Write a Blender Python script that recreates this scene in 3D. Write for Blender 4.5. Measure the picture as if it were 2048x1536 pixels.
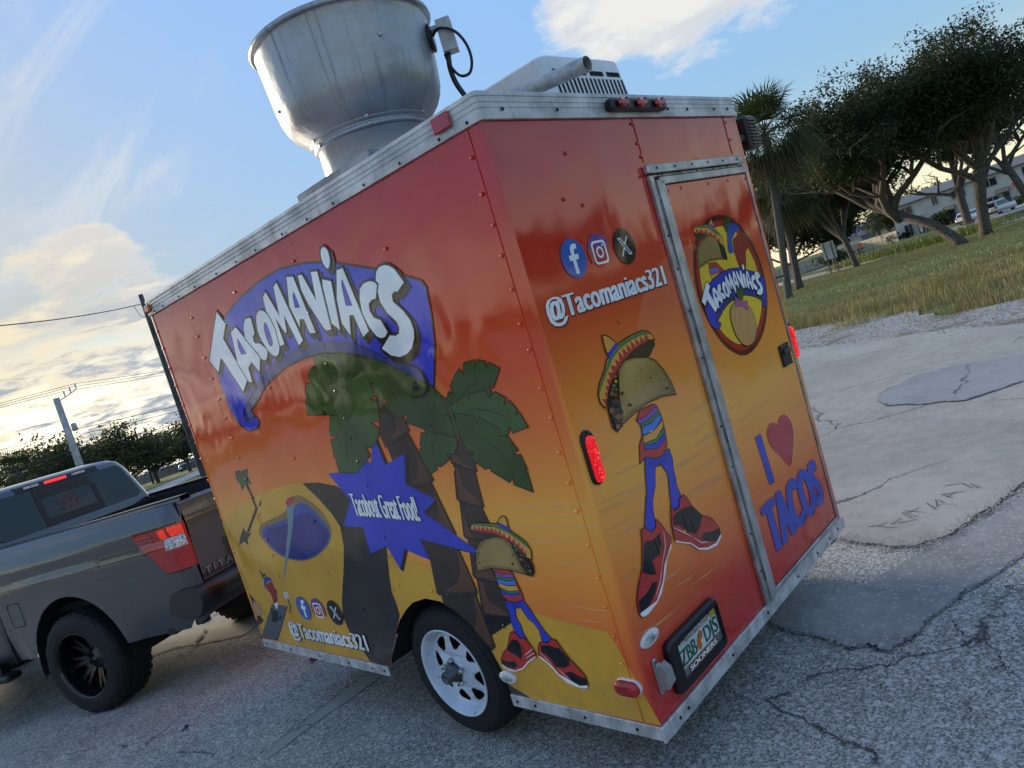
import bpy, bmesh, math, random
from mathutils import Vector, Matrix, geometry
from math import sin, cos, pi, radians
for o in list(bpy.data.objects): bpy.data.objects.remove(o)
S = bpy.context.scene
COL = S.collection
# ------------------------------------------------------------------ camera
CW = Vector((-1.82269, -1.6473, 1.645))
cam_d = bpy.data.cameras.new('camera'); cam = bpy.data.objects.new('camera', cam_d); COL.objects.link(cam)
RT = Vector((0.6603957, -0.6823873, -0.3134089)); DN = Vector((-0.2476523, 0.1960951, -0.9487966)); FW = Vector((0.7089047, 0.7041977, -0.0394944))
cam.matrix_world = Matrix(((RT.x, -DN.x, -FW.x, CW.x), (RT.y, -DN.y, -FW.y, CW.y), (RT.z, -DN.z, -FW.z, CW.z), (0, 0, 0, 1)))
cam_d.sensor_width = 36; cam_d.lens = 36 * 1456.73 / 2048; cam_d.clip_start = 0.05; cam_d.clip_end = 6000
S.camera = cam
# ------------------------------------------------------------------ node helper
class NT:
    def __init__(s, tree): s.t = tree; s.n = tree.nodes; s.l = tree.links
    def new(s, typ, **kw):
        n = s.n.new(typ)
        for k, v in kw.items(): setattr(n, k, v)
        return n
    def put(s, sock, v):
        if isinstance(v, bpy.types.NodeSocket): s.l.new(v, sock)
        elif isinstance(v, (tuple, list)) and sock.type == 'RGBA' and len(v) == 3: sock.default_value = (*v, 1)
        else: sock.default_value = v
    def m(s, op, a, b=0.0, c=0.0, clamp=False):
        n = s.new('ShaderNodeMath', operation=op); n.use_clamp = clamp
        s.put(n.inputs[0], a); s.put(n.inputs[1], b); s.put(n.inputs[2], c); return n.outputs[0]
    def vm(s, op, a, b=(0, 0, 0), sc=None):
        n = s.new('ShaderNodeVectorMath', operation=op); s.put(n.inputs[0], a); s.put(n.inputs[1], b)
        if sc is not None: s.put(n.inputs['Scale'], sc)
        return n.outputs['Value'] if op in ('DOT_PRODUCT', 'LENGTH') else n.outputs[0]
    def xyz(s, v): return s.sep(v)
    def sep(s, v): n = s.new('ShaderNodeSeparateXYZ'); s.put(n.inputs[0], v); return n.outputs
    def comb(s, x, y, z):
        n = s.new('ShaderNodeCombineXYZ')
        for i, v in enumerate((x, y, z)): s.put(n.inputs[i], v)
        return n.outputs[0]
    def noise(s, vec, scale, detail=4, rough=.5, dist=0, col=False):
        n = s.new('ShaderNodeTexNoise'); s.put(n.inputs['Vector'], vec); s.put(n.inputs['Scale'], scale)
        n.inputs['Detail'].default_value = detail; n.inputs['Roughness'].default_value = rough; n.inputs['Distortion'].default_value = dist
        return n.outputs['Color'] if col else n.outputs[0]
    def voro(s, vec, scale, feature='F1', out='Distance', rnd=1):
        n = s.new('ShaderNodeTexVoronoi', feature=feature); s.put(n.inputs['Vector'], vec); s.put(n.inputs['Scale'], scale)
        n.inputs['Randomness'].default_value = rnd; return n.outputs[out]
    def ss(s, x, a, b, lo=0.0, hi=1.0):
        n = s.new('ShaderNodeMapRange', interpolation_type='SMOOTHSTEP'); s.put(n.inputs[0], x)
        for i, v in ((1, a), (2, b), (3, lo), (4, hi)): s.put(n.inputs[i], v)
        return n.outputs[0]
    def mix(s, f, a, b, mode='MIX'):
        n = s.new('ShaderNodeMix', data_type='RGBA', blend_type=mode); s.put(n.inputs[0], f); s.put(n.inputs[6], a); s.put(n.inputs[7], b); return n.outputs[2]
    def ramp(s, f, stops, interp='LINEAR'):
        n = s.new('ShaderNodeValToRGB'); s.put(n.inputs[0], f); e = n.color_ramp.elements; n.color_ramp.interpolation = interp
        e[0].position = stops[0][0]; e[0].color = (*stops[0][1], 1); e[1].position = stops[-1][0]; e[1].color = (*stops[-1][1], 1)
        for p, c in stops[1:-1]: x = e.new(p); x.color = (*c, 1)
        return n.outputs[0]
    def bump(s, h, strength=1, dist=.01, nrm=None):
        n = s.new('ShaderNodeBump'); s.put(n.inputs['Height'], h); n.inputs['Strength'].default_value = strength; n.inputs['Distance'].default_value = dist
        if nrm is not None: s.put(n.inputs['Normal'], nrm)
        return n.outputs[0]
# ------------------------------------------------------------------ sky and sun
SUN_AZ, SUN_EL = radians(2), radians(14)
sdir = Vector((sin(SUN_AZ) * cos(SUN_EL), cos(SUN_AZ) * cos(SUN_EL), sin(SUN_EL)))
W = bpy.data.worlds.new('World'); S.world = W; W.use_nodes = True
w = NT(W.node_tree); w.n.clear()
SKY = 0.13
sky = w.new('ShaderNodeTexSky', sky_type='NISHITA', sun_disc=False); sky.sun_elevation = SUN_EL; sky.sun_rotation = SUN_AZ
sky.air_density = 1.3; sky.dust_density = .6; sky.ozone_density = 2.2
D = w.vm('NORMALIZE', w.new('ShaderNodeTexCoord').outputs['Generated'])
dx, dy, dz = w.sep(D)
zz = w.m('MAXIMUM', dz, 0.0)
inv = w.m('DIVIDE', 1.0, w.m('ADD', zz, 0.10))
P = w.comb(w.m('MULTIPLY', dx, inv), w.m('MULTIPLY', dy, inv), 0.0)      # a flat cloud deck seen from below
n1 = w.noise(P, 1.35, 8, .60, .35)
n2 = w.noise(w.vm('ADD', P, (3.1, 7.7, 1.3)), 5.5, 7, .65, .4)
sun_c = w.m('MAXIMUM', w.vm('DOT_PRODUCT', D, tuple(sdir)), 0.0)
# broken deck toward the sun, near the horizon; scattered heaps elsewhere
low = w.ss(dz, .30, .06)
tosun = w.ss(sun_c, .55, .97)
bias = w.m('ADD', w.m('MULTIPLY', w.m('MULTIPLY', low, tosun), .125), w.m('ADD', .035, w.m('MULTIPLY', w.ss(dz, .40, .75), .035)))  # extra cloud cover overhead, added to brighten trailer and ground
def blob(d, r0, r1, amp):
    c = w.vm('DOT_PRODUCT', D, tuple(Vector(d).normalized())); return w.m('MULTIPLY', w.ss(c, cos(radians(r1)), cos(radians(r0))), amp)
for b in [((.79, .507, .345), 0, 5, .08), ((.824, .46, .335), 0, 7, .12), ((.86, .398, .335), 0, 8, .13), ((.893, .333, .325), 0, 8, .10), ((.925, .25, .32), 0, 7, .08), ((.84, .40, .40), 0, 10, .10),
          ((.277, .93, .245), 2, 9, .07), ((.40, .88, .22), 1, 5, .10), ((.328, .904, .274), 0, 2.4, .22), ((.30, .92, .26), 0, 3, .14)]:
    bias = w.m('ADD', bias, blob(*b))
for b in [((.55, .75, .36), 4, 18, -.20), ((.75, .62, .25), 3, 14, -.20), ((.97, .18, .14), 5, 20, -.16), ((.88, .46, .13), 4, 14, -.16), ((.45, .82, .33), 3, 11, -.14), ((.60, .62, .52), 4, 14, -.12), ((.95, .10, .30), 3, 12, -.12), ((.28, .84, .46), 5, 14, -.12)]:
    bias = w.m('ADD', bias, blob(*b))
dens_in = w.m('ADD', w.m('ADD', w.m('MULTIPLY', n1, .66), w.m('MULTIPLY', n2, .34)), bias)
dens = w.ss(dens_in, .56, .70)
# thin streaky cirrus, high on the sun side
Ps = w.vm('MULTIPLY', P, (2.6, .62, 1)); ci = w.noise(w.vm('ADD', Ps, (1.7, 0, 5)), 1.5, 7, .62, .9)
cmask = w.m('MULTIPLY', w.ss(w.vm('DOT_PRODUCT', D, tuple(Vector((.26, .87, .40)).normalized())), cos(radians(15)), cos(radians(5))), w.ss(dz, .16, .28))
cirrus = w.m('MULTIPLY', w.ss(ci, .42, .72), cmask)
shade = w.ss(w.noise(w.vm('ADD', P, (0.05, -.12, .2)), 2.6, 7, .62, .4), .42, .56)
glow = w.ss(sun_c, .90, .995)
k = 1 / SKY
lit = w.mix(glow, (.228 * k, .225 * k, .217 * k), (.245 * k, .215 * k, .155 * k))
drk = w.mix(w.ss(dz, .30, .08), (.15 * k, .158 * k, .178 * k), (.078 * k, .095 * k, .122 * k))
sh = w.m('MULTIPLY', w.m('MULTIPLY', shade, w.ss(dens_in, .575, .70)), w.m('ADD', .55, w.m('MULTIPLY', w.m('MULTIPLY', low, tosun), .45)))
cloud = w.mix(sh, lit, drk)
lum = w.m('MULTIPLY', w.vm('DOT_PRODUCT', sky.outputs[0], (.2126, .7152, .0722)), SKY)     # sky brightness compressed, so the glow near the sun is flattened
base = w.vm('SCALE', w.vm('MULTIPLY', sky.outputs[0], (.87, .97, 1.15)), sc=w.m('DIVIDE', 1.95, w.m('ADD', 1.0, w.m('MULTIPLY', lum, 11.0))))
haze = w.mix(w.m('MULTIPLY', w.ss(dz, .22, .0), w.m('ADD', .15, w.m('MULTIPLY', tosun, .38))), base, (.95 * k, .88 * k, .66 * k))
c1 = w.mix(w.m('MULTIPLY', cirrus, .7), haze, (.20 * k, .205 * k, .208 * k))
c2 = w.mix(w.m('MULTIPLY', dens, .95), c1, cloud)
bg = w.new('ShaderNodeBackground'); w.l.new(c2, bg.inputs[0]); bg.inputs[1].default_value = SKY
wo = w.new('ShaderNodeOutputWorld'); w.l.new(bg.outputs[0], wo.inputs[0])
sl = bpy.data.lights.new('sun', 'SUN'); sl.energy = 1.25; sl.angle = radians(14); sl.color = (1, .86, .66)
so = bpy.data.objects.new('sun', sl); COL.objects.link(so); so.rotation_euler = sdir.to_track_quat('Z', 'Y').to_euler()
S.view_settings.view_transform = 'Standard'; S.view_settings.look = 'None'; S.view_settings.exposure = 1.95; S.view_settings.gamma = 1
# ------------------------------------------------------------------ materials
MATS = {}
def pmat(name, rgb, rough=.5, metal=0, var=.12, vscale=6, bump=0, bscale=60, spec=.5, emit=None, estr=0, coat=0, rgb2=None, coords=None, alpha=None, crough=.05):
    if name in MATS: return MATS[name]
    m = bpy.data.materials.new(name); m.use_nodes = True; t = NT(m.node_tree); b = t.n['Principled BSDF']
    tc = t.new('ShaderNodeTexCoord').outputs['Object'] if coords != 'w' else t.new('ShaderNodeNewGeometry').outputs['Position']
    f = t.noise(tc, vscale, 5, .6)
    c2 = rgb2 or tuple(max(0, c * (1 - 2 * var)) for c in rgb); c1 = tuple(min(1, c * (1 + var)) for c in rgb)
    t.put(b.inputs['Base Color'], t.mix(t.ss(f, .3, .7), c2, c1))
    t.put(b.inputs['Roughness'], t.m('ADD', rough - .06, t.m('MULTIPLY', f, .12)))
    b.inputs['Metallic'].default_value = metal; b.inputs['Specular IOR Level'].default_value = spec
    if coat: b.inputs['Coat Weight'].default_value = coat; b.inputs['Coat Roughness'].default_value = crough
    if bump: t.put(b.inputs['Normal'], t.bump(t.noise(tc, bscale, 4, .6), 1, bump))
    if emit: b.inputs['Emission Color'].default_value = (*emit, 1); b.inputs['Emission Strength'].default_value = estr
    MATS[name] = m; return m
# ------------------------------------------------------------------ mesh builder
class MB:
    def __init__(s): s.v = []; s.f = []; s.mi = []; s.sm = []; s.cur = 0; s.smooth = False
    def add(s, vs, fs):
        o = len(s.v); s.v += [tuple(p) for p in vs]
        for f in fs: s.f.append(tuple(i + o for i in f)); s.mi.append(s.cur); s.sm.append(s.smooth)
    def box(s, x0, y0, z0, x1, y1, z1, c=0.0):
        """box, its vertical and horizontal edges chamfered by c"""
        if c <= 0:
            s.add([(x0, y0, z0), (x1, y0, z0), (x1, y1, z0), (x0, y1, z0), (x0, y0, z1), (x1, y0, z1), (x1, y1, z1), (x0, y1, z1)],
                  [(3, 2, 1, 0), (4, 5, 6, 7), (0, 1, 5, 4), (1, 2, 6, 5), (2, 3, 7, 6), (3, 0, 4, 7)]); return
        def ring(d, z): return [(x0 + d + (0 if i else 0), y0 + d, z) for i in ()] or [
            (x0 + d + c, y0 + d, z), (x1 - d - c, y0 + d, z), (x1 - d, y0 + d + c, z), (x1 - d, y1 - d - c, z), (x1 - d - c, y1 - d, z), (x0 + d + c, y1 - d, z), (x0 + d, y1 - d - c, z), (x0 + d, y0 + d + c, z)]
        s.loft([ring(c, z0), ring(0, z0 + c), ring(0, z1 - c), ring(c, z1)], True, True, True)
    def loft(s, rings, closed=True, cap0=False, cap1=False):
        n = len(rings[0]); vs = [p for r in rings for p in r]; fs = []
        for i in range(len(rings) - 1):
            for j in range(n if closed else n - 1):
                k = (j + 1) % n; fs.append((i * n + j, i * n + k, (i + 1) * n + k, (i + 1) * n + j))
        if cap0: fs.append(tuple(range(n - 1, -1, -1)))
        if cap1: fs.append(tuple((len(rings) - 1) * n + j for j in range(n)))
        s.add(vs, fs)
    def lathe(s, prof, n=32, c=(0, 0, 0), axis='z', cap0=False, cap1=False, a0=0, a1=2 * pi):
        rings = []; full = abs(a1 - a0 - 2 * pi) < 1e-6
        for r, h in prof:
            ring = []
            for i in range(n if full else n + 1):
                a = a0 + (a1 - a0) * i / n; p, q = r * cos(a), r * sin(a)
                ring.append({'z': (c[0] + p, c[1] + q, c[2] + h), 'x': (c[0] + h, c[1] + p, c[2] + q), 'y': (c[0] + p, c[1] + h, c[2] + q)}[axis])
            rings.append(ring)
        s.loft(rings, full, cap0, cap1)
    def tube(s, pts, r, n=8, cap=True):
        pts = [Vector(p) for p in pts]; rings = []; up = None
        for i, p in enumerate(pts):
            d = (pts[min(i + 1, len(pts) - 1)] - pts[max(i - 1, 0)]).normalized()
            if up is None: up = Vector((0, 0, 1)) if abs(d.z) < .9 else Vector((1, 0, 0))
            x = d.cross(up).normalized(); y = x.cross(d).normalized(); up = y
            rr = r[i] if isinstance(r, (list, tuple)) else r
            rings.append([tuple(p + x * (rr * cos(2 * pi * j / n)) + y * (rr * sin(2 * pi * j / n))) for j in range(n)])
        s.loft(rings, True, cap, cap)
    def poly(s, pts2, holes, fn):
        """flat polygon with holes; fn maps (a,b) to 3D"""
        loops = [[Vector((*p, 0)) for p in pts2]] + [[Vector((*p, 0)) for p in h] for h in holes]
        tri = geometry.tessellate_polygon(loops); allp = [p for l in loops for p in l]
        s.add([fn(p.x, p.y) for p in allp], [tuple(t) for t in tri])
    def prism(s, pts2, fn, h0, h1):
        n = len(pts2); a = [fn(x, y, h0) for x, y in pts2]; b = [fn(x, y, h1) for x, y in pts2]
        tri = geometry.tessellate_polygon([[Vector((*p, 0)) for p in pts2]])
        s.add(a + b, [tuple(t) for t in tri] + [tuple(i + n for i in reversed(t)) for t in tri] + [(j, (j + 1) % n, n + (j + 1) % n, n + j) for j in range(n)])
    def build(s, name, mats, parent=None, recalc=True):
        me = bpy.data.meshes.new(name); me.from_pydata(s.v, [], s.f)
        if not isinstance(mats, (list, tuple)): mats = [mats]
        for m in mats: me.materials.append(m)
        me.polygons.foreach_set('material_index', s.mi); me.polygons.foreach_set('use_smooth', s.sm)
        if recalc and len(s.f) < 30000:
            bm = bmesh.new(); bm.from_mesh(me); bmesh.ops.recalc_face_normals(bm, faces=bm.faces); bm.to_mesh(me); bm.free()
        me.update(); o = bpy.data.objects.new(name, me); COL.objects.link(o)
        if parent: o.parent = parent
        return o
def thing(name, label, cat, loc=(0, 0, 0), rz=0, group=None):
    o = bpy.data.objects.new(name, None); COL.objects.link(o); o.location = loc; o.rotation_euler = (0, 0, rz); o.empty_display_size = .2
    o['label'] = label; o['category'] = cat
    if group: o['group'] = group
    return o
def tag(o, label, cat, group=None):
    o['label'] = label; o['category'] = cat
    if group: o['group'] = group
    return o
def struct(o): o['kind'] = 'structure'; return o
def stuff(o): o['kind'] = 'stuff'; return o
def inst(o, parent, loc, name=None, rot=None, scale=None):
    c = o.copy(); COL.objects.link(c); c.parent = parent; c.location = loc
    if rot is not None: c.rotation_euler = rot
    if scale is not None: c.scale = scale
    return c
def smoothpts(p, n=4):
    out = []; L = len(p)
    for i in range(L):
        a, b, c, d = (Vector(p[(i + j) % L]) for j in (-1, 0, 1, 2))
        for t in range(n):
            t /= n; out.append(tuple(.5 * ((2 * b) + (c - a) * t + (2 * a - 5 * b + 4 * c - d) * t * t + (3 * b - a - 3 * c + d) * t ** 3)))
    return out
def area2(p): return sum(p[i][0] * p[(i + 1) % len(p)][1] - p[(i + 1) % len(p)][0] * p[i][1] for i in range(len(p)))
def expand(p, d):
    if area2(p) < 0: d = -d
    out = []; n = len(p)
    for i in range(n):
        a, b, c = Vector(p[i - 1]), Vector(p[i]), Vector(p[(i + 1) % n])
        e1, e2 = (b - a), (c - b)
        if e1.length < 1e-6 or e2.length < 1e-6: out.append(tuple(b)); continue
        e1.normalize(); e2.normalize(); n1 = Vector((e1.y, -e1.x)); n2 = Vector((e2.y, -e2.x)); m = n1 + n2
        if m.length < .2: m = n1
        m.normalize(); k_ = min(1 / max(m.dot(n1), .35), 2.2); q = b + m * d * k_; out.append((q.x, q.y))
    return out
K = 1.38
def far(x, y, z=0): return CW + K * (Vector((x, y, z)) - CW)     # beyond the lot the ground lies a little lower
GZ = CW.z * (1 - K)

def crv(pts, n=5):
    out = []; p = [Vector(q) for q in pts]; p = [p[0]] + p + [p[-1]]
    for i in range(1, len(p) - 2):
        a, b, c, d = p[i - 1], p[i], p[i + 1], p[i + 2]
        for k in range(n): t = k / n; out.append(tuple(.5 * ((2 * b) + (c - a) * t + (2 * a - 5 * b + 4 * c - d) * t * t + (3 * b - a - 3 * c + d) * t ** 3)))
    return out + [tuple(p[-1])]
# ------------------------------------------------------------------ ground
def gmat(name, fn):
    m = bpy.data.materials.new(name); m.use_nodes = True; t = NT(m.node_tree); b = t.n['Principled BSDF']
    p = t.new('ShaderNodeNewGeometry').outputs['Position']; fn(t, b, p); return m
def f_asphalt(t, b, p):
    v1 = t.sep(t.voro(p, 120, out='Color'))[0]; v2 = t.sep(t.voro(p, 210, out='Color'))[1]; v3 = t.sep(t.voro(p, 62, out='Color'))[2]; d = t.voro(p, 120)
    fine = t.noise(p, 420, 3, .75); big = t.noise(p, .75, 5, .6, .4); mid = t.noise(p, 4, 6, .7, .3)
    lv = t.m('ADD', t.m('ADD', t.m('MULTIPLY', v1, .46), t.m('MULTIPLY', v2, .34)), t.m('MULTIPLY', fine, .32))
    wear = t.ss(t.m('ADD', t.m('MULTIPLY', big, .55), t.m('MULTIPLY', mid, .45)), .34, .64)
    c = t.mix(t.ss(lv, .28, .86), t.mix(wear, (.10, .093, .084), (.19, .18, .163)), t.mix(wear, (.49, .465, .425), (.63, .605, .555)))
    c = t.mix(t.m('MULTIPLY', t.ss(v3, .90, .95), .6), c, (.68, .66, .62))
    pits = t.ss(t.noise(p, 46, 5, .8), .58, .70); c = t.mix(t.m('MULTIPLY', pits, .62), c, (.045, .044, .044))
    stain = t.ss(t.noise(p, 1.4, 7, .7, 1.0), .58, .74); c = t.mix(t.m('MULTIPLY', stain, .5), c, t.vm('SCALE', c, sc=.42))
    q = t.vm('ADD', p, t.vm('MULTIPLY', t.noise(p, 6.0, 7, .75, 0, True), (.22, .22, 0)))
    q = t.vm('ADD', q, t.vm('MULTIPLY', t.noise(p, 1.1, 3, .6, 0, True), (.9, .9, 0)))
    e = t.voro(q, .75, 'DISTANCE_TO_EDGE'); jit = t.noise(p, 60, 3, .7); ck = t.m('MULTIPLY', t.ss(e, t.m('MULTIPLY', jit, .013), 0.0), t.ss(t.noise(p, 1.3, 4, .6), .48, .56))
    c = t.mix(t.m('MULTIPLY', ck, .85), c, (.028, .027, .026))
    t.put(b.inputs['Base Color'], c); b.inputs['Roughness'].default_value = .92; b.inputs['Specular IOR Level'].default_value = .2
    h = t.m('ADD', t.m('MULTIPLY', lv, .7), t.m('ADD', t.m('MULTIPLY', t.ss(d, .5, .0), .4), t.m('MULTIPLY', t.m('ADD', pits, ck), -1.2)))
    t.put(b.inputs['Normal'], t.bump(h, .8, .006))
def f_conc(c0, c1, blue=0):
    def f(t, b, p):
        a = t.noise(p, .55, 6, .62, .5); m_ = t.noise(p, 7, 6, .7); fi = t.noise(p, 150, 3, .7)
        c = t.mix(t.ss(t.m('ADD', t.m('MULTIPLY', a, .6), t.m('MULTIPLY', m_, .4)), .34, .66), c0, c1)
        c = t.mix(t.m('MULTIPLY', t.ss(fi, .60, .74), .5), c, (.62, .61, .58)); c = t.mix(t.m('MULTIPLY', t.ss(fi, .40, .28), .6), c, (.09, .09, .088))
        st = t.ss(t.noise(p, 2.4, 7, .72, 1.2), .60, .76); c = t.mix(t.m('MULTIPLY', st, .5), c, (.13, .125, .115))
        q = t.vm('ADD', p, t.vm('MULTIPLY', t.noise(p, 2.2, 5, .65, 0, True), (.5, .5, 0)))
        e = t.voro(q, .33, 'DISTANCE_TO_EDGE'); ck = t.m('MULTIPLY', t.ss(e, .006, .001), t.ss(t.noise(p, .6, 3), .42, .55))
        c = t.mix(t.m('MULTIPLY', ck, .75), c, (.05, .048, .045))
        t.put(b.inputs['Base Color'], c); b.inputs['Roughness'].default_value = .88; b.inputs['Specular IOR Level'].default_value = .3
        t.put(b.inputs['Normal'], t.bump(t.m('ADD', t.m('ADD', m_, t.m('MULTIPLY', fi, .5)), t.m('MULTIPLY', ck, -1)), .7, .006))
    return f
def f_smooth(t, b, p):
    st_ = t.ss(t.noise(p, 2.6, 7, .75, 1.4), .54, .70); gr_ = t.sep(t.voro(p, 150, out='Color'))[0]
    v = t.sep(t.voro(p, 75, out='Color'))[0]; a = t.noise(p, 1.1, 6, .62, .5); m_ = t.noise(p, 9, 6, .7); fi = t.noise(p, 190, 3, .7)
    c = t.mix(t.ss(t.m('ADD', t.m('MULTIPLY', a, .55), t.m('MULTIPLY', m_, .45)), .34, .66), (.17, .168, .163), (.31, .305, .29))
    c = t.mix(t.m('MULTIPLY', t.ss(v, .86, .93), .6), c, (.47, .46, .43)); c = t.mix(t.m('MULTIPLY', t.ss(fi, .40, .28), .6), c, (.05, .05, .055))
    c = t.mix(t.m('MULTIPLY', st_, .45), c, t.mix(gr_, (.07, .07, .07), (.40, .39, .37)))
    t.put(b.inputs['Base Color'], c); b.inputs['Roughness'].default_value = .85; t.put(b.inputs['Normal'], t.bump(t.m('ADD', m_, t.m('MULTIPLY', fi, .7)), .7, .006))
def f_gravel(t, b, p):
    v = t.voro(p, 26, out='Color'); d = t.voro(p, 26); a = t.noise(p, .9, 5, .65, .6); fi = t.noise(p, 90, 4, .7)
    c = t.mix(t.ss(t.m('ADD', t.m('MULTIPLY', t.sep(v)[0], .5), t.m('MULTIPLY', fi, .5)), .3, .7), (.20, .195, .19), (.52, .51, .49))
    c = t.mix(t.m('MULTIPLY', t.ss(a, .52, .66), .8), c, (.16, .13, .07))
    t.put(b.inputs['Base Color'], c); b.inputs['Roughness'].default_value = .95; t.put(b.inputs['Normal'], t.bump(t.m('ADD', fi, t.ss(d, .5, 0)), 1, .03))
def f_lawn(t, b, p):
    a = t.noise(p, .10, 6, .62, .6); m_ = t.noise(p, 1.1, 6, .7); fi = t.noise(p, 22, 4, .75)
    c = t.mix(t.ss(t.m('ADD', t.m('MULTIPLY', a, .6), t.m('MULTIPLY', m_, .4)), .38, .62), (.12, .14, .045), (.20, .20, .075))
    c = t.mix(t.m('MULTIPLY', t.ss(m_, .55, .72), .7), c, (.30, .255, .13)); c = t.mix(t.m('MULTIPLY', t.ss(fi, .5, .34), .6), c, (.05, .065, .02))
    t.put(b.inputs['Base Color'], c); b.inputs['Roughness'].default_value = .95; b.inputs['Specular IOR Level'].default_value = .1
    t.put(b.inputs['Normal'], t.bump(t.m('ADD', fi, m_), 1, .06))
EX, EY, EN = 9.03, .25, Vector((.82, -.572, 0))       # the lot's edge toward the field: a point, and the outward normal
ET = Vector((.572, .82, 0))
def esd(x, y): return (x - EX) * EN.x + (y - EY) * EN.y
def gz(x, y):
    s_ = esd(x, y); u = max(0, min(1, (s_ - 5) / 24)); return -.012 + (GZ + .012) * (u * u * (3 - 2 * u))
mb = MB(); N = 90; xs = []
for i in range(N + 1):
    u = (i / N) * 2 - 1; xs.append((abs(u) ** 3.2) * 2600 * (1 if u > 0 else -1))
vs = [(x + 12, y + 3, gz(x + 12, y + 3)) for x in xs for y in xs]
mb.smooth = True; mb.add(vs, [(i * (N + 1) + j, (i + 1) * (N + 1) + j, (i + 1) * (N + 1) + j + 1, i * (N + 1) + j + 1) for i in range(N) for j in range(N)])
ground = struct(mb.build('ground', gmat('lawn', f_lawn)))
def sheet(name, pts, z, mat, holes=()):
    b = MB(); b.poly(pts, list(holes), lambda x, y: (x, y, z)); return struct(b.build(name, mat))
def epts(a0, a1, off=0): return [(EX + ET.x * a + EN.x * off, EY + ET.y * a + EN.y * off) for a in (a0, a1)]
M_ASP = gmat('asphalt', f_asphalt); M_CON = gmat('concrete', f_conc((.27, .253, .22), (.41, .388, .342))); M_PAT = gmat('blue_concrete', f_conc((.225, .228, .23), (.32, .32, .315)))
M_SMO = gmat('worn_asphalt', f_smooth); M_GRA = gmat('gravel', f_gravel)
e0, e1 = epts(-60, 44)
sheet('asphalt_lot', [e0, e1, (-40, 46), (-75, 30), (-75, -70), (-20, -90)], 0.0, M_ASP)
random.seed(5)
def jag(p, amp, n):
    out = []
    for i in range(len(p) - 1):
        a, b = Vector(p[i]), Vector(p[i + 1]); d = b - a; nn = Vector((-d.y, d.x)).normalized() if d.length else d
        for j in range(n): t = j / n; out.append(tuple(a + d * t + nn * (random.gauss(0, amp) if j else 0)))
    return out + [p[-1]]
conc_edge = jag([(2.9, 2.2), (2.5, .9), (2.281, .264), (2.176, .091), (2.106, -.142), (2.107, -.266), (2.199, -.329), (2.326, -.387), (2.459, -.433), (2.56, -.475), (2.754, -.527), (3.008, -.583), (3.9, -.9), (5.5, -1.6), (7, -3.4)], .011, 7)
ce0, ce1 = epts(-14, 34, -.02)
grav_in = jag([ce0, epts(-6, 0)[0], epts(-3, 0)[0], (9.03, .25), (9.7, 1.0), (10.24, 1.68), (10.7, 2.6), (11.3, 3.6), (12.2, 4.9), ce1], .05, 4)
sheet('concrete_slab', conc_edge + grav_in[:-1] + [ce1, (10, 24), (5, 12)], .004, M_CON)
patch = jag([(6.234, 1.175), (6.535, 1.091), (6.972, .978), (7.067, .752), (6.998, .322), (6.967, -.038), (6.9, -.6), (6.2, -1.0), (5.69, -.214), (5.559, -.099), (5.424, .045), (5.3, .168), (5.405, .483), (5.532, .718), (5.599, .908), (5.926, 1.092)], .012, 3)
sheet('blue_concrete_patch', patch, .008, M_PAT)
smooth_low = jag([(1.275, .255), (1.192, .154), (1.118, -.067), (1.04, -.226), (1.075, -.30), (1.027, -.382), (1.14, -.44), (1.38, -.499), (1.587, -.565), (1.754, -.644), (1.967, -.727), (2.6, -1.0), (3.6, -1.5)], .007, 7)
smooth_up = [(4.0, -1.05), (3.2, -.70), (2.796, -.612), (2.516, -.518), (2.26, -.348), (2.033, -.26), (1.819, -.159), (1.654, -.103), (1.70, .0), (1.718, .121), (1.72, .27), (1.5, .6)]
sheet('worn_asphalt_patch', smooth_low + smooth_up, .004, M_SMO)
M_STRIP = gmat('sealed_strip', f_conc((.27, .27, .25), (.36, .355, .32)))
sheet('sealed_strip', jag([(-.431, 2.443), (-.425, 2.363), (-.105, 2.409), (.158, 2.41), (.46, 2.45), (1.2, 2.5), (1.2, 2.66), (.438, 2.594), (-.02, 2.534), (-.21, 2.502)], .004, 3), .004, M_STRIP)
sheet('pale_pad', jag([(.099, 6.0), (.312, 5.91), (.599, 5.143), (.684, 5.038), (2.0, 5.6), (2.6, 7.6), (1.6, 9), (.4, 8)], .02, 4), .004, gmat('pale_pad', f_conc((.25, .235, .205), (.37, .345, .30))))
g0, g1 = epts(-30, 36)
grav_out = [(p[0] + EN.x * o_, p[1] + EN.y * o_) for p, o_ in [(p, 1.9 + .5 * sin(i * .37) + random.uniform(-.22, .22)) for i, p in enumerate(reversed(grav_in))]]
mbg = MB(); mbg.poly(grav_in + grav_out, [], lambda x, y: (x, y, .002)); struct(mbg.build('gravel_strip', M_GRA))
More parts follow.
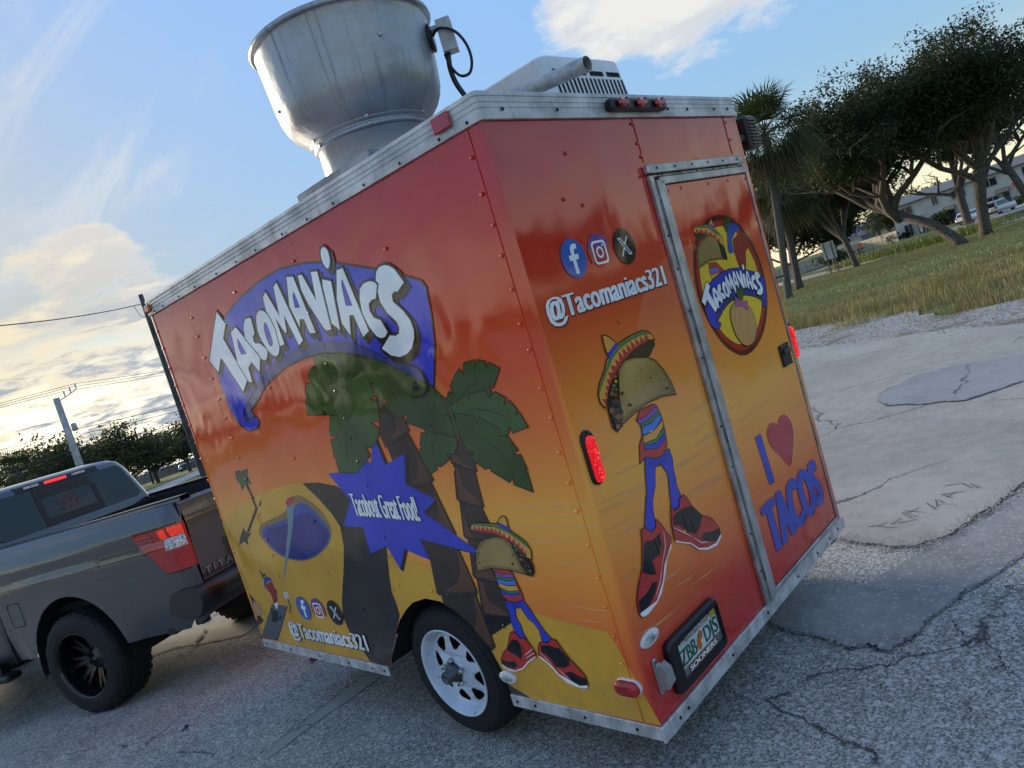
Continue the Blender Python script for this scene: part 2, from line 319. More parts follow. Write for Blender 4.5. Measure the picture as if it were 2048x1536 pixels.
# dark open cracks and broken edges, each a flat ragged dark strip
M_CRK = pmat('crack_dark', (.022, .021, .022), .95, vscale=30)
def crack(lines):
    b = MB(); random.seed(9)
    for pts, wd in lines:
        p = jag(pts, .008, 9); L = []; Rr_ = []
        for i, q in enumerate(p):
            a = Vector(p[max(i - 1, 0)]); c = Vector(p[min(i + 1, len(p) - 1)]); d = (c - a); n = Vector((-d.y, d.x)).normalized() if d.length else Vector((0, 1))
            u = i / (len(p) - 1); ww = wd * .62 * random.choice((.15, .5, .8, 1.0, 1.5)) * random.uniform(.5, 1.1) * (min(1, 6 * u + .2)) * (min(1, 6 * (1 - u) + .2)); v = Vector(q)
            L.append(v + n * ww / 2); Rr_.append(v - n * ww / 2)
        o = len(b.v); b.v += [(*q, .0125) for q in L] + [(*q, .0125) for q in Rr_]; n_ = len(L)
        for i in range(n_ - 1): b.f.append((o + i, o + i + 1, o + n_ + i + 1, o + n_ + i)); b.mi.append(0); b.sm.append(False)
    return struct(b.build('pavement_cracks', M_CRK))
crack([(smooth_low[:-10:2], .016), (conc_edge[12::3], .026), (patch[:4], .02), (patch[20:], .03), (patch[28:40], .02),
 ([(1.012, -.422), (.901, -.418), (.798, -.434), (.738, -.445)], .006), ([(1.374, -.529), (1.296, -.573), (1.139, -.644), (1.062, -.696)], .010),
 ([(1.181, -.636), (1.157, -.679), (1.084, -.765), (.972, -.8), (.899, -.872)], .011), ([(.972, -.8), (.941, -.759), (.79, -.78)], .009), ([(.744, -.719), (.65, -.745), (.576, -.781)], .006),
 ([(.631, -.45), (.587, -.406), (.544, -.368), (.441, -.399)], .005), ([(.634, .203), (.587, .032), (.568, -.024), (.636, -.138)], .006), ([(1.72, .27), (1.718, .121), (1.674, -.006), (1.654, -.103), (1.574, -.136)], .004),
 ([(-.513, 2.441), (-.395, 2.476), (-.21, 2.502), (-.014, 2.545), (.184, 2.569), (.335, 2.601), (.438, 2.594), (1.0, 2.64)], .013),
 ([(-1.222, 5.06), (-.892, 4.943), (-.662, 4.635), (-.52, 4.427)], .010), ([(-.911, 6.515), (-.692, 6.836), (-.392, 7.45)], .02), ([(-.828, 4.385), (-.719, 4.53), (-.612, 4.58), (-.509, 4.507)], .007),
 ([(-.865, 4.991), (-.748, 5.172)], .007), ([(.773, 6.215), (.938, 6.402), (1.2, 6.5)], .05), ([(.7, 6.0), (.584, 5.815), (.301, 5.392), (.2, 5.5)], .05), ([(.684, 5.038), (.599, 5.143), (.312, 5.91), (.099, 6)], .03)])
# scratched letters in the slab
F2 = [[(2.436, .122), (2.444, .062), (2.487, .03)], [(2.433, .067), (2.392, -.048)], [(2.464, -.038), (2.508, -.128)], [(2.45, .0), (2.536, -.036)], [(2.639, -.013), (2.544, -.128)], [(2.663, -.02), (2.614, -.145)], [(2.62, -.05), (2.699, -.094)], [(2.653, -.194), (2.771, -.116)],
      [(2.691, -.194), (2.828, -.155)], [(2.749, -.215), (2.80, -.18)], [(2.904, -.168), (2.818, -.251)], [(2.901, -.182), (2.927, -.287)], [(2.85, -.21), (2.91, -.24)], [(3.059, -.156), (3.075, -.25), (2.972, -.321)], [(2.96, -.364), (3.061, -.295)], [(2.53, -.10), (2.60, -.03)]]
b = MB()
for st in F2:
    for a, c in zip(st, st[1:]):
        a, c = Vector(a), Vector(c); n = Vector((-(c - a).y, (c - a).x)).normalized() * .0045; b.add([(*(a + n), .0065), (*(c + n * .6), .0065), (*(c - n * .6), .0065), (*(a - n), .0065)], [(0, 1, 2, 3)])
struct(b.build('scratched_letters', pmat('scratch', (.13, .12, .105), .95, vscale=40)))
M_LITTER = pmat('blue_scrap', (.02, .05, .22), .5); M_LIT2 = pmat('maroon_plastic', (.22, .02, .06), .4)
def scrap(name, loc, size, mat, label, seed):
    random.seed(seed); b = MB(); n = 7; b.smooth = True
    vs = [(size * (i / (n - 1) - .5) * 2, size * .55 * (j / (n - 1) - .5) * (1.6 - abs(i / (n - 1) - .5) * 2), .008 + abs(random.gauss(0, size * .14))) for i in range(n) for j in range(n)]
    b.add(vs, [(i * n + j, (i + 1) * n + j, (i + 1) * n + j + 1, i * n + j + 1) for i in range(n - 1) for j in range(n - 1)])
    o = b.build(name, mat); o.location = loc; o.rotation_euler = (0, 0, radians(35)); tag(o, label, 'litter'); return o
scrap('plastic_scrap', (-.426, 3.555, 0), .035, M_LITTER, 'crumpled blue plastic scrap lying on the asphalt behind the truck', 2)
scrap('cloth_scrap', (.50, 3.43, 0), .10, M_LIT2, 'maroon scrap lying on the asphalt under the trailer side edge', 4)
# pebbles along the broken slab edge
b = MB(); random.seed(12)
for i in range(900):
    p = Vector(random.choice(conc_edge[14:80])) + Vector((random.gauss(0, .05), random.gauss(0, .05))); r = random.uniform(.0015, .007)
    b.add([(p.x + r * cos(a) * random.uniform(.7, 1), p.y + r * sin(a) * random.uniform(.7, 1), .003) for a in (0, 1.5, 3, 4.6)] + [(p.x, p.y, .006 + r)], [(0, 1, 4), (1, 2, 4), (2, 3, 4), (3, 0, 4)])
stuff(b.build('pebbles', pmat('pebble', (.34, .33, .31), .9)))
# ------------------------------------------------------------------ trailer
ROOT = thing('food_trailer', 'orange and red food trailer covered in printed taco wrap, hitched to the grey truck', 'food trailer')
ROOT.matrix_world = Matrix(((.99981, 0, -.019496, 0), (-.001082, .99846, -.055472, 0), (.019466, .055483, .99827, .2684), (0, 0, 0, 1)))
TW, TL, TH = 1.83, 2.976, 2.123
def panel_bump():
    g = bpy.data.node_groups.new('wrap_relief', 'ShaderNodeTree'); g.interface.new_socket('Normal', in_out='OUTPUT', socket_type='NodeSocketVector')
    t = NT(g); tc = t.new('ShaderNodeTexCoord'); tc.object = ROOT; p = tc.outputs['Object']
    a = t.noise(p, 1.25, 2, .5, .4); b = t.noise(t.vm('MULTIPLY', p, (1, 1, .55)), 4.2, 2, .5); c = t.noise(p, 150, 2, .5); d = t.noise(p, 26, 3, .6)
    e_ = 0.0
    yy = t.sep(p)[1]; xx_ = t.sep(p)[0]; on = t.ss(t.m('ABSOLUTE', xx_), .02, .012)
    for y0 in (1.262, 2.4785): e_ = t.m('ADD', e_, t.m('MULTIPLY', on, t.ss(yy, y0 - .0015, y0 + .0015)))
    dn = t.ss(t.voro(t.vm('MULTIPLY', p, (1, 1, .8)), 2.3), .11, .0); n = t.bump(dn, 1, .0016); n = t.bump(a, 1, .028, n); n = t.bump(b, 1, .0045, n); n = t.bump(d, 1, .00014, n); n = t.bump(c, 1, .00005, n); n = t.bump(e_, 1, .0025, n)
    o = t.new('NodeGroupOutput'); t.l.new(n, o.inputs[0]); return g, None
BUMP = panel_bump()[0]
def wrap(name, rgb=None, grad=False, rough=.085):
    nm = 'wrap_' + name
    if nm in MATS: return MATS[nm]
    m = bpy.data.materials.new(nm); m.use_nodes = True; t = NT(m.node_tree); b = t.n['Principled BSDF']
    tc = t.new('ShaderNodeTexCoord'); tc.object = ROOT; p = tc.outputs['Object']; x, y, z = t.sep(p)
    gr = t.new('ShaderNodeGroup'); gr.node_tree = BUMP
    if grad:
        wob = t.m('ADD', t.m('DIVIDE', z, 2.123), t.m('MULTIPLY', t.m('SUBTRACT', t.noise(p, .8, 2), .5), .06))
        side = t.ss(y, .002, .03)
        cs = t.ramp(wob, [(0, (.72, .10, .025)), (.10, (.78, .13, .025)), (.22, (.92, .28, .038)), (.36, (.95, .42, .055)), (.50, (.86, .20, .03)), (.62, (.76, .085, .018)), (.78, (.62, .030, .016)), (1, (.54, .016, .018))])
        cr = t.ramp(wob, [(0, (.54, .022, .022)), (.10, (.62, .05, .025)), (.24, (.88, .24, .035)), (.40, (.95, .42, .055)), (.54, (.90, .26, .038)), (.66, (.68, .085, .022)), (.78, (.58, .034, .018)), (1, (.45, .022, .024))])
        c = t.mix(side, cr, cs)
        # the big pale sun disc printed on the back, and the pale ray on the side
        dd = t.m('SQRT', t.m('ADD', t.m('POWER', t.m('SUBTRACT', x, 1.02), 2), t.m('POWER', t.m('SUBTRACT', z, .93), 2)))
        disc = t.m('MULTIPLY', t.ss(dd, .634, .628), t.m('SUBTRACT', 1, side)); c = t.mix(t.m('MULTIPLY', disc, t.m('MULTIPLY', t.ss(z, .75, 1.5), .22)), c, (.75, .32, .17))
        ray = t.m('MULTIPLY', side, t.ss(t.m('SUBTRACT', t.m('ADD', t.m('MULTIPLY', y, 1.7), -1.7 * .5346 + 1.2621), z), -.003, .003)); c = t.mix(t.m('MULTIPLY', t.m('MULTIPLY', ray, t.ss(y, .80, .70)), t.m('MULTIPLY', t.m('MULTIPLY', t.ss(z, 1.05, 1.2), t.ss(z, 1.56, 1.46)), .35)), c, (.72, .27, .07))
        t.put(b.inputs['Base Color'], c)
    else:
        f = t.noise(p, 3, 3); am = .30 if name in ('leaf', 'leafd', 'bark', 'barkl', 'shell', 'shelll') else .10
        c = t.mix(t.ss(f, .3, .7), tuple(c * (1 - am) for c in rgb), tuple(min(1, c * (1 + am * .8)) for c in rgb))
        sc_ = t.m('MULTIPLY', t.ss(t.noise(t.vm('MULTIPLY', p, (9, 9, 60)), 1, 4, .7), .70, .78), .10); t.put(b.inputs['Base Color'], t.mix(sc_, c, (.6, .58, .55)))
    old_ = b.inputs['Base Color'].links[0].from_socket; gm = t.m('MULTIPLY', t.m('MULTIPLY', t.ss(z, .30, -.02), t.ss(t.noise(p, 7, 6, .75), .40, .68)), .30); dr = t.m('MULTIPLY', t.m('MULTIPLY', t.ss(z, 1.75, 2.12), t.ss(t.noise(t.vm('MULTIPLY', p, (26, 26, 1.3)), 1, 4, .6), .58, .74)), .22)
    t.put(b.inputs['Base Color'], t.mix(dr, t.mix(gm, old_, (.20, .165, .12)), (.10, .07, .06)))
    t.put(b.inputs['Roughness'], t.m('ADD', rough - .03, t.m('MULTIPLY', t.noise(p, 9, 4, .7), .07)))
    b.inputs['IOR'].default_value = 1.5; b.inputs['Specular IOR Level'].default_value = .5 if name == 'rivet' else .7; b.inputs['Coat Weight'].default_value = 0.0
    t.l.new(gr.outputs[0], b.inputs['Normal']); t.l.new(gr.outputs[0], b.inputs['Coat Normal'])
    MATS[nm] = m; return m
WC = dict(sand=(.72, .37, .035), river=(.030, .022, .014), rim=(.27, .165, .055), water=(.022, .07, .34), deep=(.012, .020, .20), beam=(.16, .27, .34), redd=(.48, .04, .045), ink=(.004, .004, .005), bark=(.046, .026, .017), barkl=(.115, .052, .026),
 leaf=(.046, .095, .020), leafd=(.034, .072, .012), edge=(.03, .03, .035), board=(.10, .108, .12), white=(.86, .87, .88), tan=(.58, .31, .12), tand=(.24, .12, .04), pink=(.45, .10, .27), chili=(.30, .022, .024), cap=(.03, .07, .34), rib=(.022, .045, .012), shade=(.005, .005, .005),
 blue=(.030, .050, .52), bluel=(.028, .040, .52), blue2=(.025, .060, .46), navy=(.012, .035, .20), shadow=(.005, .005, .006), shadow2=(.035, .018, .03), shadow3=(.006, .006, .008), streak=(.86, .55, .25), streak2=(.66, .36, .16),
 serr=(.50, .045, .035), purple=(.25, .09, .45), green=(.05, .20, .07), skyb=(.06, .20, .68), yel=(.74, .34, .06), shell=(.26, .17, .05), shelll=(.40, .27, .085), fill=(.018, .013, .009), under=(.050, .032, .022), red2=(.54, .030, .024), heart=(.50, .035, .05), ringd=(.10, .012, .013), ring=(.42, .02, .02), gold=(.82, .55, .04),
 fb=(.045, .13, .44), ig1=(.16, .06, .25), ig2=(.42, .06, .06), ig3=(.55, .22, .06), xx=(.008, .008, .010))
GRAD = wrap('gradient', grad=True)
M_ALU = pmat('weathered_aluminium', (.50, .50, .50), .42, .75, .18, 9, .0004, 40, rgb2=(.30, .30, .31))
M_GALV = pmat('galvanised_steel', (.60, .60, .60), .45, .4, .2, 14, .0006, 60, rgb2=(.38, .38, .38))
M_RUB = pmat('tyre_rubber', (.0075, .0075, .008), .75, 0, .2, 30, .0006, 90); M_BLK = pmat('black_plastic', (.007, .007, .008), .42, bump=.0003, bscale=120); M_DARK = pmat('dark_underside', (.005, .005, .005), .9)
M_SCREW = pmat('dark_screw', (.03, .028, .026), .5, .5); M_STEEL = pmat('bright_steel', (.5, .5, .5), .3, 1)
def fS(h): return lambda a, b: (-h, a, b)          # left side sheet
def fR(h): return lambda a, b: (a, -h, b)          # rear sheet
DOOR = .013
arch = [(1.615, -.002), (1.60, .03), (1.515, .126), (1.45, .20), (1.379, .271), (1.30, .33), (1.23, .371), (1.124, .398), (1.02, .392), (.93, .355), (.85, .29), (.78, .20), (.745, .10), (.735, -.002)]
sidepoly = [(0, -.002)] + [(0, TH)] + [(TL, TH), (TL, -.002)] + arch
mb = MB(); mb.prism(sidepoly, lambda a, b, h: (h, a, b), 0, .004); SIDE = mb.build('side_panel', GRAD, ROOT)
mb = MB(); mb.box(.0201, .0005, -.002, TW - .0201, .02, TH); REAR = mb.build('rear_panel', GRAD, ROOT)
# a thin folded corner strip keeps the printed edge crisp
mb = MB(); mb.box(.0005, -.0002, -.002, .02, .0199, TH); mb.build('corner_fold', GRAD, ROOT)
mb = MB(); mb.box(TW - .02, 0, -.002, TW, TL, TH); mb.build('wall_panel', GRAD, ROOT)
mb = MB(); mb.box(.0201, TL - .02, -.002, TW - .02, TL, TH); mb.build('wall_panel', GRAD, ROOT)
mb = MB(); mb.box(.45, .03, -.03, TW - .45, TL - .03, -.012); mb.build('floor', M_DARK, ROOT)
mb = MB(); mb.box(-.005, -.005, 2.196, TW + .005, TL + .005, 2.203); mb.build('roof', M_ALU, ROOT)
def trim(name, prof, mat):
    rings = []
    for o, z in prof:
        c = .012; x0, y0, x1, y1 = -o, -o, TW + o, TL + o
        rings.append([(x0 + c, y0, z), (x1 - c, y0, z), (x1, y0 + c, z), (x1, y1 - c, z), (x1 - c, y1, z), (x0 + c, y1, z), (x0, y1 - c, z), (x0, y0 + c, z)])
    b = MB(); b.loft(rings); return b.build(name, mat, ROOT)
M_TRIM = pmat('oxidised_trim', (.56, .56, .55), .5, .3, .2, 5, .0005, 50, rgb2=(.34, .345, .35))
def streaky(m):
    t = NT(m.node_tree); b = t.n['Principled BSDF']; old = b.inputs['Base Color'].links[0].from_socket
    p = t.new('ShaderNodeTexCoord').outputs['Object']; s_ = t.noise(t.vm('MULTIPLY', p, (38, 38, 2.2)), 1, 5, .7); sp = t.noise(p, 170, 3, .7)
    c = t.mix(t.m('MULTIPLY', t.ss(s_, .55, .75), .6), old, (.09, .09, .085)); c = t.mix(t.m('MULTIPLY', t.ss(sp, .60, .70), .6), c, (.07, .07, .07)); t.put(b.inputs['Base Color'], c)
streaky(M_TRIM); streaky(M_GALV)
TT = trim('roof_trim', [(.001, 2.113), (.014, 2.113), (.015, 2.131), (.010, 2.134), (.010, 2.150), (.0125, 2.152), (.010, 2.154), (.010, 2.168), (.0125, 2.170), (.010, 2.172), (.010, 2.188), (.013, 2.191), (.012, 2.204), (.004, 2.2085), (-.05, 2.2085)], M_TRIM)
for (x0, y0, x1, y1) in [(-.009, .0, -.0005, .735), (-.009, 1.615, -.0005, TL)]: BT = MB(); BT.box(x0, y0, -.052, x1, y1, -.001, .0015); BTS = BT.build('skirt_trim', M_GALV, ROOT)
BT = MB(); BT.box(-.009, -.013, -.060, TW + .009, -.0005, -.001, .002); BTO = BT.build('skirt_trim', M_GALV, ROOT)
def screw_mesh(r, h, n=8):
    b = MB(); b.smooth = False; b.lathe([(r, 0), (r * .95, h * .7), (r * .5, h)], n, axis='z', cap1=True); return b
sc0 = screw_mesh(.0065, .005).build('screw', M_SCREW, TT)
first = [True]
def screws(parent, lst, proto, name=None):
    for i, (loc, rot) in enumerate(lst):
        if first[0]: o = proto; first[0] = False; o.parent = parent; o.location = loc; o.rotation_euler = rot
        else: inst(proto, parent, loc, rot=rot)
RS = (0, -pi / 2, 0); RB = (pi / 2, 0, 0)
random.seed(3)
screws(TT, [((-.0135, y + random.uniform(-.02, .02), 2.125), RS) for y in [.06, .19, .42, .64, .86, 1.09, 1.31, 1.54, 1.77, 2.0, 2.25, 2.5, 2.72, 2.87]], sc0)
screws(TT, [((x, -.0135, 2.144 + random.uniform(-.003, .003)), RB) for x in [.10, .39, .70, 1.17, 1.34, 1.60, 1.74]], sc0)
screws(BTS, [((-.0085, y, -.027), RS) for y in [.10, .34, .60, .70, 1.65, 1.76, 1.98, 2.28, 2.62, 2.92]], sc0)
screws(BTO, [((x, -.0125, -.03), RB) for x in [.10, .16, .52, .86, 1.20, 1.45, 1.62, 1.74]], sc0)
# ---- printed wrap: thin vinyl sheets a fraction of a millimetre apart
PARENT = {'s': SIDE, 'r': REAR}
def parse(t): return [tuple(map(float, q.split(','))) for q in t.split()]
ARCHED = []
LAYERS = []
def cut_arch(o):
    bm = bmesh.new(); bm.from_mesh(o.data); A = [Vector(q) for q in arch]; A = [Vector((A[0].x, -.2))] + A + [Vector((A[-1].x, -.2))]
    for i in range(len(A)):
        p, q = A[i], A[(i + 1) % len(A)]; d = q - p; bmesh.ops.bisect_plane(bm, geom=bm.verts[:] + bm.edges[:] + bm.faces[:], plane_co=(0, p.x, p.y), plane_no=(0, d.y, -d.x), dist=1e-6)
    kill = []
    for f in bm.faces:
        c = f.calc_center_median(); sg = [(A[(i + 1) % len(A)] - A[i]).cross(Vector((c.y, c.z)) - A[i]) for i in range(len(A))]
        if all(v < 1e-9 for v in sg) or all(v > -1e-9 for v in sg): kill.append(f)
    bmesh.ops.delete(bm, geom=kill, context='FACES'); bm.to_mesh(o.data); bm.free()
def prints(items, name, pan, level, parent):
    b = MB(); mats = []; h = .0006 + level * .00045 + (DOOR if pan == 'd' else 0); fn = fS if pan == 's' else fR
    def use(c):
        m = wrap(c, WC[c])
        if m not in mats: mats.append(m)
        b.cur = mats.index(m)
    for col, kind, ol, pts, holes in items:
        p = parse(pts) if isinstance(pts, str) else pts; hs = [parse(q) if isinstance(q, str) else q for q in holes]
        if kind == 'L':
            use(col); w_ = ol / 1000; q = [Vector(a) for a in p]; L = []; R_ = []
            for i, v in enumerate(q):
                d = q[min(i + 1, len(q) - 1)] - q[max(i - 1, 0)]; n = Vector((-d.y, d.x)).normalized(); k_ = .25 + sin(pi * i / (len(q) - 1)) * .5
                L.append(v + n * w_ * k_); R_.append(v - n * w_ * k_)
            n_ = len(q); b.add([fn(h)(*v) for v in L + R_], [(i, i + 1, n_ + i + 1, n_ + i) for i in range(n_ - 1)]); h += .00004; continue
        if kind == 'S': p = smoothpts(p); hs = [smoothpts(q) for q in hs]
        if ol: use('ink'); b.poly(expand(p, ol / 1000), [], fn(h)); h += .00006
        if col == 'shadow':                       # lettering outline and drop shadow
            use(col); b.poly(expand(p, .011), [], fn(h)); h += .00006
            b.poly([(y - .016, z - .020) for y, z in expand(p, .013)], [], fn(h)); h += .00006; continue
        if col == 'shadow3':
            use(col); b.poly([(x + .005, z - .006) for x, z in expand(p, .005)], [], fn(h)); h += .00006; continue
        use(col); b.poly(p, hs, fn(h)); LAYERS.append((h, pan, col, p)); h += .00006
        for q in hs:
            if ol: use('ink'); b.poly(q, [], fn(h)); h += .00003; use('bluel'); b.poly(expand(q, -.35 * ol / 1000), [], fn(h)); h += .00003
    o = b.build(name, mats, parent, recalc=False)
    if name.startswith('speed_line'): stuff(o)
    if pan == 's' and any(.6 < v[1] < 1.75 and v[2] < .42 for v in b.v): cut_arch(o)
    return o
def color_at(pan, a, c):
    best = (0, None)
    for h, pn, col, p in LAYERS:
        if pn != pan or h < best[0]: continue
        ins = False
        for i in range(len(p)):
            (x0, y0), (x1, y1) = p[i - 1], p[i]
            if (y0 > c) != (y1 > c) and a < (x1 - x0) * (c - y0) / (y1 - y0) + x0: ins = not ins
        if ins: best = (h, col)
    return best[1]
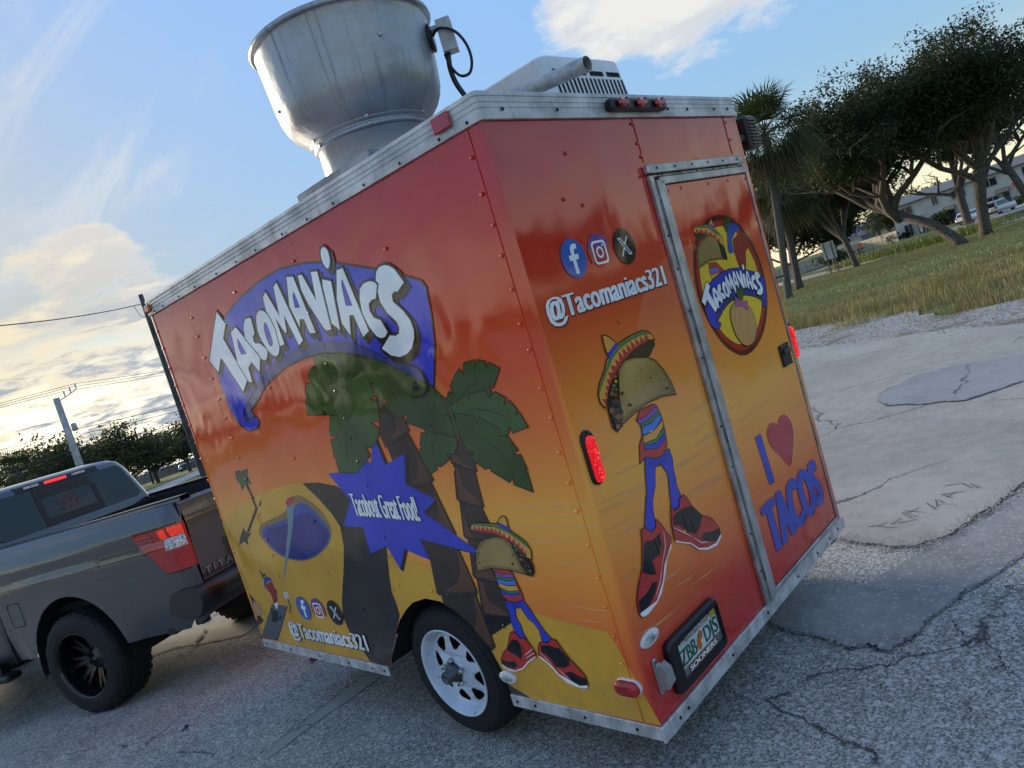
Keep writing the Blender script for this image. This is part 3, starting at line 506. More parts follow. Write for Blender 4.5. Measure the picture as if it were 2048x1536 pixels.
PRINTS = [
("sand_print","s",0,[
 ("sand","P",0,"2.988,0.779 2.893,0.81 2.668,0.884 2.426,0.932 2.197,0.966 2.007,0.983 1.858,0.984 1.749,0.894 1.67,0.811 1.634,0.746 1.66,0.643 1.717,0.543 1.855,0.335 1.899,0.238 1.894,0.222 1.883,0.161 1.849,0.116 1.773,0.002 1.772,0.004 2.985,0.001",[]),
 ("sand","P",0,"-0.005,0.004 0.106,0.339 0.202,0.35 0.34,0.369 0.428,0.38 0.541,0.421 0.728,0.462 0.892,0.521 1.144,0.582 1.316,0.622 1.291,0.643 1.314,0.585 1.343,0.505 1.365,0.41 1.363,0.346 1.462,0.027 0.948,0.034 0.629,-0.005",[]),
 ("river","P",0,"1.858,0.984 1.697,0.979 1.542,0.952 1.457,0.911 1.334,0.762 1.296,0.629 1.347,0.494 1.37,0.412 1.362,0.351 1.365,0.297 1.529,0.098 1.605,-0.006 1.772,0.004 1.849,0.116 1.883,0.161 1.894,0.222 1.899,0.238 1.855,0.335 1.717,0.543 1.66,0.643 1.634,0.746 1.67,0.811 1.749,0.894",[]),
 ("river","P",0,"0.791,0.138 0.766,0.089 0.727,0.039 0.612,-0.005 0.802,0.004 0.854,0.065",[]),
]),
("pool_print","s",1,[
 ("rim","S",0,"1.996,0.919 1.897,0.912 1.778,0.846 1.728,0.773 1.741,0.701 1.855,0.62 2.041,0.561 2.221,0.55 2.385,0.581 2.489,0.646 2.536,0.706 2.479,0.759 2.311,0.798 2.164,0.827 2.061,0.88",[]),
 ("water","S",0,"1.957,0.879 1.867,0.86 1.774,0.773 1.753,0.701 1.865,0.623 2.052,0.564 2.217,0.556 2.38,0.588 2.478,0.662 2.498,0.71 2.417,0.751 2.128,0.798 2.028,0.848",[]),
 ("deep","S",0,"1.952,0.826 1.858,0.814 1.792,0.744 1.768,0.701 1.877,0.623 2.055,0.569 2.219,0.563 2.374,0.596 2.458,0.669 2.462,0.706 2.38,0.74 2.151,0.763 2.029,0.807",[]),
 ("beam","P",0,"2.006,0.892 2.1,0.861 2.164,0.742 2.471,0.375 2.219,0.628 2.092,0.77",[]),
 ("redd","S",0,"1.999,0.914 2.006,0.892 2.04,0.872 2.085,0.864 2.098,0.882 2.074,0.902 2.036,0.914",[]),
]),
("palm_print","s",1,[
 ("ink","P",0,"2.462,0.87 2.437,0.862 2.647,0.722 2.704,0.698 2.684,0.722",[]),
 ("ink","P",0,"2.712,0.745 2.696,0.706 2.628,0.714 2.719,0.667 2.728,0.632 2.767,0.657 2.855,0.63 2.808,0.682",[]),
 ("ink","P",0,"2.43,0.866 2.397,0.898 2.362,0.911 2.385,0.883",[]),
 ("bark","P",0,"2.489,1.049 2.464,1.04 2.458,0.974 2.449,0.922 2.445,0.862 2.475,0.863 2.476,0.938 2.493,0.99",[]),
 ("leaf","P",1,"2.496,1.083 2.463,1.092 2.406,1.099 2.436,1.054 2.418,1.009 2.473,1.017 2.562,0.978 2.562,1.016 2.588,1.04 2.571,1.091 2.527,1.096",[]),
]),
("bean_bag_board_print","s",2,[
 ("edge","P",0,"2.992,0.012 2.683,0.256 2.493,0.258 2.498,0.246 2.773,0.009 3.003,0.004",[]),
 ("board","P",0,"2.992,0.012 2.681,0.257 2.493,0.258 2.774,0.018",[]),
 ("ink","P",0,"2.661,0.223 2.644,0.204 2.655,0.173 2.615,0.189 2.607,0.177 2.63,0.16 2.656,0.165 2.679,0.145 2.718,0.132 2.773,0.139 2.736,0.171 2.73,0.202 2.719,0.226 2.691,0.23 2.704,0.204",[]),
 ("ink","P",0,"2.949,0.158 2.905,0.166 2.891,0.142 2.874,0.135 2.911,0.113 2.994,0.087 2.979,0.123",[]),
 ("white","P",0,"2.474,0.346 2.43,0.348 2.431,0.31 2.481,0.305",[]),
 ("ink","P",0,"2.458,0.336 2.441,0.338 2.443,0.328 2.46,0.326",[]),
 ("ink","P",0,"2.464,0.316 2.438,0.318 2.439,0.312 2.463,0.311",[]),
 ("ink","P",0,"2.455,0.306 2.447,0.307 2.446,0.259 2.494,0.207 2.501,0.207 2.458,0.258",[]),
]),
("onion_print","s",3,[
 ("tan","S",1.2,"2.958,0.236 2.897,0.254 2.86,0.238 2.86,0.202 2.891,0.168 2.938,0.158 2.97,0.182",[]),
 ("leaf","P",0,"2.95,0.263 2.947,0.305 2.917,0.286 2.91,0.266 2.931,0.251",[]),
 ("pink","P",0,"2.958,0.252 2.931,0.256 2.896,0.271 2.906,0.252 2.938,0.238 2.962,0.23",[]),
]),
("chili_print","s",3,[
 ("chili","P",0,"2.672,0.383 2.578,0.41 2.578,0.368 2.55,0.345 2.575,0.329 2.588,0.288 2.616,0.241 2.643,0.225 2.655,0.254 2.648,0.294 2.647,0.324 2.678,0.353",[]),
 ("white","P",0,"2.652,0.259 2.593,0.278 2.62,0.239 2.643,0.225",[]),
 ("cap","P",0,"2.674,0.423 2.639,0.437 2.593,0.432 2.573,0.416 2.632,0.405 2.668,0.388 2.699,0.351 2.704,0.361",[]),
 ("leaf","P",0,"2.688,0.433 2.688,0.448 2.697,0.471 2.683,0.474 2.667,0.449 2.63,0.458 2.636,0.442 2.676,0.428 2.687,0.413",[]),
]),
("palm_print","s",3,[
 ("shade","P",0,"0.757,0.346 0.745,0.353 0.591,0.356 0.582,0.338 0.747,0.258",[]),
 ("shade","P",0,"0.744,0.21 0.764,0.192 0.83,0.172 0.891,0.199 0.86,0.194",[]),
 ("bark","P",4,"0.721,0.511 0.614,0.503 0.562,0.361 0.591,0.356 0.745,0.353 0.753,0.362",[]),
 ("bark","P",4,"0.7,0.686 0.636,0.678 0.598,0.5 0.731,0.516 0.738,0.527",[]),
 ("bark","P",4,"0.676,0.85 0.562,0.82 0.53,0.687 0.59,0.678 0.713,0.692 0.718,0.7",[]),
 ("bark","P",4,"0.645,1 0.538,0.967 0.548,0.822 0.565,0.821 0.681,0.849 0.69,0.858",[]),
 ("bark","P",4,"0.559,1.109 0.552,1.105 0.539,1.047 0.519,1.046 0.525,0.967 0.537,0.967 0.639,1.004 0.654,1.009 0.643,1.044 0.621,1.044 0.583,1.084",[]),
 ("barkl","P",0,"0.713,0.503 0.696,0.499 0.694,0.422 0.61,0.378 0.595,0.36 0.738,0.363",[]),
 ("barkl","P",0,"0.684,0.803 0.675,0.79 0.676,0.719 0.648,0.69 0.709,0.7",[]),
 ("barkl","P",0,"0.639,0.991 0.625,0.986 0.633,0.91 0.556,0.84 0.568,0.827 0.678,0.855",[]),
 ("barkl","P",0,"0.621,1.042 0.614,1.037 0.586,1.001 0.539,0.98 0.566,0.982 0.632,1.008 0.648,1.012 0.637,1.04",[]),
 ("barkl","P",0,"0.646,0.669 0.606,0.508 0.665,0.518 0.724,0.523",[]),
 ("leafd","P",4,"0.566,1.259 0.544,1.285 0.52,1.279 0.525,1.305 0.48,1.342 0.448,1.36 0.432,1.334 0.419,1.373 0.403,1.378 0.36,1.379 0.364,1.343 0.343,1.377 0.306,1.367 0.308,1.337 0.29,1.358 0.246,1.33 0.303,1.269 0.319,1.287 0.322,1.249 0.345,1.237 0.448,1.226 0.558,1.233",[]),
 ("leaf","P",4,"0.558,1.233 0.456,1.258 0.442,1.239 0.426,1.264 0.347,1.262 0.338,1.233 0.302,1.251 0.258,1.222 0.282,1.195 0.246,1.211 0.219,1.172 0.238,1.156 0.213,1.162 0.194,1.109 0.272,1.097 0.279,1.121 0.298,1.095 0.348,1.086 0.336,1.116 0.43,1.144 0.511,1.169 0.549,1.201",[]),
 ("leafd","P",4,"0.549,1.201 0.445,1.176 0.444,1.147 0.419,1.168 0.336,1.116 0.348,1.086 0.309,1.089 0.276,1.03 0.312,1.014 0.27,1.011 0.259,0.956 0.283,0.947 0.26,0.944 0.278,0.948 0.263,0.945 0.264,0.872 0.345,0.903 0.341,0.93 0.367,0.914 0.443,0.961 0.437,0.976 0.474,0.971 0.472,0.972 0.525,1.01 0.523,1.026 0.496,1.044 0.539,1.047 0.556,1.122",[]),
 ("leaf","P",4,"0.583,1.084 0.621,1.044 0.669,1.048 0.656,1.027 0.728,0.999 0.761,1.01 0.756,0.989 0.805,0.974 0.824,1.018 0.833,1.051 0.821,1.082 0.782,1.083 0.814,1.095 0.782,1.144 0.744,1.14 0.756,1.159 0.693,1.169 0.699,1.141 0.586,1.11",[]),
 ("leafd","P",3,"0.592,1.276 0.566,1.259 0.558,1.233 0.556,1.122 0.582,1.108 0.575,1.196 0.579,1.23",[]),
 ("rib","L",4,"0.488,1.256 0.441,1.282 0.387,1.302 0.33,1.31",[]),
 ("rib","L",4,"0.49,1.205 0.422,1.203 0.364,1.191 0.316,1.173 0.276,1.148",[]),
 ("rib","L",4,"0.501,1.132 0.43,1.09 0.382,1.047 0.341,0.99 0.314,0.944",[]),
 ("rib","L",3,"0.686,1.131 0.731,1.091 0.775,1.025",[]),
]),
("palm_print","s",4,[
 ("bark","P",4,"1.005,1.32 0.983,1.321 0.97,1.283 0.9,1.223 0.87,1.225 0.856,1.165 0.869,1.156 1.018,1.114 1.053,1.109 1.066,1.177 1.033,1.227",[]),
 ("bark","P",4,"1.037,1.107 0.867,1.146 0.8,0.946 0.827,0.933 0.932,0.911 1.036,0.949 1.03,1.037",[]),
 ("bark","P",4,"0.947,0.912 0.82,0.932 0.766,0.709 0.782,0.699 0.955,0.804",[]),
 ("bark","P",4,"1,0.355 0.989,0.423 0.761,0.44 0.742,0.214 0.751,0.205 0.86,0.194 0.913,0.217 0.967,0.298",[]),
 ("bark","P",4,"1.002,0.679 0.78,0.638 0.746,0.454 0.757,0.442 0.882,0.426 1.011,0.426 1.018,0.432 0.99,0.584",[]),
 ("barkl","P",0,"0.922,1.231 0.9,1.222 0.874,1.222 0.86,1.167 1.013,1.134 0.96,1.163 0.925,1.202",[]),
 ("barkl","P",0,"0.883,1.121 0.87,1.111 0.812,0.949 0.837,0.941 0.953,0.93 0.904,0.961 0.872,1.002 0.862,1.054",[]),
 ("barkl","P",0,"0.822,0.919 0.775,0.716 0.852,0.759 0.828,0.797 0.82,0.858",[]),
 ("barkl","P",0,"0.793,0.635 0.78,0.625 0.754,0.457 0.862,0.444 0.968,0.447 0.903,0.466 0.853,0.491 0.813,0.537",[]),
 ("barkl","P",0,"0.78,0.432 0.765,0.431 0.75,0.218 0.845,0.229 0.878,0.253 0.824,0.298 0.791,0.359",[]),
 ("leafd","P",4,"1.016,1.503 1.106,1.534 1.286,1.573 1.378,1.574 1.389,1.545 1.379,1.52 1.412,1.531 1.431,1.525 1.485,1.486 1.443,1.446 1.507,1.469 1.54,1.434 1.548,1.41 1.518,1.39 1.56,1.398 1.581,1.358 1.589,1.32 1.455,1.304 1.446,1.324 1.453,1.337 1.417,1.301 1.353,1.293 1.332,1.283 1.257,1.316 1.131,1.375 1.029,1.456",[]),
 ("leaf","P",4,"1.029,1.456 1.184,1.42 1.188,1.374 1.219,1.406 1.313,1.362 1.357,1.329 1.332,1.283 1.399,1.291 1.447,1.22 1.446,1.202 1.395,1.179 1.457,1.181 1.478,1.094 1.434,1.082 1.473,1.077 1.477,1.02 1.335,1.011 1.226,1.063 1.186,1.083 1.204,1.126 1.155,1.116 1.108,1.14 1.059,1.184 1.062,1.196 1.105,1.226 1.033,1.227 1.008,1.314 1.058,1.324 1.012,1.341",[]),
 ("leafd","P",4,"1.029,1.456 1.014,1.394 0.982,1.391 1.009,1.386 1.012,1.341 0.991,1.313 0.93,1.31 0.972,1.286 0.9,1.223 0.831,1.231 0.858,1.199 0.851,1.198 0.739,1.155 0.692,1.18 0.702,1.141 0.582,1.109 0.584,1.195 0.618,1.198 0.582,1.207 0.58,1.228 0.594,1.275 0.608,1.295 0.634,1.325 0.681,1.348 0.734,1.378 0.78,1.407 0.84,1.439 0.905,1.473 0.965,1.494 1.012,1.499",[]),
 ("rib","L",4,"1.116,1.46 1.203,1.457 1.31,1.439 1.401,1.406 1.474,1.364",[]),
 ("rib","L",4,"1.098,1.354 1.175,1.321 1.256,1.259 1.317,1.187 1.381,1.082",[]),
 ("rib","L",4,"0.948,1.416 0.889,1.393 0.836,1.364 0.778,1.324",[]),
 ("rib","L",4,"0.72,1.268 0.685,1.22",[]),
]),
("burst_print","s",5,[
 ("ink","P",0,"1.116,1.165 1.092,1.148 1.076,1.036 1.096,1.03 0.936,1.07 0.911,1.055 0.968,0.934 0.993,0.937 0.826,0.86 0.807,0.852 0.913,0.798 0.933,0.806 0.632,0.614 1.004,0.674 0.976,0.578 0.993,0.587 1.135,0.629 1.219,0.525 1.238,0.538 1.282,0.64 1.421,0.599 1.44,0.607 1.428,0.737 1.572,0.747 1.6,0.75 1.46,0.877 1.58,1.019 1.366,1.019 1.344,1.138 1.311,1.125 1.205,1.039",[]),
 ("blue","P",0,"1.116,1.165 1.096,1.03 0.936,1.07 0.993,0.937 0.826,0.86 0.933,0.806 0.631,0.616 1.02,0.686 0.993,0.587 1.155,0.636 1.238,0.538 1.285,0.65 1.44,0.607 1.43,0.741 1.6,0.75 1.46,0.877 1.58,1.019 1.366,1.019 1.344,1.138 1.203,1.042",[]),
]),
("name_banner","s",6,[
 ("bluel","P",9,"2.059,1.914 1.856,1.96 1.634,1.987 1.431,1.995 1.221,1.968 1.093,1.937 0.975,1.902 0.742,1.815 0.626,1.77 0.563,1.737 0.508,1.711 0.494,1.686 0.513,1.576 0.545,1.471 0.614,1.335 0.652,1.28 0.683,1.271 0.769,1.293 0.78,1.321 0.733,1.374 0.778,1.407 0.885,1.467 1.005,1.515 1.146,1.557 1.307,1.583 1.486,1.585 1.664,1.57 1.847,1.529 1.954,1.492 1.989,1.47 2.14,1.409 2.121,1.37 2.098,1.362 2.091,1.34 2.11,1.321 2.153,1.309 2.225,1.307 2.254,1.315 2.302,1.35 2.33,1.387 2.354,1.43 2.366,1.48 2.369,1.644 2.392,1.741",[]),
 ("navy","P",4,"2.234,1.369 2.181,1.406 2.044,1.505 1.871,1.572 1.687,1.611 1.503,1.631 1.365,1.632 1.214,1.615 1.081,1.584 0.963,1.54 0.861,1.478 0.726,1.429 0.658,1.387 0.648,1.33 0.678,1.299 0.73,1.29 0.778,1.301 0.706,1.305 0.7,1.327 0.733,1.374 0.778,1.407 0.885,1.467 1.005,1.515 1.146,1.557 1.307,1.583 1.486,1.585 1.664,1.57 1.847,1.529 1.954,1.492 1.989,1.47 2.14,1.409 2.197,1.402",[]),
 ("navy","S",6,"0.723,1.358 0.706,1.341 0.707,1.32 0.73,1.318 0.754,1.321 0.74,1.341",[]),
 ("ink","L",14,"0.726,1.428 0.684,1.41 0.656,1.382 0.646,1.348 0.651,1.32 0.676,1.298 0.714,1.29 0.774,1.299",[]),
 ("navy","P",5,"2.216,1.392 2.166,1.401 2.138,1.366 2.226,1.362 2.236,1.373",[]),
 ("ink","L",8,"2.038,1.503 2.076,1.482 2.139,1.458 2.193,1.424 2.234,1.393 2.247,1.375",[]),
 ("shadow","P",0,"2.139,1.953 2.09,1.877 2.168,1.815 2.06,1.568 2.141,1.517 2.256,1.722 2.275,1.72 2.347,1.658 2.406,1.733 2.216,1.893",[]),
 ("shadow","P",0,"1.993,1.841 1.85,1.657 1.903,1.588 1.95,1.649 2.004,1.626 2.014,1.549 2.045,1.557 2.098,1.664 2.085,1.724 2.058,1.828",[]),
 ("shadow","P",0,"1.829,1.856 1.813,1.851 1.825,1.776 1.853,1.763 1.861,1.741 1.85,1.727 1.811,1.721 1.755,1.676 1.78,1.645 1.801,1.633 1.821,1.635 1.846,1.65 1.845,1.662 1.933,1.769 1.918,1.814 1.898,1.84 1.869,1.857",[]),
 ("shadow","P",0,"1.691,1.863 1.661,1.846 1.63,1.804 1.616,1.756 1.626,1.693 1.652,1.652 1.686,1.633 1.716,1.642 1.747,1.672 1.78,1.736 1.784,1.79 1.756,1.844 1.725,1.864",[]),
 ("shadow","P",0,"1.599,1.933 1.544,1.803 1.514,1.938 1.478,1.949 1.415,1.661 1.46,1.644 1.504,1.8 1.529,1.723 1.543,1.721 1.587,1.806 1.583,1.673 1.624,1.673 1.625,1.681 1.615,1.76 1.628,1.808 1.647,1.854 1.636,1.916",[]),
 ("shadow","P",0,"1.38,1.951 1.328,1.939 1.292,1.671 1.339,1.679 1.35,1.747 1.386,1.755 1.405,1.72 1.433,1.828",[]),
 ("shadow","P",0,"1.286,1.933 1.254,1.93 1.208,1.799 1.18,1.923 1.132,1.913 1.165,1.662 1.202,1.664 1.214,1.672 1.275,1.796 1.295,1.866",[]),
 ("shadow","P",0,"1.113,1.873 1.056,1.85 1.103,1.645 1.148,1.686 1.125,1.846",[]),
 ("shadow","P",0,"1.031,1.992 1.012,1.971 1.015,1.937 1.034,1.91 1.052,1.905 1.066,1.924 1.07,1.958 1.056,1.986",[]),
 ("shadow","P",0,"0.992,1.882 0.948,1.879 0.907,1.602 0.956,1.586 0.975,1.685 1.004,1.691 1.039,1.61 1.074,1.67 1.054,1.772",[]),
 ("shadow","P",0,"0.793,1.785 0.771,1.775 0.762,1.76 0.797,1.714 0.822,1.716 0.851,1.705 0.86,1.678 0.847,1.645 0.809,1.627 0.788,1.574 0.812,1.559 0.84,1.558 0.867,1.572 0.896,1.622 0.911,1.679 0.899,1.736 0.877,1.774 0.845,1.787 0.817,1.788",[]),
 ("shadow","P",0,"0.68,1.821 0.654,1.811 0.629,1.791 0.599,1.732 0.653,1.708 0.671,1.714 0.692,1.704 0.697,1.679 0.681,1.66 0.654,1.632 0.63,1.589 0.628,1.548 0.64,1.519 0.673,1.484 0.711,1.469 0.76,1.464 0.811,1.48 0.857,1.518 0.78,1.558 0.743,1.549 0.72,1.554 0.707,1.574 0.712,1.6 0.752,1.644 0.774,1.694 0.77,1.735 0.749,1.763 0.76,1.78 0.743,1.808 0.717,1.822",[]),
 ("white","P",9,"2.139,1.953 2.09,1.877 2.168,1.815 2.06,1.568 2.141,1.517 2.256,1.722 2.275,1.72 2.347,1.658 2.406,1.733 2.216,1.893",[]),
 ("white","P",9,"1.993,1.841 1.85,1.657 1.903,1.588 1.95,1.649 2.004,1.626 2.014,1.549 2.045,1.557 2.098,1.664 2.085,1.724 2.058,1.828",["2.019,1.786 2.008,1.78 1.971,1.696 2.032,1.701 2.035,1.743"]),
 ("white","P",9,"1.829,1.856 1.813,1.851 1.825,1.776 1.853,1.763 1.861,1.741 1.85,1.727 1.811,1.721 1.755,1.676 1.78,1.645 1.801,1.633 1.821,1.635 1.846,1.65 1.845,1.662 1.933,1.769 1.918,1.814 1.898,1.84 1.869,1.857",[]),
 ("white","S",9,"1.691,1.863 1.661,1.846 1.63,1.804 1.616,1.756 1.626,1.693 1.652,1.652 1.686,1.633 1.716,1.642 1.747,1.672 1.78,1.736 1.784,1.79 1.756,1.844 1.725,1.864",["1.698,1.804 1.682,1.792 1.677,1.735 1.682,1.7 1.7,1.687 1.72,1.692 1.729,1.729 1.721,1.78"]),
 ("white","P",9,"1.599,1.933 1.544,1.803 1.514,1.938 1.478,1.949 1.415,1.661 1.46,1.644 1.504,1.8 1.529,1.723 1.543,1.721 1.587,1.806 1.583,1.673 1.624,1.673 1.625,1.681 1.615,1.76 1.628,1.808 1.647,1.854 1.636,1.916",[]),
 ("white","P",9,"1.38,1.951 1.328,1.939 1.292,1.671 1.339,1.679 1.35,1.747 1.386,1.755 1.405,1.72 1.433,1.828",["1.366,1.88 1.358,1.869 1.349,1.802 1.394,1.809 1.382,1.86"]),
 ("white","P",9,"1.286,1.933 1.254,1.93 1.208,1.799 1.18,1.923 1.132,1.913 1.165,1.662 1.202,1.664 1.214,1.672 1.275,1.796 1.295,1.866",[]),
 ("white","P",9,"1.113,1.873 1.056,1.85 1.103,1.645 1.148,1.686 1.125,1.846",[]),
 ("white","S",9,"1.031,1.992 1.012,1.971 1.015,1.937 1.034,1.91 1.052,1.905 1.066,1.924 1.07,1.958 1.056,1.986",[]),
 ("white","P",9,"0.992,1.882 0.948,1.879 0.907,1.602 0.956,1.586 0.975,1.685 1.004,1.691 1.039,1.61 1.074,1.67 1.054,1.772",["0.981,1.837 0.972,1.834 0.961,1.722 1.008,1.732 0.992,1.818"]),
 ("white","P",9,"0.793,1.785 0.771,1.775 0.762,1.76 0.797,1.714 0.822,1.716 0.851,1.705 0.86,1.678 0.847,1.645 0.809,1.627 0.788,1.574 0.812,1.559 0.84,1.558 0.867,1.572 0.896,1.622 0.911,1.679 0.899,1.736 0.877,1.774 0.845,1.787 0.817,1.788",[]),
 ("white","P",9,"0.68,1.821 0.654,1.811 0.629,1.791 0.599,1.732 0.653,1.708 0.671,1.714 0.692,1.704 0.697,1.679 0.681,1.66 0.654,1.632 0.63,1.589 0.628,1.548 0.64,1.519 0.673,1.484 0.711,1.469 0.76,1.464 0.811,1.48 0.857,1.518 0.78,1.558 0.743,1.549 0.72,1.554 0.707,1.574 0.712,1.6 0.752,1.644 0.774,1.694 0.77,1.735 0.749,1.763 0.76,1.78 0.743,1.808 0.717,1.822",[]),
]),
("speed_line_print","s",2,[
 ("streak","P",0,"0.763,0.742 0.326,0.742 0.003,0.736 0.004,0.733 0.327,0.739",[]),
 ("streak","P",0,"0.556,0.816 0.231,0.818 0.007,0.826 0.006,0.824 0.232,0.815",[]),
 ("streak","P",0,"0.572,0.779 0.184,0.776 0.005,0.776 0.005,0.773 0.185,0.774",[]),
 ("streak","P",0,"0.42,0.677 0.271,0.68 0.16,0.678 0.273,0.676",[]),
 ("streak","P",0,"0.371,0.594 0.191,0.595 0.018,0.59 0.018,0.588 0.192,0.592",[]),
 ("streak","P",0,"0.474,0.527 0.397,0.528 0.324,0.528 0.398,0.525",[]),
 ("streak","P",0,"0.303,0.428 0.191,0.429 0.081,0.424 0.082,0.421 0.192,0.426",[]),
 ("streak","P",0,"0.259,0.379 0.179,0.378 0.091,0.378 0.18,0.375",[]),
 ("streak","P",0,"0.776,0.768 0.709,0.77 0.707,0.766",[]),
 ("streak","P",0,"0.299,0.81 0.171,0.81 0.017,0.798 0.172,0.807",[]),
 ("streak","P",0,"0.699,0.694 0.67,0.697 0.663,0.692",[]),
 ("streak","P",0,"0.215,0.696 0.004,0.692 0.216,0.694",[]),
]),
("taco_and_clothes_print","s",7,[
 ("blue","P",3,"0.594,0.425 0.489,0.441 0.467,0.401 0.448,0.361 0.424,0.316 0.4,0.287 0.413,0.27 0.451,0.267 0.448,0.313 0.466,0.344 0.491,0.36 0.512,0.403 0.549,0.4 0.559,0.357 0.547,0.328 0.546,0.291 0.536,0.268 0.578,0.26 0.591,0.299 0.594,0.342 0.586,0.37 0.594,0.409",[]),
 ("serr","P",4,"0.585,0.562 0.529,0.562 0.503,0.549 0.499,0.535 0.484,0.463 0.486,0.441 0.532,0.424 0.574,0.43 0.593,0.445 0.595,0.503 0.602,0.539",[]),
 ("purple","P",2.2,"0.597,0.548 0.565,0.539 0.535,0.54 0.496,0.542 0.502,0.528 0.552,0.525 0.599,0.534",[]),
 ("green","P",2.2,"0.6,0.534 0.552,0.526 0.502,0.529 0.503,0.52 0.553,0.515 0.601,0.525",[]),
 ("skyb","P",2.2,"0.6,0.521 0.554,0.512 0.501,0.518 0.501,0.5 0.546,0.495 0.6,0.504",[]),
 ("yel","P",2.2,"0.599,0.502 0.548,0.491 0.499,0.496 0.496,0.477 0.549,0.471 0.596,0.484",[]),
 ("green","P",2.2,"0.595,0.481 0.55,0.469 0.496,0.475 0.493,0.467 0.55,0.46 0.594,0.473",[]),
 ("blue","P",0,"0.594,0.47 0.551,0.458 0.493,0.464 0.492,0.457 0.551,0.448 0.594,0.456",[]),
 ("shell","P",4,"0.397,0.542 0.42,0.546 0.518,0.564 0.613,0.566 0.698,0.55 0.692,0.586 0.667,0.637 0.632,0.674 0.581,0.693 0.527,0.699 0.484,0.689 0.454,0.668 0.437,0.631 0.41,0.587",[]),
 ("fill","P",4,"0.453,0.678 0.416,0.658 0.389,0.621 0.376,0.585 0.382,0.554 0.397,0.542 0.424,0.552 0.437,0.588 0.443,0.625 0.453,0.652",[]),
 ("shelll","P",0,"0.645,0.643 0.595,0.68 0.538,0.691 0.498,0.68 0.471,0.651 0.458,0.606 0.449,0.567 0.474,0.566 0.513,0.575 0.586,0.578 0.648,0.573 0.688,0.564",[]),
 ("under","P",3,"0.661,0.726 0.617,0.726 0.562,0.721 0.497,0.702 0.534,0.7 0.59,0.691 0.619,0.685 0.648,0.699 0.662,0.712",[]),
 ("yel","P",4,"0.66,0.729 0.649,0.746 0.628,0.754 0.571,0.753 0.506,0.749 0.451,0.726 0.409,0.7 0.375,0.674 0.364,0.643 0.373,0.611 0.391,0.616 0.408,0.642 0.437,0.673 0.478,0.694 0.529,0.712 0.598,0.725",[]),
 ("green","P",0,"0.646,0.747 0.626,0.754 0.571,0.752 0.506,0.747 0.451,0.726 0.409,0.7 0.375,0.674 0.366,0.65 0.383,0.663 0.417,0.689 0.459,0.715 0.518,0.737 0.575,0.742 0.628,0.744",[]),
 ("redd","P",0,"0.648,0.726 0.633,0.746 0.624,0.726 0.609,0.744 0.602,0.725 0.582,0.744 0.576,0.723 0.561,0.741 0.555,0.721 0.535,0.737 0.531,0.715 0.516,0.733 0.513,0.71 0.494,0.728 0.492,0.703 0.474,0.714 0.472,0.691 0.447,0.705 0.451,0.678 0.43,0.692 0.43,0.665 0.41,0.676 0.416,0.65 0.397,0.66 0.401,0.634 0.386,0.645 0.393,0.621 0.41,0.637 0.44,0.668 0.479,0.691 0.529,0.711",[]),
 ("yel","P",4,"0.494,0.756 0.469,0.776 0.453,0.78 0.443,0.774 0.444,0.739 0.444,0.726 0.469,0.742",[]),
 ("blue","P",2.2,"0.502,0.75 0.489,0.755 0.446,0.738 0.44,0.719 0.46,0.73",[]),
 ("red2","P",4,"0.618,0.284 0.601,0.293 0.578,0.28 0.573,0.264 0.55,0.272 0.527,0.251 0.509,0.207 0.518,0.194 0.572,0.168 0.609,0.135 0.658,0.115 0.695,0.116 0.728,0.128 0.724,0.157 0.7,0.186 0.662,0.216",[]),
 ("ink","P",0,"0.652,0.23 0.62,0.259 0.587,0.259 0.579,0.238 0.585,0.194 0.606,0.173 0.623,0.189 0.653,0.198 0.668,0.206",[]),
 ("ink","P",0,"0.722,0.158 0.688,0.152 0.644,0.16 0.634,0.144 0.657,0.128 0.695,0.126 0.725,0.135",[]),
 ("white","P",0,"0.729,0.136 0.701,0.122 0.658,0.118 0.608,0.137 0.567,0.17 0.514,0.199 0.514,0.194 0.566,0.163 0.607,0.131 0.659,0.111 0.698,0.11 0.73,0.124",[]),
 ("red2","P",4,"0.47,0.257 0.452,0.265 0.419,0.263 0.401,0.281 0.378,0.282 0.361,0.252 0.334,0.209 0.301,0.176 0.28,0.147 0.28,0.115 0.294,0.098 0.329,0.098 0.379,0.108 0.417,0.141 0.442,0.174 0.491,0.203 0.484,0.231",[]),
 ("ink","P",0,"0.464,0.252 0.414,0.258 0.398,0.251 0.368,0.251 0.334,0.209 0.34,0.185 0.374,0.168 0.418,0.168 0.435,0.202 0.472,0.224",[]),
 ("ink","P",0,"0.381,0.149 0.342,0.158 0.312,0.145 0.276,0.139 0.281,0.115 0.317,0.103 0.346,0.11 0.371,0.139",[]),
 ("white","P",0,"0.49,0.205 0.442,0.174 0.411,0.138 0.354,0.117 0.32,0.104 0.281,0.112 0.284,0.101 0.302,0.095 0.337,0.096 0.383,0.106 0.422,0.137 0.448,0.168 0.493,0.198",[]),
 ("green","P",1.2,"0.431,0.661 0.44,0.656 0.446,0.658 0.444,0.664 0.437,0.669 0.43,0.666",[]),
 ("green","P",1.2,"0.425,0.648 0.43,0.645 0.437,0.646 0.437,0.651 0.428,0.655 0.422,0.653",[]),
 ("redd","P",1.2,"0.414,0.641 0.419,0.639 0.424,0.639 0.424,0.643 0.419,0.645 0.414,0.645",[]),
 ("green","P",1.2,"0.43,0.645 0.438,0.641 0.444,0.643 0.446,0.648 0.437,0.652 0.429,0.651",[]),
 ("redd","P",1.2,"0.413,0.625 0.418,0.623 0.423,0.623 0.423,0.627 0.418,0.63 0.413,0.629",[]),
 ("leaf","P",1.2,"0.401,0.622 0.406,0.619 0.414,0.62 0.414,0.626 0.405,0.63 0.398,0.628",[]),
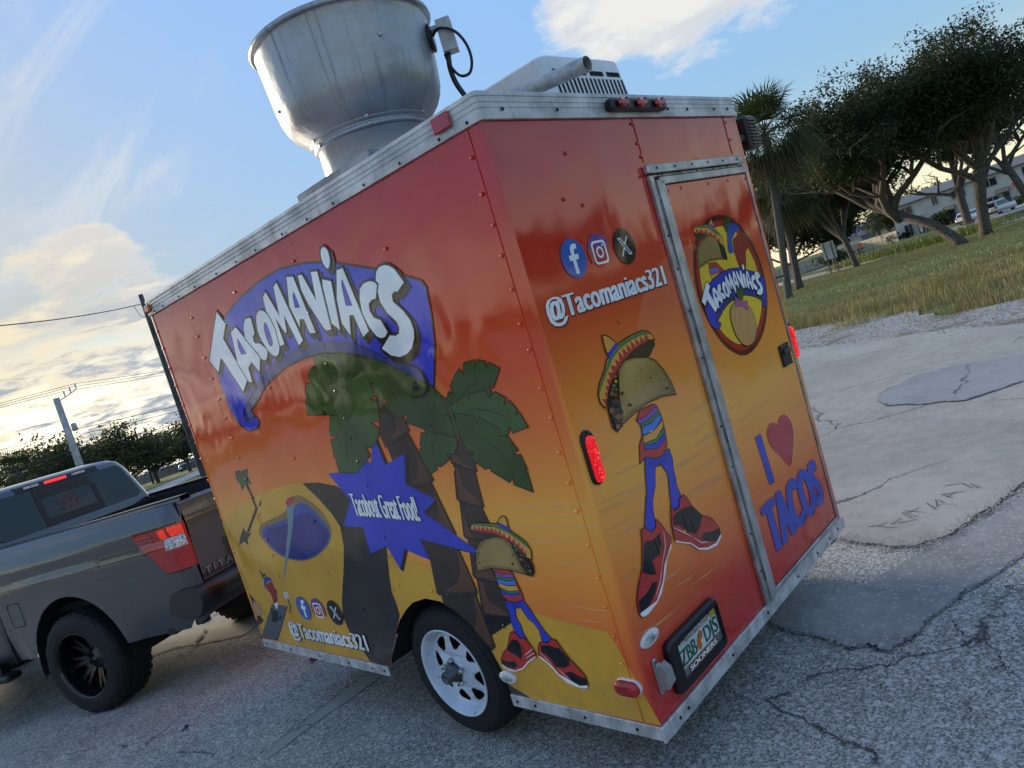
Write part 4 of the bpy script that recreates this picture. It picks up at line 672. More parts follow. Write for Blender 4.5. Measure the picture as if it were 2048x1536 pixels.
 ("tand","P",1.2,"0.42,0.608 0.43,0.601 0.436,0.605 0.436,0.612 0.429,0.615 0.419,0.614",[]),
 ("barkl","P",1.2,"0.406,0.603 0.413,0.599 0.422,0.599 0.422,0.607 0.412,0.612 0.405,0.61",[]),
 ("bark","P",1.2,"0.393,0.596 0.4,0.591 0.405,0.594 0.404,0.599 0.398,0.604 0.391,0.601",[]),
 ("bark","P",1.2,"0.418,0.594 0.425,0.59 0.43,0.591 0.431,0.595 0.423,0.6 0.42,0.597",[]),
 ("tand","P",1.2,"0.407,0.58 0.413,0.578 0.417,0.578 0.418,0.582 0.412,0.585 0.408,0.585",[]),
 ("barkl","P",1.2,"0.388,0.58 0.396,0.575 0.401,0.578 0.403,0.584 0.394,0.588 0.387,0.587",[]),
 ("barkl","P",1.2,"0.417,0.569 0.424,0.566 0.429,0.567 0.428,0.572 0.423,0.575 0.417,0.573",[]),
 ("bark","P",1.2,"0.401,0.564 0.409,0.559 0.418,0.561 0.417,0.568 0.407,0.574 0.4,0.57",[]),
 ("tand","P",1.2,"0.386,0.561 0.395,0.557 0.403,0.558 0.402,0.566 0.394,0.571 0.388,0.568",[]),
 ("barkl","P",1.2,"0.413,0.556 0.42,0.551 0.426,0.552 0.426,0.56 0.418,0.564 0.412,0.562",[]),
 ("shade","P",0,"0.676,0.586 0.668,0.591 0.664,0.587 0.672,0.582",[]),
 ("shade","P",0,"0.663,0.583 0.659,0.585 0.657,0.583 0.661,0.581",[]),
 ("shade","P",0,"0.468,0.625 0.46,0.629 0.457,0.625 0.464,0.621",[]),
 ("shade","P",0,"0.486,0.588 0.477,0.594 0.472,0.589 0.481,0.583",[]),
 ("shade","P",0,"0.476,0.635 0.473,0.637 0.472,0.635 0.475,0.634",[]),
 ("shade","P",0,"0.643,0.593 0.639,0.595 0.637,0.593 0.641,0.591",[]),
 ("shade","P",0,"0.622,0.572 0.618,0.574 0.615,0.572 0.62,0.569",[]),
 ("shade","P",0,"0.533,0.656 0.53,0.658 0.528,0.656 0.531,0.654",[]),
 ("ink","L",3,"0.589,0.437 0.591,0.416",[]),
 ("ink","L",3,"0.578,0.428 0.58,0.407",[]),
 ("ink","L",3,"0.564,0.425 0.566,0.404",[]),
 ("ink","L",3,"0.55,0.424 0.552,0.403",[]),
 ("ink","L",3,"0.535,0.425 0.537,0.404",[]),
 ("ink","L",3,"0.519,0.43 0.521,0.409",[]),
 ("ink","L",3,"0.502,0.436 0.504,0.416",[]),
 ("white","L",2,"0.572,0.196 0.541,0.215 0.51,0.234",[]),
 ("white","L",2,"0.569,0.184 0.534,0.204 0.509,0.216",[]),
 ("white","L",2,"0.476,0.223 0.455,0.199 0.432,0.181",[]),
 ("white","L",2,"0.409,0.163 0.386,0.146 0.364,0.128",[]),
 ("ink","L",2.5,"0.608,0.257 0.595,0.24 0.597,0.215",[]),
 ("ink","L",2.5,"0.566,0.252 0.568,0.227 0.572,0.196",[]),
 ("ink","L",2.5,"0.446,0.251 0.422,0.227 0.418,0.198",[]),
 ("ink","L",2.5,"0.41,0.258 0.389,0.234 0.366,0.199",[]),
]),
("speed_line_print","r",1,[
 ("streak2","P",0,"-0.005,1.039 0.112,1.028 0.243,1.015 0.11,1.024",[]),
 ("streak2","P",0,"0.073,0.948 0.131,0.942 0.168,0.936 0.122,0.937",[]),
 ("streak2","P",0,"-0.01,0.813 0.146,0.795 0.358,0.758 0.613,0.745 0.356,0.753 0.144,0.79",[]),
 ("streak2","P",0,"-0.007,0.769 0.132,0.767 0.282,0.748 0.13,0.762",[]),
 ("streak2","P",0,"0.012,0.711 0.127,0.705 0.246,0.678 0.125,0.701",[]),
 ("streak2","P",0,"0.637,0.787 0.793,0.79 1.088,0.789 1.086,0.785 0.797,0.781",[]),
 ("streak2","P",0,"0.56,0.706 0.756,0.693 0.944,0.68 0.753,0.688",[]),
 ("streak2","P",0,"0.046,0.67 0.146,0.667 0.244,0.647 0.143,0.66",[]),
 ("streak2","P",0,"0.003,0.532 0.142,0.528 0.268,0.504 0.139,0.522",[]),
 ("streak2","P",0,"0.2,0.427 0.31,0.417 0.37,0.416 0.306,0.41",[]),
 ("streak2","P",0,"0.259,0.378 0.4,0.356 0.499,0.359 0.396,0.35",[]),
 ("streak2","P",0,"0.386,0.331 0.508,0.316 0.626,0.311 0.504,0.31",[]),
 ("streak2","P",0,"0.409,0.771 0.617,0.752 0.824,0.748 0.613,0.745",[]),
 ("streak2","P",0,"0.661,0.922 0.847,0.917 1.164,0.898 0.844,0.911",[]),
 ("streak2","P",0,"0.526,0.644 0.719,0.628 0.908,0.602 0.716,0.623",[]),
 ("streak2","P",0,"0.208,0.578 0.332,0.57 0.445,0.554 0.329,0.564",[]),
 ("streak2","P",0,"0.591,0.853 0.733,0.84 0.84,0.84 0.73,0.835",[]),
 ("streak2","P",0,"0.118,0.865 0.218,0.861 0.306,0.848 0.215,0.855",[]),
 ("streak2","P",0,"0.43,0.641 0.646,0.622 0.883,0.593 0.643,0.616",[]),
 ("streak2","P",0,"-0.016,0.788 0.064,0.78 0.137,0.776 0.062,0.776",[]),
 ("streak2","P",0,"0.006,0.532 0.044,0.527 0.045,0.524",[]),
 ("streak2","P",0,"0.068,0.311 0.141,0.309 0.254,0.302 0.37,0.286 0.253,0.3 0.144,0.302",[]),
 ("streak2","P",0,"0.124,0.301 0.218,0.296 0.301,0.289 0.217,0.294",[]),
 ("streak2","P",0,"0.253,0.375 0.292,0.373 0.341,0.374 0.291,0.37",[]),
 ("streak2","P",0,"0.007,0.33 0.063,0.324 0.19,0.304 0.062,0.321",[]),
 ("streak2","P",0,"0.384,0.325 0.427,0.325 0.449,0.325 0.425,0.322",[]),
]),
("speed_line_print","d",1,[
 ("streak2","P",0,"1.265,0.949 1.407,0.964 1.597,0.966 1.405,0.96",[]),
 ("streak2","P",0,"1.369,0.922 1.472,0.925 1.589,0.923 1.469,0.92",[]),
 ("streak2","P",0,"0.97,0.767 1.18,0.77 1.393,0.768 1.178,0.766",[]),
 ("streak2","P",0,"0.981,0.728 1.082,0.73 1.185,0.728 1.08,0.726",[]),
 ("streak2","P",0,"0.964,0.84 1.049,0.843 1.136,0.844 1.046,0.839",[]),
 ("streak2","P",0,"0.982,0.682 1.108,0.675 1.259,0.67 1.106,0.671",[]),
 ("streak2","P",0,"0.801,0.593 0.874,0.591 0.939,0.586 0.87,0.586",[]),
 ("streak2","P",0,"0.922,0.462 1.002,0.45 1.075,0.448 0.999,0.447",[]),
 ("streak2","P",0,"0.989,0.406 1.108,0.401 1.22,0.377 1.104,0.396",[]),
 ("streak2","P",0,"1.555,0.657 1.666,0.657 1.719,0.652 1.663,0.652",[]),
 ("streak2","P",0,"1.48,0.488 1.57,0.486 1.66,0.478 1.567,0.481",[]),
 ("streak2","P",0,"1.62,0.476 1.72,0.48 1.836,0.473 1.717,0.476",[]),
 ("streak2","P",0,"0.76,0.522 0.806,0.522 0.85,0.517 0.804,0.518",[]),
 ("streak2","P",0,"1.219,0.706 1.297,0.706 1.359,0.7 1.295,0.702",[]),
]),
("heart_print","d",3,[
 ("shadow2","S",0,"1.41,0.434 1.347,0.505 1.287,0.568 1.272,0.622 1.286,0.652 1.332,0.669 1.381,0.653 1.396,0.63 1.424,0.66 1.474,0.666 1.514,0.646 1.537,0.599 1.523,0.552 1.479,0.494",[]),
 ("heart","S",0,"1.404,0.439 1.338,0.509 1.278,0.572 1.264,0.626 1.279,0.656 1.325,0.672 1.373,0.657 1.389,0.634 1.417,0.664 1.467,0.67 1.506,0.65 1.529,0.603 1.516,0.556 1.473,0.498",[]),
 ("shadow2","P",0,"1.153,0.66 1.21,0.657 1.221,0.425 1.17,0.428",[]),
 ("blue2","P",0,"1.149,0.663 1.206,0.661 1.217,0.429 1.166,0.432",[]),
]),
("taco_and_clothes_print","r",4,[
 ("blue","P",4,"0.339,0.859 0.437,0.836 0.5,0.834 0.503,0.792 0.49,0.759 0.489,0.725 0.481,0.696 0.49,0.651 0.459,0.614 0.412,0.628 0.428,0.687 0.45,0.754 0.434,0.788 0.421,0.804 0.381,0.808 0.348,0.744 0.309,0.704 0.295,0.672 0.29,0.639 0.29,0.608 0.248,0.606 0.223,0.637 0.276,0.723 0.298,0.748 0.259,0.688 0.296,0.751 0.317,0.812",[]),
 ("serr","P",4,"0.386,1.022 0.482,1.02 0.5,1.006 0.51,0.963 0.507,0.907 0.496,0.855 0.455,0.829 0.405,0.833 0.371,0.848 0.341,0.862 0.301,0.851 0.327,0.908 0.361,0.935 0.373,0.978 0.354,0.998",[]),
 ("purple","P",2.6,"0.358,0.997 0.411,0.993 0.48,1.007 0.499,1.004 0.503,0.991 0.428,0.978 0.364,0.979",[]),
 ("green","P",2.6,"0.366,0.978 0.428,0.976 0.505,0.989 0.506,0.976 0.436,0.964 0.368,0.968",[]),
 ("skyb","P",2.6,"0.371,0.964 0.435,0.96 0.505,0.975 0.506,0.957 0.435,0.93 0.362,0.938",[]),
 ("yel","P",2.6,"0.363,0.932 0.433,0.928 0.507,0.947 0.503,0.925 0.434,0.899 0.355,0.908",[]),
 ("green","P",2.6,"0.356,0.906 0.433,0.897 0.503,0.919 0.499,0.902 0.432,0.886 0.353,0.899",[]),
 ("blue","P",2.6,"0.354,0.897 0.431,0.883 0.498,0.898 0.493,0.878 0.431,0.864 0.348,0.887",[]),
 ("shell","P",4,"0.337,1.202 0.383,1.218 0.45,1.215 0.522,1.196 0.571,1.17 0.607,1.126 0.637,1.068 0.648,1.014 0.553,1.033 0.45,1.038 0.366,1.03 0.251,1.011 0.27,1.086 0.301,1.158",[]),
 ("shelll","P",0,"0.343,1.195 0.389,1.211 0.455,1.206 0.518,1.19 0.563,1.166 0.595,1.123 0.613,1.074 0.612,1.031 0.537,1.044 0.435,1.048 0.353,1.045 0.28,1.032 0.288,1.094 0.313,1.154",[]),
 ("fill","P",4,"0.327,1.205 0.309,1.156 0.284,1.096 0.259,1.009 0.222,0.998 0.205,1.019 0.207,1.079 0.224,1.126 0.258,1.164",[]),
 ("under","P",4,"0.38,1.221 0.453,1.242 0.552,1.255 0.597,1.251 0.597,1.23 0.544,1.2 0.514,1.201 0.441,1.218",[]),
 ("yel","P",5,"0.194,1.096 0.178,1.119 0.18,1.15 0.204,1.18 0.251,1.214 0.279,1.244 0.378,1.284 0.449,1.292 0.531,1.295 0.568,1.287 0.595,1.268 0.602,1.25 0.552,1.256 0.455,1.244 0.365,1.22 0.296,1.186 0.244,1.153 0.212,1.117",[]),
 ("green","P",0,"0.178,1.14 0.182,1.152 0.205,1.179 0.253,1.214 0.283,1.243 0.377,1.283 0.449,1.291 0.53,1.294 0.568,1.286 0.588,1.274 0.524,1.281 0.452,1.278 0.379,1.268 0.31,1.242 0.255,1.203 0.207,1.168",[]),
 ("redd","P",0,"0.202,1.099 0.19,1.126 0.216,1.121 0.214,1.143 0.231,1.14 0.226,1.163 0.249,1.159 0.243,1.184 0.268,1.179 0.263,1.206 0.292,1.195 0.29,1.225 0.323,1.211 0.325,1.239 0.349,1.221 0.356,1.26 0.382,1.232 0.383,1.267 0.413,1.24 0.416,1.274 0.443,1.246 0.446,1.281 0.475,1.25 0.478,1.285 0.505,1.254 0.519,1.282 0.534,1.256 0.554,1.284 0.572,1.254 0.454,1.243 0.364,1.218 0.296,1.185 0.243,1.152",[]),
 ("yel","P",5,"0.293,1.331 0.308,1.33 0.325,1.318 0.351,1.296 0.356,1.287 0.291,1.268 0.29,1.294",[]),
 ("blue","P",0,"0.295,1.267 0.354,1.293 0.371,1.285 0.288,1.244",[]),
 ("red2","P",4,"0.197,0.635 0.218,0.634 0.247,0.603 0.287,0.609 0.296,0.633 0.317,0.607 0.331,0.573 0.352,0.539 0.339,0.51 0.29,0.484 0.249,0.442 0.207,0.398 0.166,0.378 0.101,0.368 0.068,0.371 0.057,0.395 0.067,0.436 0.098,0.475 0.141,0.514 0.182,0.588",[]),
 ("ink","P",0,"0.194,0.593 0.252,0.577 0.299,0.584 0.283,0.542 0.256,0.514 0.208,0.516 0.21,0.461 0.17,0.477 0.138,0.502 0.174,0.565",[]),
 ("ink","P",0,"0.069,0.428 0.128,0.431 0.173,0.448 0.203,0.437 0.169,0.407 0.13,0.39 0.078,0.38 0.06,0.394",[]),
 ("white","P",0,"0.063,0.388 0.115,0.384 0.167,0.38 0.232,0.422 0.27,0.47 0.34,0.517 0.347,0.52 0.34,0.506 0.295,0.482 0.255,0.435 0.21,0.392 0.166,0.373 0.102,0.364 0.07,0.369 0.061,0.38",[]),
 ("red2","P",4,"0.406,0.635 0.418,0.613 0.458,0.614 0.48,0.641 0.509,0.644 0.529,0.617 0.544,0.579 0.587,0.527 0.653,0.485 0.685,0.433 0.68,0.397 0.634,0.384 0.565,0.396 0.507,0.423 0.467,0.466 0.414,0.494 0.375,0.522 0.381,0.576",[]),
 ("ink","P",0,"0.399,0.603 0.461,0.606 0.535,0.59 0.592,0.522 0.554,0.494 0.518,0.48 0.464,0.511 0.422,0.558 0.389,0.572",[]),
 ("ink","P",0,"0.537,0.45 0.566,0.463 0.629,0.442 0.685,0.433 0.681,0.401 0.641,0.396 0.585,0.417",[]),
 ("white","P",0,"0.374,0.519 0.414,0.494 0.467,0.466 0.509,0.426 0.568,0.401 0.637,0.39 0.684,0.407 0.684,0.396 0.635,0.379 0.563,0.393 0.505,0.42 0.465,0.462 0.411,0.49 0.376,0.51",[]),
 ("redd","P",1.2,"0.306,1.177 0.294,1.174 0.281,1.178 0.283,1.186 0.294,1.19 0.307,1.182",[]),
 ("gold","P",1.2,"0.299,1.16 0.291,1.157 0.285,1.162 0.286,1.167 0.293,1.169 0.3,1.165",[]),
 ("green","P",1.2,"0.285,1.147 0.274,1.145 0.262,1.151 0.265,1.157 0.274,1.158 0.286,1.153",[]),
 ("redd","P",1.2,"0.266,1.139 0.261,1.137 0.253,1.141 0.255,1.146 0.262,1.148 0.27,1.144",[]),
 ("green","P",1.2,"0.288,1.133 0.28,1.13 0.272,1.135 0.272,1.141 0.281,1.141 0.289,1.138",[]),
 ("green","P",1.2,"0.261,1.124 0.248,1.12 0.236,1.128 0.241,1.135 0.251,1.138 0.262,1.133",[]),
 ("redd","P",1.2,"0.275,1.115 0.266,1.11 0.258,1.117 0.257,1.124 0.268,1.126 0.277,1.123",[]),
 ("bark","P",1.2,"0.24,1.099 0.23,1.095 0.224,1.101 0.225,1.107 0.234,1.111 0.244,1.105",[]),
 ("barkl","P",1.2,"0.274,1.089 0.255,1.086 0.24,1.095 0.244,1.105 0.258,1.108 0.274,1.1",[]),
 ("bark","P",1.2,"0.246,1.084 0.238,1.082 0.23,1.087 0.231,1.092 0.238,1.093 0.248,1.088",[]),
 ("bark","P",1.2,"0.282,1.074 0.266,1.072 0.256,1.08 0.254,1.089 0.268,1.088 0.281,1.084",[]),
 ("tand","P",1.2,"0.238,1.065 0.221,1.06 0.209,1.069 0.205,1.082 0.225,1.087 0.24,1.076",[]),
 ("barkl","P",1.2,"0.262,1.058 0.246,1.056 0.233,1.063 0.232,1.075 0.248,1.079 0.266,1.069",[]),
 ("bark","P",1.2,"0.283,1.05 0.264,1.047 0.249,1.056 0.255,1.066 0.268,1.071 0.28,1.062",[]),
 ("barkl","P",1.2,"0.244,1.046 0.226,1.044 0.213,1.053 0.212,1.062 0.228,1.064 0.239,1.06",[]),
 ("tand","P",1.2,"0.264,1.034 0.247,1.032 0.234,1.038 0.228,1.051 0.25,1.055 0.266,1.044",[]),
 ("bark","P",1.2,"0.242,1.024 0.23,1.024 0.214,1.03 0.215,1.039 0.229,1.042 0.243,1.033",[]),
 ("barkl","P",1.2,"0.26,1.02 0.248,1.02 0.241,1.024 0.238,1.031 0.249,1.031 0.257,1.028",[]),
 ("tand","P",1.2,"0.241,1.007 0.23,1.004 0.215,1.01 0.216,1.021 0.23,1.023 0.245,1.016",[]),
 ("shade","P",0,"0.297,1.117 0.31,1.12 0.318,1.111 0.304,1.108",[]),
 ("shade","P",0,"0.322,1.065 0.336,1.068 0.344,1.058 0.33,1.056",[]),
 ("shade","P",0,"0.586,1.054 0.598,1.056 0.604,1.049 0.593,1.047",[]),
 ("shade","P",0,"0.56,1.066 0.565,1.067 0.568,1.064 0.563,1.062",[]),
 ("shade","P",0,"0.59,1.086 0.595,1.087 0.598,1.084 0.593,1.083",[]),
 ("shade","P",0,"0.459,1.165 0.465,1.166 0.468,1.162 0.462,1.161",[]),
 ("shade","P",0,"0.497,1.121 0.504,1.122 0.508,1.118 0.501,1.116",[]),
 ("shade","P",0,"0.402,1.13 0.407,1.131 0.41,1.128 0.405,1.127",[]),
 ("ink","L",4,"0.348,0.852 0.336,0.826",[]),
 ("ink","L",4,"0.366,0.843 0.354,0.816",[]),
 ("ink","L",4,"0.385,0.835 0.373,0.808",[]),
 ("ink","L",4,"0.407,0.828 0.395,0.801",[]),
 ("ink","L",4,"0.427,0.825 0.414,0.798",[]),
 ("ink","L",4,"0.445,0.824 0.432,0.797",[]),
 ("ink","L",4,"0.464,0.826 0.452,0.799",[]),
 ("white","L",2.5,"0.316,0.58 0.301,0.528 0.248,0.476",[]),
 ("white","L",2.5,"0.247,0.474 0.211,0.429 0.165,0.399",[]),
 ("white","L",2.5,"0.382,0.565 0.431,0.526 0.478,0.487",[]),
 ("white","L",2.5,"0.488,0.479 0.53,0.438 0.579,0.42",[]),
 ("ink","L",3,"0.257,0.575 0.259,0.533 0.263,0.504",[]),
 ("ink","L",3,"0.275,0.587 0.286,0.548 0.274,0.512",[]),
 ("ink","L",3,"0.466,0.589 0.469,0.545 0.466,0.514",[]),
 ("ink","L",3,"0.511,0.545 0.516,0.503 0.511,0.468",[]),
 ("ink","L",4,"0.127,0.474 0.13,0.472",[]),
 ("ink","L",4,"0.143,0.477 0.146,0.474",[]),
 ("ink","L",4,"0.108,0.461 0.111,0.458",[]),
 ("ink","L",4,"0.125,0.459 0.128,0.456",[]),
 ("ink","L",4,"0.094,0.445 0.097,0.442",[]),
 ("ink","L",4,"0.622,0.498 0.627,0.494",[]),
 ("ink","L",4,"0.637,0.484 0.642,0.48",[]),
 ("ink","L",4,"0.598,0.493 0.602,0.49",[]),
 ("ink","L",4,"0.611,0.477 0.615,0.473",[]),
 ("ink","L",4,"0.648,0.47 0.653,0.466",[]),
]),
("round_logo","d",2,[
 ("ringd","S",0,"1.384,1.656 1.474,1.635 1.56,1.58 1.629,1.489 1.664,1.379 1.654,1.269 1.613,1.181 1.538,1.102 1.446,1.046 1.342,1.018 1.249,1.02 1.176,1.05 1.1,1.107 1.047,1.18 1.012,1.261 0.997,1.342 1.01,1.427 1.046,1.509 1.092,1.566 1.172,1.62 1.274,1.654",[]),
 ("ring","S",0,"1.378,1.633 1.462,1.613 1.541,1.562 1.605,1.478 1.637,1.375 1.628,1.274 1.59,1.193 1.52,1.12 1.436,1.067 1.34,1.04 1.253,1.042 1.185,1.07 1.114,1.122 1.064,1.19 1.031,1.266 1.018,1.342 1.03,1.421 1.063,1.498 1.106,1.551 1.181,1.601 1.276,1.632",[]),
 ("gold","S",0,"1.372,1.604 1.447,1.585 1.518,1.538 1.575,1.462 1.603,1.371 1.595,1.279 1.561,1.206 1.499,1.141 1.423,1.093 1.337,1.068 1.259,1.07 1.197,1.094 1.132,1.142 1.087,1.203 1.057,1.272 1.044,1.34 1.055,1.413 1.085,1.482 1.125,1.53 1.193,1.576 1.28,1.603",[]),
 ("serr","P",2,"1.156,1.463 1.226,1.457 1.248,1.438 1.284,1.407 1.146,1.39 1.145,1.425",[]),
 ("skyb","P",0,"1.146,1.437 1.223,1.432 1.232,1.416 1.156,1.417",[]),
 ("yel","P",0,"1.142,1.41 1.232,1.41 1.204,1.4 1.147,1.392",[]),
 ("shell","P",2,"1.153,1.568 1.221,1.579 1.272,1.576 1.293,1.555 1.309,1.506 1.334,1.454 1.274,1.465 1.171,1.471 1.065,1.455 1.073,1.505 1.102,1.54",[]),
 ("shelll","P",0,"1.153,1.558 1.217,1.572 1.262,1.567 1.282,1.546 1.296,1.503 1.305,1.471 1.177,1.482 1.083,1.469 1.088,1.503 1.116,1.538",[]),
 ("fill","P",2,"1.282,1.564 1.315,1.537 1.34,1.502 1.338,1.461 1.322,1.453 1.29,1.473 1.294,1.519",[]),
 ("under","P",1,"1.103,1.604 1.156,1.592 1.223,1.582 1.146,1.574 1.114,1.588",[]),
 ("yel","P",2,"1.099,1.61 1.115,1.627 1.169,1.633 1.255,1.621 1.312,1.588 1.352,1.552 1.345,1.512 1.312,1.532 1.268,1.568 1.189,1.596 1.123,1.604",[]),
 ("green","P",0,"1.115,1.626 1.168,1.632 1.254,1.619 1.311,1.587 1.347,1.553 1.286,1.581 1.239,1.61 1.163,1.622",[]),
 ("redd","P",0,"1.114,1.608 1.136,1.62 1.147,1.604 1.174,1.615 1.184,1.596 1.216,1.608 1.22,1.587 1.255,1.593 1.256,1.575 1.29,1.578 1.286,1.553 1.315,1.555 1.309,1.535 1.257,1.567 1.188,1.594",[]),
 ("yel","P",2,"1.245,1.622 1.283,1.648 1.295,1.611",[]),
 ("blue","P",0,"1.247,1.624 1.274,1.626 1.295,1.611 1.294,1.604",[]),
 ("chili","P",1,"1.436,1.531 1.536,1.561 1.581,1.534 1.573,1.48 1.533,1.464 1.5,1.399 1.483,1.38 1.434,1.388 1.424,1.432 1.418,1.481",[]),
 ("cap","P",1,"1.363,1.494 1.4,1.578 1.432,1.603 1.481,1.608 1.529,1.589 1.539,1.569 1.478,1.563 1.425,1.532 1.41,1.476 1.37,1.477",[]),
 ("leaf","P",1,"1.392,1.573 1.381,1.603 1.396,1.61 1.39,1.647 1.418,1.628 1.452,1.648 1.474,1.624 1.427,1.603 1.403,1.572",[]),
 ("bluel","P",4,"1.121,1.379 1.188,1.395 1.262,1.405 1.33,1.408 1.4,1.401 1.443,1.392 1.483,1.381 1.562,1.355 1.601,1.341 1.623,1.331 1.641,1.323 1.647,1.315 1.641,1.28 1.632,1.246 1.611,1.202 1.599,1.184 1.588,1.181 1.56,1.188 1.556,1.197 1.571,1.214 1.555,1.224 1.519,1.243 1.478,1.257 1.43,1.27 1.376,1.278 1.317,1.277 1.257,1.271 1.197,1.257 1.161,1.244 1.15,1.237 1.101,1.217 1.107,1.204 1.115,1.202 1.118,1.195 1.112,1.189 1.097,1.185 1.074,1.184 1.064,1.186 1.048,1.197 1.038,1.209 1.029,1.222 1.024,1.238 1.021,1.291 1.012,1.321",[]),
 ("navy","P",2,"1.07,1.203 1.087,1.216 1.131,1.248 1.188,1.27 1.249,1.284 1.31,1.292 1.356,1.293 1.407,1.288 1.452,1.279 1.492,1.266 1.526,1.247 1.572,1.232 1.595,1.219 1.599,1.2 1.59,1.19 1.573,1.187 1.557,1.19 1.58,1.192 1.582,1.199 1.571,1.214 1.555,1.224 1.519,1.243 1.478,1.257 1.43,1.27 1.376,1.278 1.317,1.277 1.257,1.271 1.197,1.257 1.161,1.244 1.15,1.237 1.101,1.217 1.082,1.214",[]),
 ("shadow3","P",0,"1.094,1.391 1.112,1.367 1.086,1.346 1.125,1.268 1.099,1.251 1.058,1.316 1.052,1.315 1.028,1.295 1.008,1.319 1.069,1.371",[]),
 ("shadow3","P",0,"1.144,1.356 1.194,1.298 1.178,1.275 1.161,1.295 1.143,1.287 1.141,1.262 1.131,1.265 1.111,1.298 1.115,1.318 1.123,1.351",[]),
 ("shadow3","P",0,"1.199,1.362 1.204,1.36 1.201,1.336 1.192,1.332 1.19,1.325 1.194,1.32 1.207,1.319 1.226,1.304 1.218,1.294 1.211,1.291 1.204,1.291 1.196,1.296 1.196,1.299 1.165,1.333 1.17,1.347 1.176,1.356 1.185,1.361",[]),
 ("shadow3","P",0,"1.245,1.365 1.255,1.359 1.266,1.346 1.271,1.331 1.269,1.31 1.26,1.297 1.25,1.291 1.239,1.294 1.228,1.303 1.217,1.323 1.215,1.341 1.223,1.358 1.234,1.365",[]),
 ("shadow3","P",0,"1.274,1.388 1.295,1.346 1.303,1.39 1.315,1.393 1.339,1.302 1.325,1.296 1.308,1.346 1.3,1.321 1.296,1.32 1.28,1.347 1.283,1.304 1.27,1.304 1.269,1.307 1.272,1.332 1.266,1.347 1.26,1.362 1.262,1.382",[]),
 ("shadow3","P",0,"1.347,1.395 1.365,1.391 1.38,1.306 1.364,1.308 1.36,1.329 1.348,1.332 1.342,1.321 1.331,1.355",[]),
 ("shadow3","P",0,"1.379,1.39 1.39,1.389 1.407,1.347 1.415,1.387 1.431,1.384 1.423,1.303 1.411,1.304 1.407,1.306 1.384,1.346 1.377,1.368",[]),
 ("shadow3","P",0,"1.438,1.371 1.457,1.364 1.444,1.298 1.428,1.311 1.434,1.362",[]),
 ("shadow3","P",0,"1.463,1.41 1.47,1.403 1.47,1.392 1.464,1.384 1.458,1.382 1.453,1.388 1.451,1.399 1.455,1.408",[]),
 ("shadow3","P",0,"1.478,1.375 1.493,1.374 1.51,1.286 1.494,1.28 1.486,1.312 1.476,1.314 1.466,1.288 1.453,1.307 1.458,1.339",[]),
 ("shadow3","P",0,"1.545,1.345 1.553,1.342 1.556,1.337 1.545,1.322 1.536,1.323 1.527,1.319 1.524,1.31 1.529,1.3 1.542,1.295 1.55,1.278 1.542,1.273 1.532,1.272 1.524,1.276 1.513,1.292 1.508,1.31 1.511,1.329 1.518,1.341 1.528,1.345 1.538,1.346",[]),
 ("shadow3","P",0,"1.583,1.357 1.591,1.354 1.6,1.348 1.611,1.329 1.593,1.321 1.587,1.323 1.58,1.32 1.579,1.312 1.584,1.306 1.594,1.297 1.602,1.284 1.603,1.27 1.6,1.261 1.589,1.25 1.577,1.244 1.56,1.243 1.543,1.248 1.527,1.259 1.553,1.272 1.565,1.27 1.573,1.272 1.577,1.278 1.575,1.286 1.561,1.3 1.553,1.316 1.554,1.329 1.56,1.338 1.556,1.344 1.562,1.353 1.57,1.357",[]),
 ("white","P",3,"1.094,1.391 1.112,1.367 1.086,1.346 1.125,1.268 1.099,1.251 1.058,1.316 1.052,1.315 1.028,1.295 1.008,1.319 1.069,1.371",[]),
 ("white","P",3,"1.144,1.356 1.194,1.298 1.178,1.275 1.161,1.295 1.143,1.287 1.141,1.262 1.131,1.265 1.111,1.298 1.115,1.318 1.123,1.351",["1.136,1.338 1.14,1.336 1.153,1.31 1.133,1.311 1.131,1.324"]),
 ("white","P",3,"1.199,1.362 1.204,1.36 1.201,1.336 1.192,1.332 1.19,1.325 1.194,1.32 1.207,1.319 1.226,1.304 1.218,1.294 1.211,1.291 1.204,1.291 1.196,1.296 1.196,1.299 1.165,1.333 1.17,1.347 1.176,1.356 1.185,1.361",[]),
 ("white","S",3,"1.245,1.365 1.255,1.359 1.266,1.346 1.271,1.331 1.269,1.31 1.26,1.297 1.25,1.291 1.239,1.294 1.228,1.303 1.217,1.323 1.215,1.341 1.223,1.358 1.234,1.365",["1.243,1.346 1.249,1.342 1.251,1.324 1.25,1.313 1.244,1.308 1.237,1.31 1.234,1.321 1.236,1.338"]),
 ("white","P",3,"1.274,1.388 1.295,1.346 1.303,1.39 1.315,1.393 1.339,1.302 1.325,1.296 1.308,1.346 1.3,1.321 1.296,1.32 1.28,1.347 1.283,1.304 1.27,1.304 1.269,1.307 1.272,1.332 1.266,1.347 1.26,1.362 1.262,1.382",[]),
 ("white","P",3,"1.347,1.395 1.365,1.391 1.38,1.306 1.364,1.308 1.36,1.329 1.348,1.332 1.342,1.321 1.331,1.355",["1.353,1.372 1.356,1.369 1.36,1.347 1.345,1.349 1.348,1.365"]),
 ("white","P",3,"1.379,1.39 1.39,1.389 1.407,1.347 1.415,1.387 1.431,1.384 1.423,1.303 1.411,1.304 1.407,1.306 1.384,1.346 1.377,1.368",[]),
 ("white","P",3,"1.438,1.371 1.457,1.364 1.444,1.298 1.428,1.311 1.434,1.362",[]),
 ("white","S",3,"1.463,1.41 1.47,1.403 1.47,1.392 1.464,1.384 1.458,1.382 1.453,1.388 1.451,1.399 1.455,1.408",[]),
